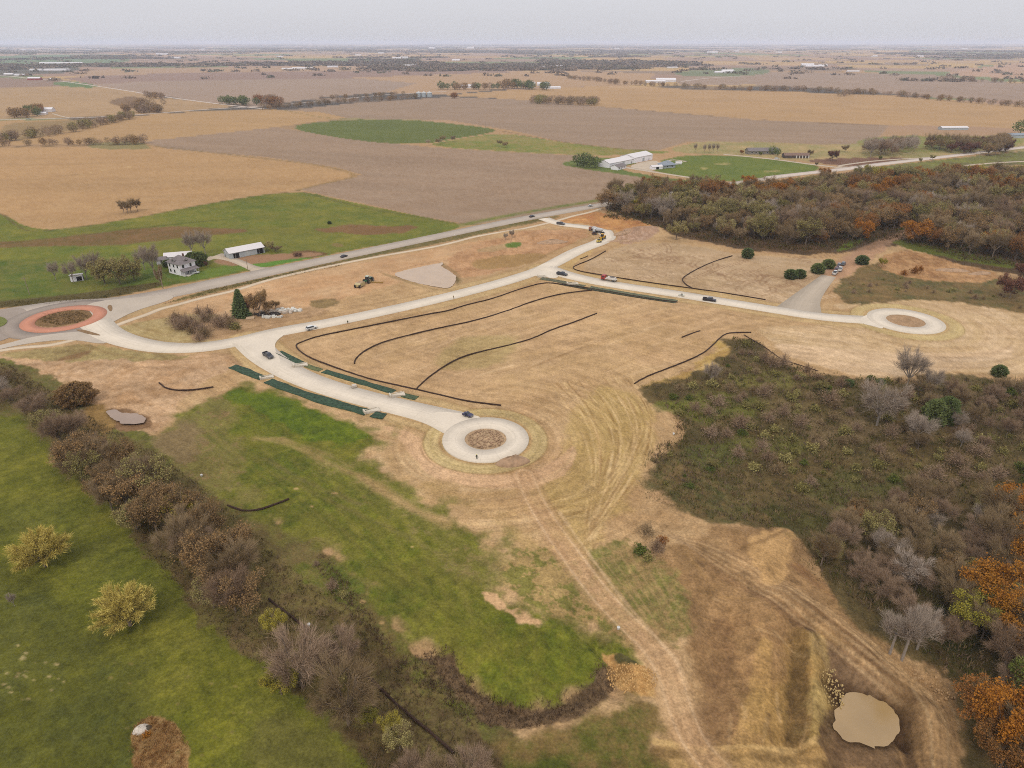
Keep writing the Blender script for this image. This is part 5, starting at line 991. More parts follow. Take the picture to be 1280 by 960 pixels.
grove([(330, 770), (400, 800), (470, 870), (560, 950), (520, 960), (440, 900), (360, 830)], 7, {'bbush': 3, 'mbush': 3, 'obush': 2}, (.5, 1.1), 'the lower belt', 'bushes of the lower belt')
grove([(350, 690), (400, 700), (440, 760), (500, 825), (470, 835), (400, 770)], 6.5, {'bbush': 3, 'mbush': 3, 'obush': 1}, (.4, .9), 'the weedy strip below the grass slope', 'bushes of the weedy strip')
# scrubland and the right-hand wood
SM = {'bbush': 3, 'obush': 5, 'gbush': 1.2, 'mbush': 5, 'grey': .25}
grove([(930, 430), (1030, 475), (1290, 482), (1290, 560), (1240, 620), (1100, 600), (1010, 620), (960, 600), (850, 520), (830, 492), (890, 470)], 6.6, SM, (.6, 1.5), 'the scrubland', 'bushes of the scrubland')
grove([(815, 585), (850, 560), (960, 610), (970, 640), (890, 640), (830, 612)], 10, {'obush': 3, 'gbush': 2, 'bbush': 1}, (.35, .7), 'the grassy scrub slope', 'bushes of the grassy scrub slope')
grove([(1060, 350), (1110, 345), (1290, 372), (1290, 390), (1180, 372), (1070, 374)], 9, {'bbush': 3, 'obush': 3, 'mbush': 3}, (.4, .9), 'the rough bank', 'bushes of the rough bank')
grove([(1100, 500), (1180, 484), (1290, 490), (1290, 560), (1220, 575), (1130, 560)], 9.5, {'mauve': 4, 'bare': 3, 'grey': 1}, (.4, .72), 'the low scrub wood', 'low trees of the scrubland')
for (px, py, k, sc, wd, lb) in ((1165, 530, 'cedar', 1.5, .8, 'tall dark green cedar in the scrub, left of the pair'), (1180, 528, 'cedar', 1.6, .7, 'tall dark green cedar in the scrub, right of the pair'), (1248, 470, 'cedar', .75, 1.1, 'small dark cedar above the scrubland'), (1100, 482, 'cedar', .5, 1.0, 'small ragged cedar below the right lots'), (1060, 482, 'cedar', .45, 1.2, 'low green cedar below the right lots'), (1028, 488, 'olive', .3, 1.6, 'low olive tree below the right lots'), (890, 583, 'olive', .22, 1.6, 'pale round shrub at the edge of the grassy slope'), (888, 588, 'gbush', .7, 1.4, 'dark green shrub on the grassy slope'), (862, 608, 'gbush', .6, 1.8, 'flat green shrub low on the slope'), (808, 668, 'bbush', 1.3, 1.1, 'dark thicket bush above the rutted grass'), (820, 690, 'mbush', 1.2, 1., 'purple-brown thicket bush above the rutted grass'), (800, 690, 'gbush', 1.2, 1.1, 'green thicket bush above the rutted grass'), (828, 678, 'rbush', .7, 1, 'reddish thicket bush above the rutted grass'), (810, 700, 'obush', 1.0, 1, 'olive thicket bush above the rutted grass')):
    x, y, _ = G(px, py); plant(k, x, y, sc, '', label=lb, wide=wd)
grove([(1000, 700), (1010, 670), (1060, 640), (1140, 620), (1240, 640), (1250, 700), (1240, 780), (1240, 850), (1180, 820), (1130, 790), (1060, 745)], 7.4, {'bare': 5, 'mauve': 4, 'grey': 1.5, 'brown': 1.5, 'olive': 1}, (.5, .8), 'the pit wood', 'trees of the wood above the lower pit')
grove([(1240, 660), (1290, 600), (1400, 620), (1400, 960), (1290, 1010), (1262, 960), (1262, 880), (1240, 840)], 8.0, {'bare': 4, 'mauve': 2, 'olive': 3, 'green': 2.5, 'orange': .8, 'brown': 3}, (.7, 1.05), 'the right-edge autumn wood', 'trees of the autumn wood at the right edge')
for (px, py, k, sc, lb) in ((1265, 655, 'orange', 1.0, 'orange and green tree highest at the right edge'), (1238, 768, 'orange', 1.1, 'big orange tree at the right edge above the yellow-green one'), (1292, 735, 'orange', 1.1, 'orange tree cut by the right edge of the view'), (1212, 786, 'yellow', .85, 'bright yellow-green tree before the orange ones'), (1275, 800, 'brown', .85, 'brown tree in the middle of the right edge'), (1255, 935, 'orange', 1.1, 'low orange tree right of the lower pit'), (1222, 905, 'rust', .85, 'rust and orange tree nearest the lower pit'), (1290, 890, 'green', .9, 'green tree low at the right edge'), (1298, 955, 'orange', 1.15, 'orange tree in the lower right corner'), (1250, 960, 'rust', .8, 'rust tree in the lower right corner'), (1295, 690, 'orange', 1.0, 'orange tree between the two highest clusters at the right edge'), (1275, 810, 'orange', .95, 'orange tree just below the big one at the right edge'), (1235, 640, 'olive', .7, 'olive tree left of the highest orange tree'),
                            (1127, 826, 'tall', .95, 'tall pale-trunked bare tree above the lower pit'), (1112, 818, 'tall', .75, 'bare tree with pale trunk left of the tallest one'), (1146, 812, 'tall', .8, 'leaning pale-trunked bare tree right of the tallest one'), (1105, 700, 'grey', .8, 'pale bare tree in the middle of the right wood'), (1130, 730, 'grey', .85, 'pale bare tree behind the tall trunks'), (1065, 660, 'rust', .55, 'reddish brown tree at the upper edge of the right wood')):
    x, y, _ = G(px, py); plant(k, x, y, sc, '', label=lb)
plant_all()

# ------------------------------------------------------------------ low growth nobody could count
M_BR = vcolmat('dry_growth', .97, 0)
def brush(name, polys, dens, hgt, cols, label_, seed=1, per=5, wd=.12, spread=.5):
    rs = np.random.RandomState(seed); Pt = []
    for pg in polys:
        P = np.array(GP(pg)); x0, y0 = P.min(0); x1, y1 = P.max(0); n = int((x1 - x0) * (y1 - y0) * dens)
        gx, gy = rs.uniform(x0, x1, n), rs.uniform(y0, y1, n); g = fbm(gx / 7, gy / 7, seed + 200, 3); k = (sdpoly(gx, gy, P) > 3 * g) & (g + rs.uniform(-.35, .35, n) > -.18); Pt.append(np.stack([gx[k], gy[k]], 1))
    Pt = np.vstack(Pt); n = len(Pt); z = height(Pt[:, 0], Pt[:, 1]) - .05; base = np.repeat(np.c_[Pt, z], per, 0); m_ = len(base)
    base[:, :2] += rs.normal(size=(m_, 2)) * spread * .5; d = unit(np.c_[rs.normal(size=(m_, 2)) * .45, np.ones(m_)]); hh = np.repeat(rs.uniform(.5, 1.3, n), per) * hgt * rs.uniform(.5, 1.2, m_)
    V_, F_ = slivers(base, d, hh, wd * rs.uniform(.6, 1.5, m_), rs); pal = alb(np.array(cols)); g = fbm(Pt[:, 0] / 9, Pt[:, 1] / 9, seed + 300, 3) + .5 + rs.uniform(-.2, .2, n); ci = np.clip(g * len(cols), 0, len(cols) - .01).astype(int)
    cc = np.repeat(np.repeat(pal[ci] * rs.uniform(.8, 1.2, (n, 1)), per, 0), 3, 0); me = npmesh(name, V_, F_, M_BR); setcol(me, cc); print(name, len(F_))
    return link(name, me, kind='stuff', label=label_, cat='brush')
brush('scrub_growth', [SCR], .8, 1.25, [(120, 92, 68), (98, 90, 50), (140, 118, 88), (94, 94, 46), (132, 110, 94), (118, 108, 60), (150, 132, 106)], 'tangled brown and olive scrub covering the slope at the right', 1, 5, .2, .9)
brush('belt_undergrowth', [BELT], 2.2, 1.0, [(110, 88, 62), (124, 100, 74), (96, 88, 48), (128, 108, 86), (112, 104, 56)], 'brown undergrowth below the tree belt beside the lawn', 2, 4, .13, .7)
brush('dead_weeds', [[(485, 815), (520, 820), (556, 808), (575, 830), (600, 860), (650, 880), (700, 878), (740, 850), (752, 826), (768, 840), (768, 862), (730, 895), (650, 912), (590, 905), (540, 870), (495, 835)], [(400, 690), (430, 720), (470, 780), (500, 815), (480, 820), (430, 760), (395, 710)]], 5, .9, [(116, 90, 70), (140, 116, 92), (98, 76, 58), (150, 128, 100)], 'dead brown weeds filling the hollow below the green slope', 3, 5, .09, .4)
brush('wood_undergrowth', [[(755, 272), (765, 250), (905, 236), (1060, 216), (1290, 208), (1290, 336), (1200, 324), (1140, 306), (1110, 299), (1060, 310), (1000, 314), (930, 308), (880, 300), (838, 290), (800, 278)]], .45, 2.0, [(104, 80, 60), (92, 84, 44), (118, 92, 68), (86, 92, 40)], 'brown and green undergrowth along the foot of the big wood', 4, 4, .35, 1.5)
brush('slope_edge_weeds', [[(800, 482), (845, 515), (842, 545), (806, 585), (800, 620), (880, 648), (960, 665), (990, 655), (1000, 705), (1100, 790), (1190, 850), (1205, 840), (1110, 775), (1020, 700), (1005, 645), (960, 650), (885, 636), (820, 600), (860, 548), (860, 515), (820, 478)]], 1.1, .7, [(124, 100, 70), (110, 98, 56), (140, 116, 84)], 'thin dead weeds where the scrub gives way to bare soil', 9, 4, .12, 1.2)
brush('reeds', [[(168, 905), (190, 896), (215, 898), (234, 930), (238, 960), (236, 1020), (170, 1020), (165, 940)]], 14, .8, [(186, 140, 84), (160, 112, 66), (196, 156, 104), (150, 100, 60)], 'russet dry grass filling the oval bed on the lawn', 5, 5, .06, .3)
brush('island_grass', [[(50, 397), (56, 391), (80, 387), (104, 391), (111, 397), (100, 403), (75, 407), (55, 403)]], 5, .5, [(120, 94, 62), (104, 88, 50), (140, 112, 72)], 'dry brown grass on the roundabout island', 6, 4, .1, .4)
brush('verge_grass', [[(-60, 378), (0, 378), (100, 369), (200, 352), (206, 357), (130, 374), (60, 380), (-60, 388)], [(195, 383), (270, 366), (330, 351), (430, 331), (420, 328), (330, 347), (260, 362)]], 1.6, .6, [(104, 92, 52), (126, 108, 66), (90, 88, 42)], 'rough brownish grass along the highway verge', 7, 4, .14, .6)

# ------------------------------------------------------------------ distant woods: clumps too far off to tell one tree from the next
def distant_woods():
    rs = np.random.RandomState(12); n = 90000; r = np.exp(rs.uniform(math.log(2700), math.log(24000), n)); a = rs.uniform(-.72, .72, n); x, y = r * np.sin(a), r * np.cos(a)
    wv = fbm((x + y * .35) / 1100, (y - x * .2) / 900, 71, 5, .6) - .115 + .05 * sstep(3000, 9000, r); k = (wv > rs.uniform(-.01, .05, n)) | (rs.uniform(size=n) > .985)
    x, y, r = x[k][:11000], y[k][:11000], r[k][:11000]; n = len(x)
    per = 20; R_ = 9 + r / 260 * rs.uniform(.5, 1.3, n); hh = rs.uniform(8, 14, n) + r / 1500
    b = np.repeat(np.c_[x, y, height(x, y) - .5], per, 0); m = len(b); off = rs.normal(size=(m, 2)) * np.repeat(R_, per)[:, None] * .5; b[:, :2] += off; b[:, 2] += rs.uniform(0, .55, m) * np.repeat(hh, per)
    V_, F_ = leaves(b, 1.0, rs, .1); sz = np.repeat(np.repeat(R_ * .28, per), 3)[:, None]; c = np.repeat(b, 3, 0); q = V_ - c; V_ = c + q * np.c_[sz, sz, np.minimum(sz, 5.0)]
    pal = alb(np.array([(116, 104, 92), (104, 92, 82), (124, 108, 92), (98, 96, 76), (132, 116, 100)]), np.array([.85, .82, .76])); cc = np.repeat(pal[rs.randint(0, 5, n)] * rs.uniform(.85, 1.15, (n, 1)), per * 3, 0)
    me = npmesh('distant_woods', V_, F_, M_BR); setcol(me, cc); link('distant_woods', me, kind='stuff', label='grey-brown woods and hedges fading toward the horizon', cat='woods'); print('woods', len(F_))
distant_woods()

# ------------------------------------------------------------------ erosion socks and mats
M_sock = mat('black_brown_sock', (64, 44, 32), .95, k=.7, noise=.3, nscale=2.0)
def sock(pts, label, r=.27):
    P = chaikin(np.array(GP(pts)), 2, False); P = resample(P, 1.6); rs = np.random.RandomState(len(pts)); P = P + rs.normal(size=P.shape) * .05
    mb = MB().tube([(x, y, float(height(x, y)) + .2) for x, y in P], [r * rs.uniform(.88, 1.12) for _ in P], 6); mb.build('erosion_sock', M_sock, label=label, cat='erosion sock', group='erosion socks on the building site')
sock([(626, 507), (590, 503), (570, 499), (520, 487), (460, 474), (420, 460), (390, 449), (375, 440), (369, 432), (374, 429), (395, 421), (445, 411), (495, 401), (540, 392), (560, 389), (580, 382), (615, 374), (640, 365), (655, 360), (677, 354), (692, 354), (740, 361), (815, 374), (847, 378)], 'longest black sock looping round the middle field between both streets')
sock([(443, 455), (444, 449), (455, 439), (475, 429), (500, 422), (545, 411), (595, 401), (640, 387), (665, 377), (702, 367), (740, 363)], 'black sock curving across the upper middle field')
sock([(521, 486), (532, 475), (552, 460), (575, 447), (600, 440), (640, 431), (665, 424), (690, 412), (715, 404), (746, 392)], 'black sock curving across the lower middle field')
sock([(757, 314), (740, 324), (720, 332), (715, 335), (722, 339), (752, 344), (770, 347), (815, 354), (860, 360), (910, 367), (957, 375)], 'black sock turning round the corner of the upper right lot')
sock([(915, 320), (895, 326), (872, 336), (855, 346), (852, 350), (857, 356), (866, 361)], 'short S-shaped black sock dividing the upper right lots')
sock([(852, 422), (865, 417), (875, 414)], 'very short black sock on the bare field right of centre')
sock([(793, 480), (810, 470), (840, 459), (872, 446), (887, 436), (900, 422), (910, 416), (939, 416)], 'black sock climbing beside the edge of the scrubland')
sock([(930, 419), (945, 428), (960, 437), (975, 449), (997, 456), (1022, 464)], 'thin black sock along the top of the scrubland below the right lots', .15)
sock([(199, 479), (207, 486), (225, 489), (250, 487), (267, 484)], 'short bowed black sock on the mud left of the grass slope')
sock([(361, 624), (342, 632), (320, 639), (300, 639), (285, 632)], 'bowed black sock at the upper left edge of the grass slope')
sock([(336, 749), (345, 757), (357, 765), (386, 789)], 'upper straight black sock beside the tree belt')
sock([(450, 839), (470, 855), (495, 880), (532, 911), (567, 942)], 'lower straight black sock beside the tree belt')
sock([(725, 324), (731, 322), (735, 320)], 'tiny black sock beside the upper street bend', .22)
def matstrip(pts, wid, c, label, seed=1, grp='green erosion mats along the streets'):
    P = chaikin(np.array(GP(pts)), 2, False); P = resample(P, 1.2); T = np.gradient(P, axis=0); T /= np.linalg.norm(T, axis=1)[:, None]; Nn = np.stack([-T[:, 1], T[:, 0]], 1); n = len(P); rs = np.random.RandomState(seed)
    V_ = []; w_ = wid * (1 + .45 * fbm(np.arange(n) / 3., np.zeros(n), seed)); S5 = (-.5, -.25, 0, .25, .5)
    for i in range(n):
        for q in S5: V_.append((*(P[i] + Nn[i] * q * w_[i]), .13 - .0 + .05 * rs.uniform() + (-.06 if abs(q) < .3 else .02)))
    Fq_ = [(i * 5 + k, i * 5 + k + 1, (i + 1) * 5 + k + 1, (i + 1) * 5 + k) for i in range(n - 1) for k in range(4)]
    # turned-down edges give the blanket its thickness
    m0 = len(V_)
    for i in range(n): V_.append((V_[i * 5][0], V_[i * 5][1], -.05)); V_.append((V_[i * 5 + 4][0], V_[i * 5 + 4][1], -.05))
    for i in range(n - 1): Fq_ += [(m0 + i * 2, i * 5, (i + 1) * 5, m0 + i * 2 + 2), (i * 5 + 4, m0 + i * 2 + 1, m0 + i * 2 + 3, (i + 1) * 5 + 4)]
    me = npmesh('erosion_mat', V_, Fq_, mat('mat_%d_%d' % (c[0], c[1]), c, .95, k=.8, noise=.6, nscale=.9)); return link('erosion_mat', me, label=label, cat='erosion mat', group=grp)
DG = (52, 72, 52); OG = (96, 100, 62)
matstrip([(290, 458), (304, 463), (318, 469), (329, 473)], 4.0, DG, 'dark green mat left of the concrete outlet below the street')
matstrip([(335, 476), (356, 484.5), (398, 499), (438, 510), (460, 516)], 4.2, DG, 'longest dark green mat running down the lower street side')
matstrip([(466, 518), (474, 520), (481, 521)], 4.0, DG, 'short dark green mat end piece near the lower cul-de-sac')
matstrip([(348, 440), (358, 445), (370, 451), (378, 455)], 3.0, DG, 'dark green mat at the top of the upper street side', 2)
matstrip([(383, 457), (391, 460), (401, 463)], 2.4, OG, 'faded olive mat between two dark mats on the upper side', 3)
matstrip([(405, 464), (422, 469), (442, 475), (472, 484), (492, 490)], 2.8, DG, 'long dark green mat along the upper street side', 4)
matstrip([(504, 494), (512, 496), (521, 498)], 2.6, (70, 82, 54), 'last short dark mat on the upper street side', 5)
matstrip([(676, 348), (700, 352), (730, 358)], 3.4, (92, 90, 66), 'grey-green mat at the top of the cross street verge', 6)
matstrip([(737, 359.5), (760, 363), (800, 370), (846, 377)], 4.0, (94, 96, 70), 'long grey-green mat along the cross street verge', 7)
matstrip([(690, 353.5), (740, 362.5), (800, 372.3), (843, 378.6)], 1.0, (52, 52, 34), 'narrow dark strip of matting along the cross street ditch', 8)  # narrow darker strip along the lower side of the mats
M_ce = mat('cast_concrete', (226, 212, 196), .85, noise=.1, nscale=2)
for (px, py, sc_, rz_, lb) in ((334, 472, 1.0, .5, 'pale concrete outlet between the mats on the lower street side'), (465, 514, 1.1, .5, 'pale concrete outlet near the lower end of the long mat'), (376, 457, 1.1, .4, 'pale concrete outlet on the upper street side'), (497, 494, 1.1, .4, 'pale concrete outlet at the lower end of the upper mats'), (716, 355, 1.2, .2, 'pale concrete outlet beside the cross street'), (678, 346, 1.0, .2, 'small concrete outlet at the cross street corner')):
    t = thing('storm_outlet', lb, 'outlet', px, py, rz_, 'concrete outlets beside the streets', scale=(sc_,) * 3)
    MB().add([(-2.2, -.8, .32), (2.2, -1.4, .32), (2.4, 1.2, .32), (-2.2, .6, .32), (-2.2, -.8, -.3), (2.2, -1.4, -.3), (2.4, 1.2, -.3), (-2.2, .6, -.3)], [(0, 1, 2, 3), (7, 6, 5, 4), (0, 4, 5, 1), (1, 5, 6, 2), (2, 6, 7, 3), (3, 7, 4, 0)]).build('apron', M_ce, t)
    MB().box(-2.6, -2.15, -1.0, .9, -.3, .95).build('headwall', M_ce, t, .04)
    MB().tube([(-2.3, -.7, .75), (1.6, -1.3, .42)], .13, 4).build('wing_wall', M_ce, t); MB().tube([(-2.3, .6, .75), (1.8, 1.1, .42)], .13, 4).build('wing_wall', M_ce, t)
M_soil = mat('heaped_soil', (186, 152, 124), .97, noise=.3, nscale=.8); M_rub = mat('broken_concrete', (206, 188, 174), .95, noise=.25, nscale=1.2)
def heap(name, px, py, rx, ry, h, m, label, rz=0, seed=1, cat='soil heap', n=26):
    rs = np.random.RandomState(seed); V_ = []; Fq_ = []
    for j in range(8):
        f = j / 7; rr = math.cos(f * math.pi / 2) ** .8
        for i in range(n):
            a = 2 * math.pi * i / n; q = 1 + .35 * float(fbm(np.array(math.cos(a) * 1.6 + seed), np.array(math.sin(a) * 1.6 + f), seed, 3)) + rs.normal() * .03
            V_.append((rx * rr * q * math.cos(a), ry * rr * q * math.sin(a), -.3 + (h + .3) * f ** 1.1 * (1 + .25 * rs.normal() * .4)))
    for j in range(7):
        for i in range(n): Fq_.append((j * n + i, j * n + (i + 1) % n, (j + 1) * n + (i + 1) % n, (j + 1) * n + i))
    me = npmesh(name, V_, Fq_, m); x, y, z = G(px, py); return link(name, me, None, (x, y, z), rz, label, cat)
heap('soil_heap', 641, 578, 5.2, 2.6, 2.2, M_soil, 'grey-brown soil heap at the lower edge of the near cul-de-sac', .22, 4)
heap('soil_heap', 780, 291, 9, 3, 1.6, M_soil, 'pinkish soil heap at the end of the unfinished street', .7, 6)
heap('soil_heap', 778, 301.5, 12, 1.6, 1.0, M_soil, 'long low soil heap right of the yellow machine', .05, 7)
heap('soil_heap', 690, 303, 10, 4, 1.8, M_soil, 'soil heap among the earthworks below the highway', .2, 8)
heap('soil_heap', 1112, 380, 10, 1.2, .5, M_soil, 'low reddish ridge of soil above the right cul-de-sac', -.1, 9) if False else None
heap('soil_heap', 1190, 338, 9, 3, 1.2, M_soil, 'tan soil heap on the bare bank below the big wood', -.1, 10)
heap('soil_heap', 1225, 342, 7, 2.5, 1.2, M_soil, 'orange-tan soil heap at the wood edge on the right', .2, 11)
heap('rock_pile', 176, 912, 1.5, 1.3, .9, mat('pale_rock', (226, 212, 200), .9, noise=.25, nscale=2), 'pale rounded rock at the head of the oval grass bed', .3, 5, 'rock', 14)
heap('rock_pile', 184, 910, .9, .7, .6, mat('dark_rock', (92, 84, 72), .9, noise=.25, nscale=2), 'dark rock touching the pale rock in the oval bed', .3, 12, 'rock', 12)
x, y, _ = G(184, 920); a_ = bush_proto('orange_shrub', 101, .9, .9, 300, 'orange', .05, 300, .12)
o_ = link('orange_shrub', None, None, (x, y, .1), 0, 'small orange shrub beside the pale rock in the oval bed', 'shrub'); link('stem', a_['trunk'], o_); link('foliage', a_['crown'], o_)
# rubble in the cul-de-sac island and by the spruce
rs = np.random.RandomState(4)
def rubble(px, py, rx, ry, n, label, smin=.4, smax=1.2, m=M_rub, name='rubble_pile', cat='rubble'):
    mb = MB()
    for i in range(n):
        a = rs.uniform(0, 6.28); r = rs.uniform(0, 1) ** .5; cx_, cy_ = rx * r * math.cos(a), ry * r * math.sin(a); sx_, sy_, sz_ = rs.uniform(smin, smax), rs.uniform(smin, smax) * .7, rs.uniform(.15, .5) * smax * .6; t = rs.uniform(0, 3.1); k = len(mb.v)
        mb.box(-sx_ / 2, sx_ / 2, -sy_ / 2, sy_ / 2, -.1, sz_, .06, .05); tl = rs.uniform(-.3, .3)
        mb.v[k:] = [(cx_ + vx * math.cos(t) - vy * math.sin(t), cy_ + vx * math.sin(t) + vy * math.cos(t), vz + vx * tl + .05) for vx, vy, vz in mb.v[k:]]
    x, y, z = G(px, py); return mb.build(name, m, None, loc=(x, y, z), label=label, cat=cat, kind='stuff' if n > 55 else None)
rubble(607, 548, 5.6, 5.6, 170, 'stones and clods scattered on the island of the near cul-de-sac', .25, .7, M_soil, 'scattered_stones', 'stones')
rubble(348, 390, 8, 2.2, 60, 'broken pale concrete slabs heaped right of the spruce', .8, 2.4)
rubble(361, 388, 6, 2.4, 24, 'flat white concrete pieces at the right end of the rubble', 1.2, 2.6, mat('white_slabs', (232, 226, 220), .9, noise=.12))
rubble(336, 393, 6, 2, 24, 'dark scrap boards lying in the rubble by the trees', 1.0, 3.0, mat('dark_scrap', (70, 60, 56), .9, noise=.3), 'scrap_heap', 'scrap')
rubble(338, 396.5, 5, .8, 14, 'white broken slabs in front of the dark scrap', 1.0, 2.4, mat('white_slabs', (232, 226, 220), .9, noise=.12))
rubble(1028, 842, 3, 8, 260, 'pale stones spread on the dark bank left of the pond', .15, .5, mat('yellow_stone', (206, 176, 122), .95, noise=.25), 'scattered_stones', 'stones')
rubble(790, 848, 5, 3.6, 260, 'yellow clods on the bare clay beside the dirt track', .12, .45, mat('yellow_clay', (222, 176, 116), .95, noise=.25), 'scattered_clods', 'clods')
rubble(1165, 865, 5, 2.2, 60, 'tan stones heaped at the corner above the pond', .2, .6, mat('tan_stone', (190, 152, 110), .95, noise=.25), 'scattered_stones', 'stones')
rubble(1150, 845, 9, 1.5, 40, 'pale sticks and stones along the foot of the pit wood', .3, 1.0, mat('tan_stone', (190, 152, 110), .95, noise=.25), 'scattered_stones', 'stones')
t = thing('board_stack', 'pale square stack of boards left of the rubble', 'boards', 313, 398, .3)
MB().box(-1.7, 1.7, -1.2, 1.2, .0, .5).build('boards', mat('pale_wood', (222, 190, 158), .8, noise=.15), t, .04); MB().box(-1.9, 1.9, -1.3, -1.05, -.1, .02).build('bearer', mat('grey_wood', (150, 134, 120), .9), t); MB().box(-1.9, 1.9, 1.05, 1.3, -.1, .02).build('bearer', mat('grey_wood', (150, 134, 120), .9), t)

# ------------------------------------------------------------------ buildings
M_white = mat('white_siding', (240, 236, 236), .7, k=.82, noise=.04, nscale=1); M_wroof = mat('white_metal_roof', (240, 232, 236), .45, noise=.04); M_groof = mat('grey_shingles', (138, 128, 130), .9, noise=.18, nscale=3)
M_gl = mat('dark_glass', (48, 54, 64), .15, spec=.6); M_open = mat('painted_interior_shade', (34, 30, 32), .9); M_cream = mat('cream_metal', (226, 214, 190), .6, noise=.05); M_bluewall = mat('pale_blue_metal', (196, 202, 210), .6, noise=.04)  # opening panels: flat near-black on closed walls stands for the shaded inside
M_trim = mat('white_trim', (232, 228, 226), .6); M_red = mat('barn_red', (172, 70, 66), .8, noise=.12); M_blueroof = mat('blue_grey_roof', (150, 158, 172), .6, noise=.1); M_tanw = mat('tan_siding', (190, 166, 144), .8, noise=.08); M_brroof = mat('brown_roof', (140, 112, 100), .9, noise=.12)
def gable(t, L_, W_, h, rh, wall, roof, x0=0, y0=0, z0=0, ov=.4, name=''):
    MB().prism_x([(-W_ / 2 + y0, z0 - .5), (W_ / 2 + y0, z0 - .5), (W_ / 2 + y0, z0 + h), (y0, z0 + h + rh), (-W_ / 2 + y0, z0 + h)], x0 - L_ / 2, x0 + L_ / 2).build('wall', wall, t)
    k = rh / (W_ / 2); e_ = W_ / 2 + ov; th = .16
    MB().prism_x([(y0 - e_, z0 + h - ov * k + .02), (y0, z0 + h + rh + .02), (y0 + e_, z0 + h - ov * k + .02), (y0 + e_, z0 + h - ov * k + th + .02), (y0, z0 + h + rh + th + .05), (y0 - e_, z0 + h - ov * k + th + .02)], x0 - L_ / 2 - ov, x0 + L_ / 2 + ov).build('roof', roof, t)
def win(t, x, y, z, w_, h_, face, m=None, name='window', proud=.05):
    mb = MB(); q = proud
    if face in ('-y', '+y'): s_ = -1 if face == '-y' else 1; mb.box(x - w_ / 2, x + w_ / 2, min(y, y + s_ * q), max(y, y + s_ * q), z - h_ / 2, z + h_ / 2)
    else: s_ = -1 if face == '-x' else 1; mb.box(min(x, x + s_ * q), max(x, x + s_ * q), y - w_ / 2, y + w_ / 2, z - h_ / 2, z + h_ / 2)
    o = mb.build(name, m or M_gl, t)
    if name == 'window':
        f = MB(); g = .12; q2 = q * .6
        if face in ('-y', '+y'):
            for a, b, c, d in ((x - w_ / 2 - g, x + w_ / 2 + g, z + h_ / 2, z + h_ / 2 + g), (x - w_ / 2 - g, x + w_ / 2 + g, z - h_ / 2 - g, z - h_ / 2), (x - w_ / 2 - g, x - w_ / 2, z - h_ / 2, z + h_ / 2), (x + w_ / 2, x + w_ / 2 + g, z - h_ / 2, z + h_ / 2)): f.box(a, b, min(y, y + s_ * q2), max(y, y + s_ * q2), c, d)
        else:
            for a, b, c, d in ((y - w_ / 2 - g, y + w_ / 2 + g, z + h_ / 2, z + h_ / 2 + g), (y - w_ / 2 - g, y + w_ / 2 + g, z - h_ / 2 - g, z - h_ / 2), (y - w_ / 2 - g, y - w_ / 2, z - h_ / 2, z + h_ / 2), (y + w_ / 2, y + w_ / 2 + g, z - h_ / 2, z + h_ / 2)): f.box(min(x, x + s_ * q2), max(x, x + s_ * q2), a, b, c, d)
        f.build('frame', M_trim, o)
    return o
# farmhouse: square two-storey house, hipped grey roof, porch on the right of the front
hr = ang((200, 336), (245, 330)) if False else math.radians(28)
t = thing('farmhouse', 'white two-storey farmhouse with grey hipped roof and front porch', 'house', 229, 340, math.radians(-32))
MB().box(-5.2, 5.2, -4.6, 4.6, -.4, 6.0).build('wall', M_white, t)
MB().add([(-6, -5.4, 6.01), (6, -5.4, 6.01), (6, 5.4, 6.01), (-6, 5.4, 6.01), (-1.0, 0, 9.3), (1.0, 0, 9.3)], [(3, 2, 1, 0), (0, 1, 5, 4), (2, 3, 4, 5), (1, 2, 5), (3, 0, 4)]).build('roof', M_groof, t)
dm = MB().prism_y([(-1.3, 6.6), (1.3, 6.6), (1.3, 7.5), (0, 8.5), (-1.3, 7.5)], -4.4, -1.5).build('dormer', M_groof, t); win(t, 0, -4.4, 7.2, 1.1, .7, '-y')
dm = MB().prism_x([(-1.2, 6.6), (1.2, 6.6), (1.2, 7.4), (0, 8.3), (-1.2, 7.4)], 2.0, 4.8).build('dormer', M_groof, t); win(t, 4.8, 0, 7.1, 1.0, .7, '+x')
MB().box(.6, 1.3, 1.0, 1.7, 8.4, 10.0).build('chimney', mat('chimney_brick', (120, 84, 72), .9), t)
for wx in (-3.4, 0, 3.2):
    win(t, wx, -4.6, 4.5, 1.1, 1.5, '-y')
    if wx < 2: win(t, wx, -4.6, 1.7, 1.1, 1.6, '-y')
for wy in (-2.6, 1.8):
    win(t, 5.2, wy, 4.5, 1.1, 1.5, '+x'); win(t, -5.2, wy, 4.5, 1.1, 1.5, '-x'); win(t, -5.2, wy, 1.7, 1.1, 1.5, '-x')
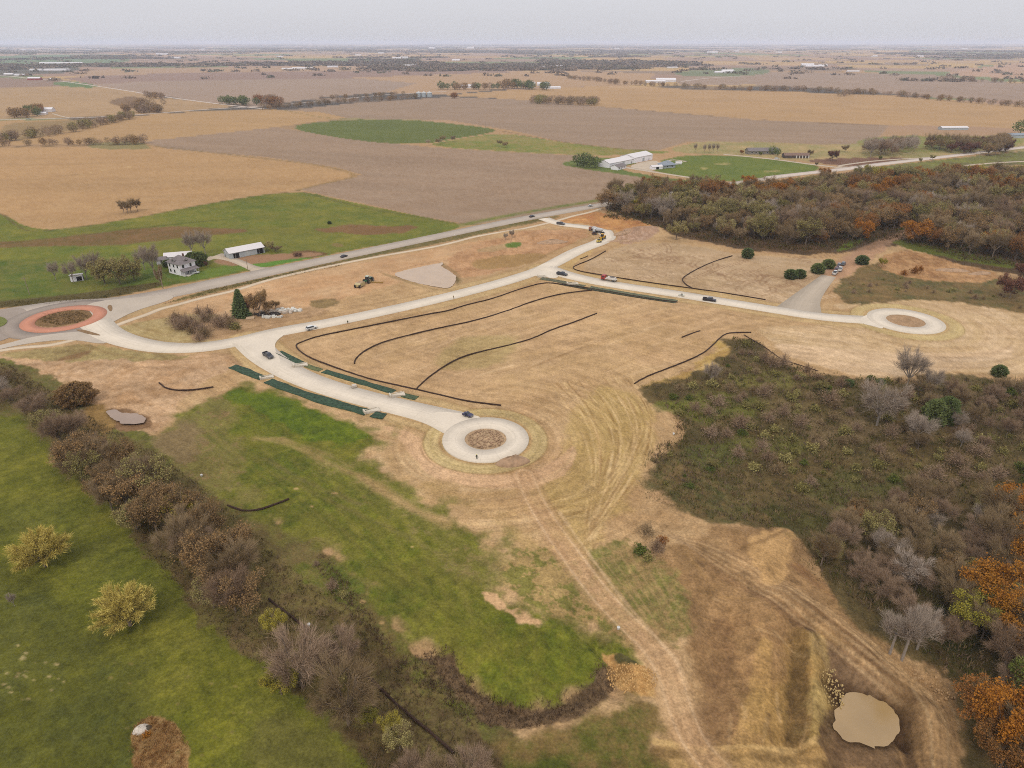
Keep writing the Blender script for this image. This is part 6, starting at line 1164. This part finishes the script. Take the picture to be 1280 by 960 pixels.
# porch along the right face
MB().box(5.21, 8.2, -4.6, 4.2, -.2, .5).build('porch_floor', M_trim, t)
MB().add([(5.22, -5.0, 3.4), (8.6, -5.0, 2.7), (8.6, 4.6, 2.7), (5.22, 4.6, 3.4), (5.22, -5.0, 3.2), (8.6, -5.0, 2.5), (8.6, 4.6, 2.5), (5.22, 4.6, 3.2)], [(0, 1, 2, 3), (7, 6, 5, 4), (0, 4, 5, 1), (1, 5, 6, 2), (2, 6, 7, 3), (3, 7, 4, 0)]).build('porch_roof', M_groof, t)
for py_ in (-4.4, -1.5, 1.4, 4.0): MB().box(8.0, 8.2, py_ - .1, py_ + .1, .5, 2.6).build('porch_post', M_trim, t)
win(t, 5.2, 0, 1.8, 1.1, 2.2, '+x', mat('dark_door', (60, 50, 48), .6), 'door')
MB().box(8.25, 9.6, -3.6, -2.0, -.3, .25).build('steps', M_ce, t); MB().box(-9.2, -5.25, -2.2, 3.2, -.4, 2.8).build('rear_wing', M_white, t); MB().prism_x([(-2.6, 2.82), (3.6, 2.82), (.5, 4.4)], -9.5, -5.26).build('wing_roof', M_groof, t)
t = thing('car', 'white pickup-sized car parked at the farmhouse corner', 'car', 243, 341, .2) if False else None
t = thing('garage', 'white-roofed shed behind the farmhouse', 'shed', 224, 324, math.radians(18)); gable(t, 14, 7, 2.6, 1.5, M_white, M_wroof); win(t, 0, -3.5, 1.3, 3, 2.2, '-y', M_trim, 'door')
t = thing('shed', 'small white shed left of the farmhouse', 'shed', 203, 329, .3); gable(t, 5, 4, 2.4, 1.2, M_white, M_groof); win(t, 0, -2.0, 1.1, 1.0, 1.9, '-y', mat('grey_door', (120, 116, 118), .6), 'door')
t = thing('hut', 'small white open-sided hut on the meadow by the roundabout', 'hut', 97, 350, .45); MB().prism_x([(-2.1, -.2), (2.1, -.2), (2.1, 2.6), (-2.1, 3.2)], -2.8, 2.8).build('wall', M_white, t); MB().prism_x([(-2.5, 3.28), (2.5, 2.55), (2.5, 2.7), (-2.5, 3.42)], -3.1, 3.1).build('roof', M_wroof, t); win(t, 1.2, -2.1, 1.2, 2.4, 2.2, '-y', M_open, 'dark_opening_panel'); win(t, 2.8, 0, 1.2, 2.6, 2.0, '+x', M_open, 'dark_opening_panel')
# machine shed
mr = ang((282, 324), (328, 315))
t = thing('machine_shed', 'long pale metal barn with white roof and two dark openings', 'barn', 306, 318, mr)
t.scale = (.76, .76, .8); gable(t, 27, 11, 4.2, 2.4, M_bluewall, M_wroof, ov=.5)
win(t, -8.6, -5.5, 1.7, 4.4, 3.4, '-y', M_open, 'dark_opening_panel'); win(t, 10.2, -5.5, 1.9, 5.2, 3.6, '-y', M_open, 'dark_opening_panel'); win(t, 0, -5.5, 1.9, 4.2, 3.6, '-y', mat('metal_door', (206, 212, 216), .5), 'sliding_door')
for k in range(9): MB().box(-12.5 + k * 3.1, -12.38 + k * 3.1, -5.56, -5.5, 0, 4.1).build('batten', M_trim, t)
win(t, -13.5, -1.5, 1.7, 3.4, 3.0, '-x', mat('metal_door', (206, 212, 216), .5), 'sliding_door'); win(t, -13.5, 3.2, 1.2, 1.0, 2.0, '-x', mat('grey_door', (120, 116, 118), .6), 'door')
t = thing('lean_to', 'low lean-to shed at the left end of the metal barn', 'shed', 287, 321, mr, scale=(.8, .8, .8)); MB().prism_x([(-3.6, -.3), (3.6, -.3), (3.6, 4.2), (-3.6, 3.2)], -2.2, 2.2).build('wall', M_bluewall, t); MB().prism_x([(-3.8, 3.22), (3.8, 4.25), (3.8, 4.42), (-3.8, 3.4)], -2.4, 2.4).build('roof', M_wroof, t)
# white hall: three joined roofs
wr = ang((752, 211), (806, 200))
for i, (px, py, L_, W_, lb) in enumerate(((772, 205.5, 48, 14, 'long white metal hall at the farm beyond the ploughed field'), (795, 200.5, 34, 18, 'taller white hall at the right end of the farm row'))):
    t = thing('white_hall', lb, 'hall', px, py, wr); gable(t, L_, W_, 4.2 + i, 2.6, M_white, M_wroof); win(t, 0, -W_ / 2, 1.9, 3.6, 3.4, '-y', M_bluewall, 'sliding_door'); win(t, L_ * .3, -W_ / 2, 1.2, 1.0, 2.1, '-y', mat('grey_door', (120, 116, 118), .6), 'door')
t = thing('bungalow', 'small white house with grey roof in front of the halls', 'house', 773, 211, wr + .05); gable(t, 15, 8, 2.8, 1.8, M_white, M_groof)
for wx in (-4.5, 1.5, 5): win(t, wx, -4, 1.6, 1.4, 1.1, '-y')
win(t, -1.5, -4, 1.1, 1.1, 2.1, '-y', mat('grey_door', (120, 116, 118), .6), 'door')
t = thing('house', 'blue-grey hipped-roof house right of the white halls', 'house', 833, 209, .5); MB().box(-7, 7, -5, 5, -.3, 2.8).build('wall', M_bluewall, t); MB().add([(-8, -6, 2.81), (8, -6, 2.81), (8, 6, 2.81), (-8, 6, 2.81), (-2, 0, 6.4), (2, 0, 6.4)], [(3, 2, 1, 0), (0, 1, 5, 4), (2, 3, 4, 5), (1, 2, 5), (3, 0, 4)]).build('roof', M_blueroof, t); win(t, -3, -5, 1.5, 1.6, 1.2, '-y'); win(t, 3, -5, 1.5, 1.6, 1.2, '-y')
t = thing('shed', 'white shed between the halls and the blue-grey house', 'shed', 820, 211, .3); gable(t, 11, 6, 2.4, 1.1, M_white, M_wroof); win(t, 0, -3, 1.1, 3, 2, '-y', M_open, 'dark_opening_panel')
t = thing('shed', 'tiny white shed on the green paddock edge', 'shed', 848, 205, .1); gable(t, 6, 3, 1.6, .7, M_white, M_wroof)
# farmhouses beyond the paddock
t = thing('long_farmhouse', 'long grey-roofed farmhouse behind evergreens beyond the green paddock', 'house', 952, 192, .05); gable(t, 34, 11, 3.6, 2.6, mat('grey_siding', (150, 142, 134), .8), M_groof); [win(t, wx, -5.5, 1.9, 1.8, 1.4, '-y') for wx in (-13, -8.5, -4, 4, 9)]; win(t, 0, -5.5, 1.2, 1.2, 2.2, '-y', mat('grey_door', (120, 116, 118), .6), 'door')
t = thing('low_barn', 'low brown-roofed open barn with white posts', 'barn', 994, 197, -.02); gable(t, 26, 9, 2.8, 2.0, mat('dark_siding', (96, 84, 80), .8), M_brroof)
for k in range(5): MB().box(-1 + k * 3.2, .0 + k * 3.2, -4.9, -4.52, -.1, 2.8).build('post', M_trim, t)
t = thing('car', 'white car parked in front of the long farmhouse', 'car', 971, 199, .1) if False else None
t = thing('white_shed', 'long white-roofed shed behind the dark copse', 'shed', 1191, 162, .05); gable(t, 38, 10, 3, 1.6, M_bluewall, M_wroof)
t = thing('grey_shed', 'pale blue-grey shed at the right edge behind the road', 'shed', 1268, 172, .1); gable(t, 22, 10, 3.4, 2, M_bluewall, M_blueroof)
# grain bins
for i, px in enumerate((523.5, 530, 537)):
    t = thing('grain_bin', ['left', 'middle', 'right'][i] + ' steel grain bin of the three in the far field', 'grain bin', px, 121, 0, 'grain bins'); MB().cyl((0, 0, 4.2), 5.6, 9, n=20).build('cylinder', M_bluewall, t); MB().cyl((0, 0, 10.0), 5.9, 2.6, n=20, r2=.6).build('roof', mat('bin_roof', (216, 214, 216), .5), t)
# far farmsteads
FAR = [(58, 139.5, 26, 12, 7, 'w', 'large white house on the far left lawn'), (52.5, 143, 16, 10, 4, 'w', 'small white outbuilding left of the far white house'), (44, 100, 40, 16, 9, 'r', 'red barn beside the country road'), (67, 99.5, 24, 12, 5, 'w', 'cream shed right of the red barn'), (12, 93.5, 36, 16, 6, 'w', 'pale shed at the far left on the country road'), (26, 94.5, 40, 18, 6, 'w', 'second pale shed on the country road'), (46, 88.2, 60, 16, 7, 'w', 'white sheds in front of the far dark trees'), (70, 88.4, 90, 18, 8, 'w', 'longest white shed in front of the far dark trees'), (80, 88.0, 50, 20, 7, 'w', 'right white shed in front of the far dark trees'), (77, 79.6, 240, 20, 8, 'w', 'very long white roofs beyond the dark trees'),
       (30, 62.3, 90, 40, 12, 'w', 'white building near the left horizon'), (40, 62.3, 90, 40, 12, 'w', 'second white building near the left horizon'), (111, 63, 110, 40, 14, 'w', 'white building on the horizon ridge left'), (203, 68.5, 110, 40, 12, 'w', 'white farm building on the far left ridge'), (218, 73, 90, 30, 10, 'w', 'pale farm building below the far left ridge'),
       (343, 127, 26, 14, 6, 'w', 'white-roofed shed among the red-brown trees'), (361, 87, 60, 18, 7, 'c', 'cream shed at the left of the far farm row'), (374, 86.6, 60, 18, 8, 'w', 'white shed in the far farm row'), (386, 86.3, 50, 18, 7, 'w', 'dark-walled shed in the far farm row'), (416, 84.2, 50, 16, 7, 'w', 'white shed at the right of the far farm row'), (505, 73, 60, 34, 12, 'w', 'white houses of the far village, left part'), (496, 74, 60, 30, 12, 'w', 'white houses of the far village, lower part'), (512, 83.5, 60, 20, 10, 'w', 'white barn below the far village'), (530, 78, 60, 30, 8, 'c', 'cream building right of the far village'), (570, 76, 50, 26, 9, 'w', 'white houses right of the far village'), (583, 110, 30, 16, 9, 'w', 'white house in the windbreak beyond the grain bins'), (663, 106.5, 26, 16, 9, 'w', 'white house left in the dark windbreak'), (679, 107, 34, 16, 9, 'w', 'white gabled house right in the dark windbreak'), (691, 111, 40, 16, 6, 'w', 'long white shed right of the dark windbreak'),
       (683, 84.5, 60, 20, 7, 'w', 'left white shed of the far farm behind'), (696, 84.2, 70, 22, 8, 'w', 'right white sheds of the far farm behind'), (819, 103.3, 60, 20, 7, 'w', 'left white shed by the creek farm'), (832, 102.3, 60, 26, 11, 'w', 'white barn of the creek farm'), (899, 91.2, 40, 18, 7, 'w', 'small white shed on the far track'), (909, 91, 50, 20, 12, 'w', 'white barn on the far track'), (840, 85.5, 50, 16, 7, 'c', 'cream shed far right of centre'), (890, 66.5, 110, 50, 16, 'w', 'white plant near the horizon right of centre'), (1009, 83, 60, 26, 14, 'w', 'tall white farm building far right'), (1018, 83.4, 90, 22, 8, 'w', 'white sheds beside the tall far building'), (1028, 82.8, 50, 22, 8, 'w', 'right white shed of the far right farm'), (1066, 89.8, 50, 14, 5, 'w', 'long pale roof by the far creek'), (1205, 61.5, 110, 50, 18, 'w', 'white building near the right horizon'), (1214, 69.5, 70, 26, 10, 'c', 'cream farm building on the far right ridge'), (540, 61, 110, 60, 26, 'w', 'tall pale building on the horizon at the centre'), (588, 61, 120, 60, 30, 'w', 'pale tower-like building on the horizon')]
M_fw = mat('far_white', (240, 234, 232), .7, k=.66)
for (px, py, L_, W_, h_, c_, lb) in FAR:
    t = thing('far_' + ('barn' if 'barn' in lb else 'house' if 'house' in lb else 'shed' if 'shed' in lb else 'building'), lb, 'building', px, py, RS.uniform(-.2, .2)); wl = {'w': M_fw, 'r': M_red, 'c': M_cream}[c_]
    gable(t, L_, W_, h_ * .6, h_ * .4, wl, M_fw if c_ == 'r' or 'roof' in lb or 'shed' in lb else wl)
rs = np.random.RandomState(21)
for i in range(12):
    px, py = rs.uniform(100, 1250), rs.uniform(61, 74); k = 16 * 55 / (py - 50)
    t = thing('far_house', 'tiny pale far-off house near the horizon', 'building', px, py, rs.uniform(-.5, .5), 'tiny pale houses near the horizon'); gable(t, k * 1.3, k * .5, k * .12, k * .1, M_fw, M_fw)
t = thing('water_tower', 'slender water tower on the horizon right of centre', 'tower', 588, 58.5); MB().tube([(0, 0, 0), (0, 0, 50)], 6, 8).build('stem', M_fw, t); MB().cyl((0, 0, 56), 14, 14, n=14).build('tank', M_fw, t)

# poles
def pole(px, py, h, label, arm=True):
    t = thing('utility_pole', label, 'utility pole', px, py, .6, 'utility poles'); MB().tube([(0, 0, -.3), (0, 0, h)], [.17, .12], 6).build('pole', mat('weathered_pole', (168, 150, 130), .9), t)
    if arm: MB().box(-1.2, 1.2, -.07, .07, h - .9, h - .75).build('crossarm', mat('weathered_pole', (168, 150, 130), .9), t)
pole(37, 368, 9, 'utility pole on the meadow above the roundabout'); pole(204, 361, 10, 'utility pole on the verge below the farmhouse'); pole(310, 338, 7, 'utility pole before the metal barn'); pole(607, 165, 14, 'far pole at the tip of the green field', False); pole(1223, 200, 10, 'utility pole beside the main road at the right')

# ------------------------------------------------------------------ vehicles
M_ty = mat('tyre', (38, 36, 36), .9); M_rim = mat('rim', (170, 170, 172), .35, .6); M_lamp = mat('lamp_glass', (235, 232, 220), .2); M_tail = mat('tail_lamp', (150, 30, 26), .3)
def paint(n, c): return mat('paint_' + n, c, .32, noise=.03, spec=.5)
def wheels(t, xs, half, r, w_=.26, z=None):
    for x in xs:
        for s_ in (-1, 1):
            o = MB().cyl((x, s_ * (half - w_ / 2), r), r, w_, 'y', 14).build('wheel', M_ty, t); MB().cyl((x, s_ * (half - w_ / 2 + .02), r), r * .58, w_, 'y', 10).build('rim', M_rim, o)
def car(px, py, rz, kind, c, label, group=None, dz=.15, L_=None):
    t = thing('pickup_truck' if kind == 'pickup' else 'suv' if kind == 'suv' else 'car', label, 'pickup truck' if kind == 'pickup' else 'car', px, py, rz, group, dz=dz); m = paint('%d_%d_%d' % c, c); L_ = L_ or {'pickup': 5.9, 'suv': 4.9, 'car': 4.6}[kind]; h = L_ / 2; W_ = 1.0 if kind == 'pickup' else .92
    hb = {'pickup': 1.12, 'suv': 1.08, 'car': .88}[kind]; top = {'pickup': 1.88, 'suv': 1.75, 'car': 1.42}[kind]; r = .4 if kind != 'car' else .33
    prof = [(-h, .38), (h - .1, .34), (h, .62), (h - .05, hb - .14), (h - 1.2, hb), (-h, hb)]
    if kind == 'pickup':
        MB().prism_y(prof, -W_, W_).build('body', m, t, .05)
        MB().box(-h + .12, -h + 1.95, -W_ + .14, W_ - .14, hb - .02, hb + .01).build('bed_floor', mat('bed_liner', (44, 42, 42), .9), t)
        for s_ in (-1, 1): MB().box(-h, -h + 2.0, min(s_ * W_, s_ * (W_ - .1)), max(s_ * W_, s_ * (W_ - .1)), hb + .0, hb + .28).build('bed_side', m, t)
        MB().box(-h, -h + .09, -W_ + .11, W_ - .11, hb + .0, hb + .28).build('tailgate', m, t); c0, c1_ = -h + 2.06, h - 1.45
    else:
        MB().prism_y(prof, -W_, W_).build('body', m, t, .05); c0, c1_ = (-h + .25, h - 1.35) if kind == 'suv' else (-h + .7, h - 1.35)
    MB().box(c0, c1_, -W_ + .06, W_ - .06, hb - .01, top - .06, .42, .16).build('windows', M_gl, t); MB().box(c0 + .4, c1_ - .48, -W_ + .2, W_ - .2, top - .07, top, .06, .05).build('roof', m, t)
    wheels(t, (-h + .95, h - .95), W_ + .01, r)
    for s_ in (-1, 1):
        MB().box(h - .06, h + .015, s_ * .72 - .18, s_ * .72 + .18, .66, .84).build('headlight', M_lamp, t); MB().box(-h - .02, -h + .04, s_ * .8 - .12, s_ * .8 + .12, .7, 1.0).build('tail_light', M_tail, t)
        MB().box(c1_ - .55, c1_ - .4, min(s_ * W_, s_ * (W_ + .18)), max(s_ * W_, s_ * (W_ + .18)), hb, hb + .16).build('mirror', m, t)
    MB().box(h - .02, h + .06, -W_ + .1, W_ - .1, .42, .58).build('bumper', M_rim, t); return t
car(335.5, 446.5, ang((330, 443), (341, 450)), 'pickup', (74, 72, 80), 'dark grey pickup truck on the street corner left of the mats')
car(389.5, 412, ang((384, 413), (395, 410)), 'suv', (238, 238, 240), 'white car with roof rack on the pale street left of centre')
car(430, 321.5, ang((425, 323), (436, 319)), 'car', (52, 50, 58), 'dark car driving along the highway', dz=.1)
car(665, 271.5, ang((640, 277), (680, 268)), 'car', (50, 50, 56), 'dark car on the highway near the junction', dz=.1)
car(738, 258.3, ang((720, 263), (750, 257)), 'car', (240, 240, 242), 'white car on the highway beside the big wood', dz=.1)
car(585, 520.5, ang((582, 519.5), (589, 521.5)), 'car', (46, 44, 86), 'dark blue car at the upper edge of the near cul-de-sac', dz=.17, L_=3.4)
car(702.5, 344.2, ang((700, 343.5), (708, 345)), 'pickup', (60, 62, 72), 'dark pickup truck at the junction of the cross street')
car(886.5, 376.5, ang((880, 375.6), (893, 377.4)), 'pickup', (52, 50, 62), 'near-black pickup truck on the cross street toward the right cul-de-sac', L_=6.2)
car(701, 281, ang((698, 280.5), (705, 281.5)), 'pickup', (90, 92, 100), 'grey pickup truck on the unfinished street near the highway')
pr_ = ang((1043, 343), (1054, 331))
car(1043.5, 342.5, pr_, 'pickup', (236, 234, 234), 'white pickup truck nearest on the gravel drive', 'vehicles parked on the gravel drive', .05); car(1050, 338, pr_ + .1, 'pickup', (240, 238, 238), 'white pickup truck with dark windows, middle of the row', 'vehicles parked on the gravel drive', .05)
car(1054, 331, pr_, 'suv', (120, 132, 146), 'blue-grey car farthest along the gravel drive', 'vehicles parked on the gravel drive', .05); car(1049, 332.5, pr_, 'suv', (140, 136, 144), 'grey car beside the blue-grey one on the gravel drive', 'vehicles parked on the gravel drive', .05); car(1046, 337.5, pr_, 'suv', (120, 90, 100), 'dull maroon car at the left of the parked row', 'vehicles parked on the gravel drive', .05)
car(243, 342, .3, 'car', (236, 236, 238), 'white car parked at the right corner of the farmhouse', dz=.1); car(971, 199, .0, 'suv', (240, 240, 240), 'white van-like car before the long farmhouse', dz=.1); car(36, 149.5, .05, 'suv', (240, 238, 236), 'white vehicle on the far left gravel road', dz=.3, L_=7)
# red truck with pale tank and flatbed
a_ = ang((756, 349.6), (768, 351.6)); t = thing('tank_truck', 'truck with red cab and white flatbed on the cross street', 'truck', 761, 351, a_ + math.pi, dz=.15); mr_ = paint('red', (178, 52, 50)); mw_ = paint('cream_white', (236, 226, 220))
MB().prism_y([(1.9, .5), (4.1, .5), (4.15, 1.5), (3.7, 2.6), (1.9, 2.7)], -1.15, 1.15).build('cab', mr_, t, .06); MB().prism_y([(3.78, 1.6), (4.2, 1.55), (3.85, 2.4), (3.6, 2.42)], -.95, .95).build('windscreen', M_gl, t); MB().box(2.4, 3.5, -1.17, 1.17, 1.65, 2.3).build('side_window', M_gl, t)
MB().box(-4.2, 1.85, -1.2, 1.2, .95, 1.15).build('flatbed', mw_, t); MB().box(-3.8, .9, -.95, .95, 1.16, 2.0, .12, .12).build('load', mw_, t, .05); MB().box(-2.9, -.6, -.8, .8, 2.01, 2.18).build('load_cover', mat('grey_tarp', (130, 122, 120), .8), t); MB().box(-4.2, 4.0, -.45, .45, .62, .94).build('chassis', M_ty, t); wheels(t, (3.1, -2.4, -3.4), 1.18, .48, .3)
for s_ in (-1, 1): MB().box(4.12, 4.2, s_ * .85 - .16, s_ * .85 + .16, .8, 1.05).build('headlight', M_lamp, t)
# yellow wheel loader
M_yel = paint('machine_yellow', (236, 178, 24)); a_ = ang((750, 301), (757, 297)); t = thing('wheel_loader', 'yellow wheel loader on the unfinished bend of the street', 'loader', 752.5, 299.5, a_ + math.pi, dz=.15)
MB().prism_y([(-3.6, .9), (.2, .9), (.2, 2.0), (-3.4, 2.1)], -1.1, 1.1).build('engine_housing', M_yel, t, .06); MB().box(.25, 2.3, -.8, .8, .8, 1.5).build('front_frame', M_yel, t, .05); MB().box(-.9, .9, -.85, .85, 2.02, 3.4, .15, .12).build('cab', M_gl, t); MB().box(-1.0, 1.0, -.95, .95, 3.41, 3.55).build('cab_roof', M_yel, t); wheels(t, (-2.4, 1.6), 1.35, .82, .55)
for s_ in (-1, 1): MB().tube([(1.2, s_ * .55, 1.6), (3.0, s_ * .55, 1.3), (3.9, s_ * .55, .7)], .16, 4).build('lift_arm', M_yel, t)
MB().prism_y([(3.7, .15), (5.1, .15), (5.2, .3), (4.1, .45), (3.95, 1.2), (3.7, 1.3)], -1.5, 1.5).build('bucket', mat('bucket_steel', (196, 168, 80), .6), t)
# small grey concrete trucks and workers near the loader
def mixer(px, py, rz, c, label):
    t = thing('concrete_truck', label, 'truck', px, py, rz, 'machines where the street is being poured', dz=.15); m = paint('%d_%d_%d' % c, c); MB().prism_y([(2.2, .6), (3.9, .6), (3.9, 1.7), (3.5, 2.6), (2.2, 2.6)], -1.1, 1.1).build('cab', m, t, .06); MB().box(3.55, 3.93, -.9, .9, 1.75, 2.35, .05, .05).build('windscreen', M_gl, t); MB().box(-3.8, 2.1, -.6, .6, .7, 1.0).build('chassis', M_ty, t)
    MB().tube([(1.9, 0, 1.7), (.8, 0, 2.0), (-1.2, 0, 2.2), (-2.9, 0, 2.5)], [.6, 1.1, 1.15, .5], 12).build('drum', mat('drum', (206, 204, 208), .5), t); MB().tube([(-2.9, .3, 2.4), (-4.3, .5, 1.3)], .2, 5).build('chute', M_rim, t); wheels(t, (3.0, -1.6, -2.7), 1.15, .5, .3)
mixer(748.5, 291.5, 2.6, (226, 226, 232), 'white and grey concrete truck above the yellow loader'); mixer(742.5, 289.5, 2.3, (176, 120, 96), 'small rust and white concrete truck left of the other')
def skid(px, py, rz, c, label):
    t = thing('skid_steer', label, 'loader', px, py, rz, 'machines where the street is being poured', dz=.15); m = paint('%d_%d_%d' % c, c); MB().box(-1.4, 1.0, -.8, .8, .4, 1.4, .05, .03).build('body', m, t, .05); MB().box(-.7, .7, -.6, .6, 1.41, 2.1, .08, .06).build('cab', M_gl, t); wheels(t, (-.9, .6), .95, .42, .28); MB().prism_y([(1.2, .1), (2.1, .1), (1.6, .3), (1.4, .8), (1.2, .85)], -.9, .9).build('bucket', M_rim, t)
skid(742.5, 293.5, .4, (92, 60, 58), 'small dark red loader beside the unfinished street'); skid(748.5, 303.3, .5, (224, 196, 90), 'small pale yellow loader below the yellow wheel loader') 
# green tractor and scraper
M_gn = paint('tractor_green', (44, 96, 66)); a_ = ang((450, 357), (462, 350))
t = thing('tractor', 'green articulated tractor on the bare dirt', 'tractor', 460.5, 352.5, a_, dz=0); MB().prism_y([(.2, .9), (3.6, .9), (3.6, 1.9), (.2, 2.1)], -.7, .7).build('bonnet', M_gn, t, .06); MB().box(-2.6, .1, -.8, .8, .9, 1.6).build('rear_frame', M_gn, t, .05); MB().box(-1.6, .15, -.85, .85, 1.61, 3.3, .12, .12).build('cab', M_gl, t); MB().box(-1.7, .25, -.95, .95, 3.31, 3.45).build('cab_roof', mat('pale_roof', (206, 210, 196), .6), t)
wheels(t, (-1.9, 2.3), 1.7, .95, .8); MB().tube([(1.2, .5, 2.0), (1.2, .5, 3.1)], .08, 6).build('exhaust', M_ty, t)
t = thing('scraper', 'tan earth scraper hitched behind the green tractor', 'scraper', 451, 357.5, a_, dz=0); M_tan = paint('scraper_tan', (206, 188, 140)); MB().prism_y([(-3.2, .5), (1.6, .25), (1.9, 1.9), (-2.6, 2.3), (-3.3, 1.6)], -1.5, 1.5).build('bowl', M_tan, t, .05); MB().tube([(1.6, 0, 1.5), (3.2, 0, 1.3), (4.4, 0, .8)], .2, 5).build('drawbar', M_gn, t); wheels(t, (-3.1,), 1.6, .8, .6); MB().box(-2.2, 1.2, -1.2, 1.2, 2.0, 2.25).build('soil_load', M_soil, t)
t = thing('blade_attachment', 'long dull yellow blade lying right of the tractor', 'blade', 471, 353.5, -.1, dz=0); MB().prism_y([(-3.4, .0), (3.4, .0), (3.2, .6), (-3.4, .5)], -.15, .15).build('blade', mat('worn_yellow', (176, 140, 70), .7), t); MB().tube([(-3.2, 0, .5), (-4.2, .8, 1.8)], .16, 5).build('arm', M_tan, t); MB().tube([(-2.2, .1, .4), (-2.2, 1.4, .9)], .1, 5).build('brace', M_tan, t)
# boxes, cones and people on the streets
def person(px, py, label, top, dz=.15, rz=0):
    t = thing('person', label, 'person', px, py, rz, 'workers standing by the streets', dz=dz); import bmesh
    P = [(0, 0, .92), (0, 0, 1.15), (0, 0, 1.42), (0, 0, 1.54), (0, 0.0, 1.7), (.11, 0, .86), (.13, .03, .48), (.14, 0, .06), (.15, .13, .03), (-.11, 0, .86), (-.13, -.04, .48), (-.15, -.03, .06), (-.16, .1, .03), (.2, 0, 1.4), (.28, .02, 1.12), (.27, .14, .9), (-.2, 0, 1.4), (-.29, 0, 1.12), (-.27, .1, .88)]
    E = [(0, 1), (1, 2), (2, 3), (3, 4), (0, 5), (5, 6), (6, 7), (7, 8), (0, 9), (9, 10), (10, 11), (11, 12), (2, 13), (13, 14), (14, 15), (2, 16), (16, 17), (17, 18)]; Rr = [.15, .15, .17, .07, .11, .1, .07, .05, .04, .1, .07, .05, .04, .07, .05, .04, .07, .05, .04]
    me = bpy.data.meshes.new('body'); me.from_pydata(P, E, []); me.materials.append(top); o = link('body', me, t); md = o.modifiers.new('skin', 'SKIN')
    for i, v in enumerate(me.skin_vertices[0].data): v.radius = (Rr[i], Rr[i]); v.use_root = (i == 0)
    o.modifiers.new('sub', 'SUBSURF').levels = 1; MB().cyl((0, 0, 1.8), .13, .12, n=10, r2=.08).build('helmet', mat('white_helmet', (236, 226, 120), .5), t)
person(435, 405.5, 'worker in dark clothes and helmet on the street verge', mat('dark_clothes', (70, 70, 60), .9)); person(596, 575, 'worker in dark clothes at the lower edge of the cul-de-sac', mat('dark_clothes', (70, 70, 60), .9)); person(852, 371, 'worker in dark clothes on the cross street', mat('dark_clothes', (70, 70, 60), .9)); person(567, 374, 'worker in pale clothes beside the main street', mat('tan_clothes', (150, 130, 104), .9))
def crate(px, py, s_, c, label):
    t = thing('crate', label, 'crate', px, py, .4, dz=.14); m = mat('crate_%d' % c[0], c, .8, noise=.1); MB().box(-s_, s_, -s_ * .8, s_ * .8, .12, 1.0).build('box', m, t, .03); MB().box(-s_ * 1.05, s_ * 1.05, -s_ * .9, s_ * .9, 0, .11).build('pallet', mat('grey_wood', (150, 134, 120), .9), t)
crate(443, 484.5, .8, (220, 206, 196), 'pale crate on the street beside the upper mats'); crate(849.5, 370.2, .45, (240, 238, 232), 'small white crate on the cross street, left'); crate(854, 370.8, .45, (236, 234, 226), 'small white crate on the cross street, right'); crate(848, 431, .4, (236, 230, 214), 'tiny white crate lying on the bare field') if False else None
for (px, py, lb) in ((252, 595, 'white bucket on the grass beside the tree belt'), (386, 782, 'white bucket beside the upper straight sock'), (842, 543, 'white bucket at the edge of the scrubland'), (773, 786, 'white bucket beside the dirt track')):
    t = thing('bucket', lb, 'bucket', px, py, 0, 'white buckets'); MB().cyl((0, 0, .25), .3, .5, n=12, r2=.36).build('pail', M_trim, t); MB().tube([(-.34, 0, .5), (0, 0, .72), (.34, 0, .5)], .02, 4).build('handle', M_rim, t)

# ------------------------------------------------------------------ the air
m_air = bpy.data.materials.new('air'); m_air.use_nodes = True; t_ = m_air.node_tree; t_.nodes.clear(); o_ = t_.nodes.new('ShaderNodeOutputMaterial'); pv = t_.nodes.new('ShaderNodeVolumePrincipled')
pv.inputs['Color'].default_value = (.80, .86, 1.0, 1); pv.inputs['Density'].default_value = HAZE; pv.inputs['Anisotropy'].default_value = 0.0; t_.links.new(pv.outputs[0], o_.inputs['Volume'])
hz = MB().box(-60600, 60600, -60600, 60600, -45, 150).mesh('haze', m_air); link('haze', hz, kind='stuff', label='pale bluish haze thickening toward the horizon', cat='haze')
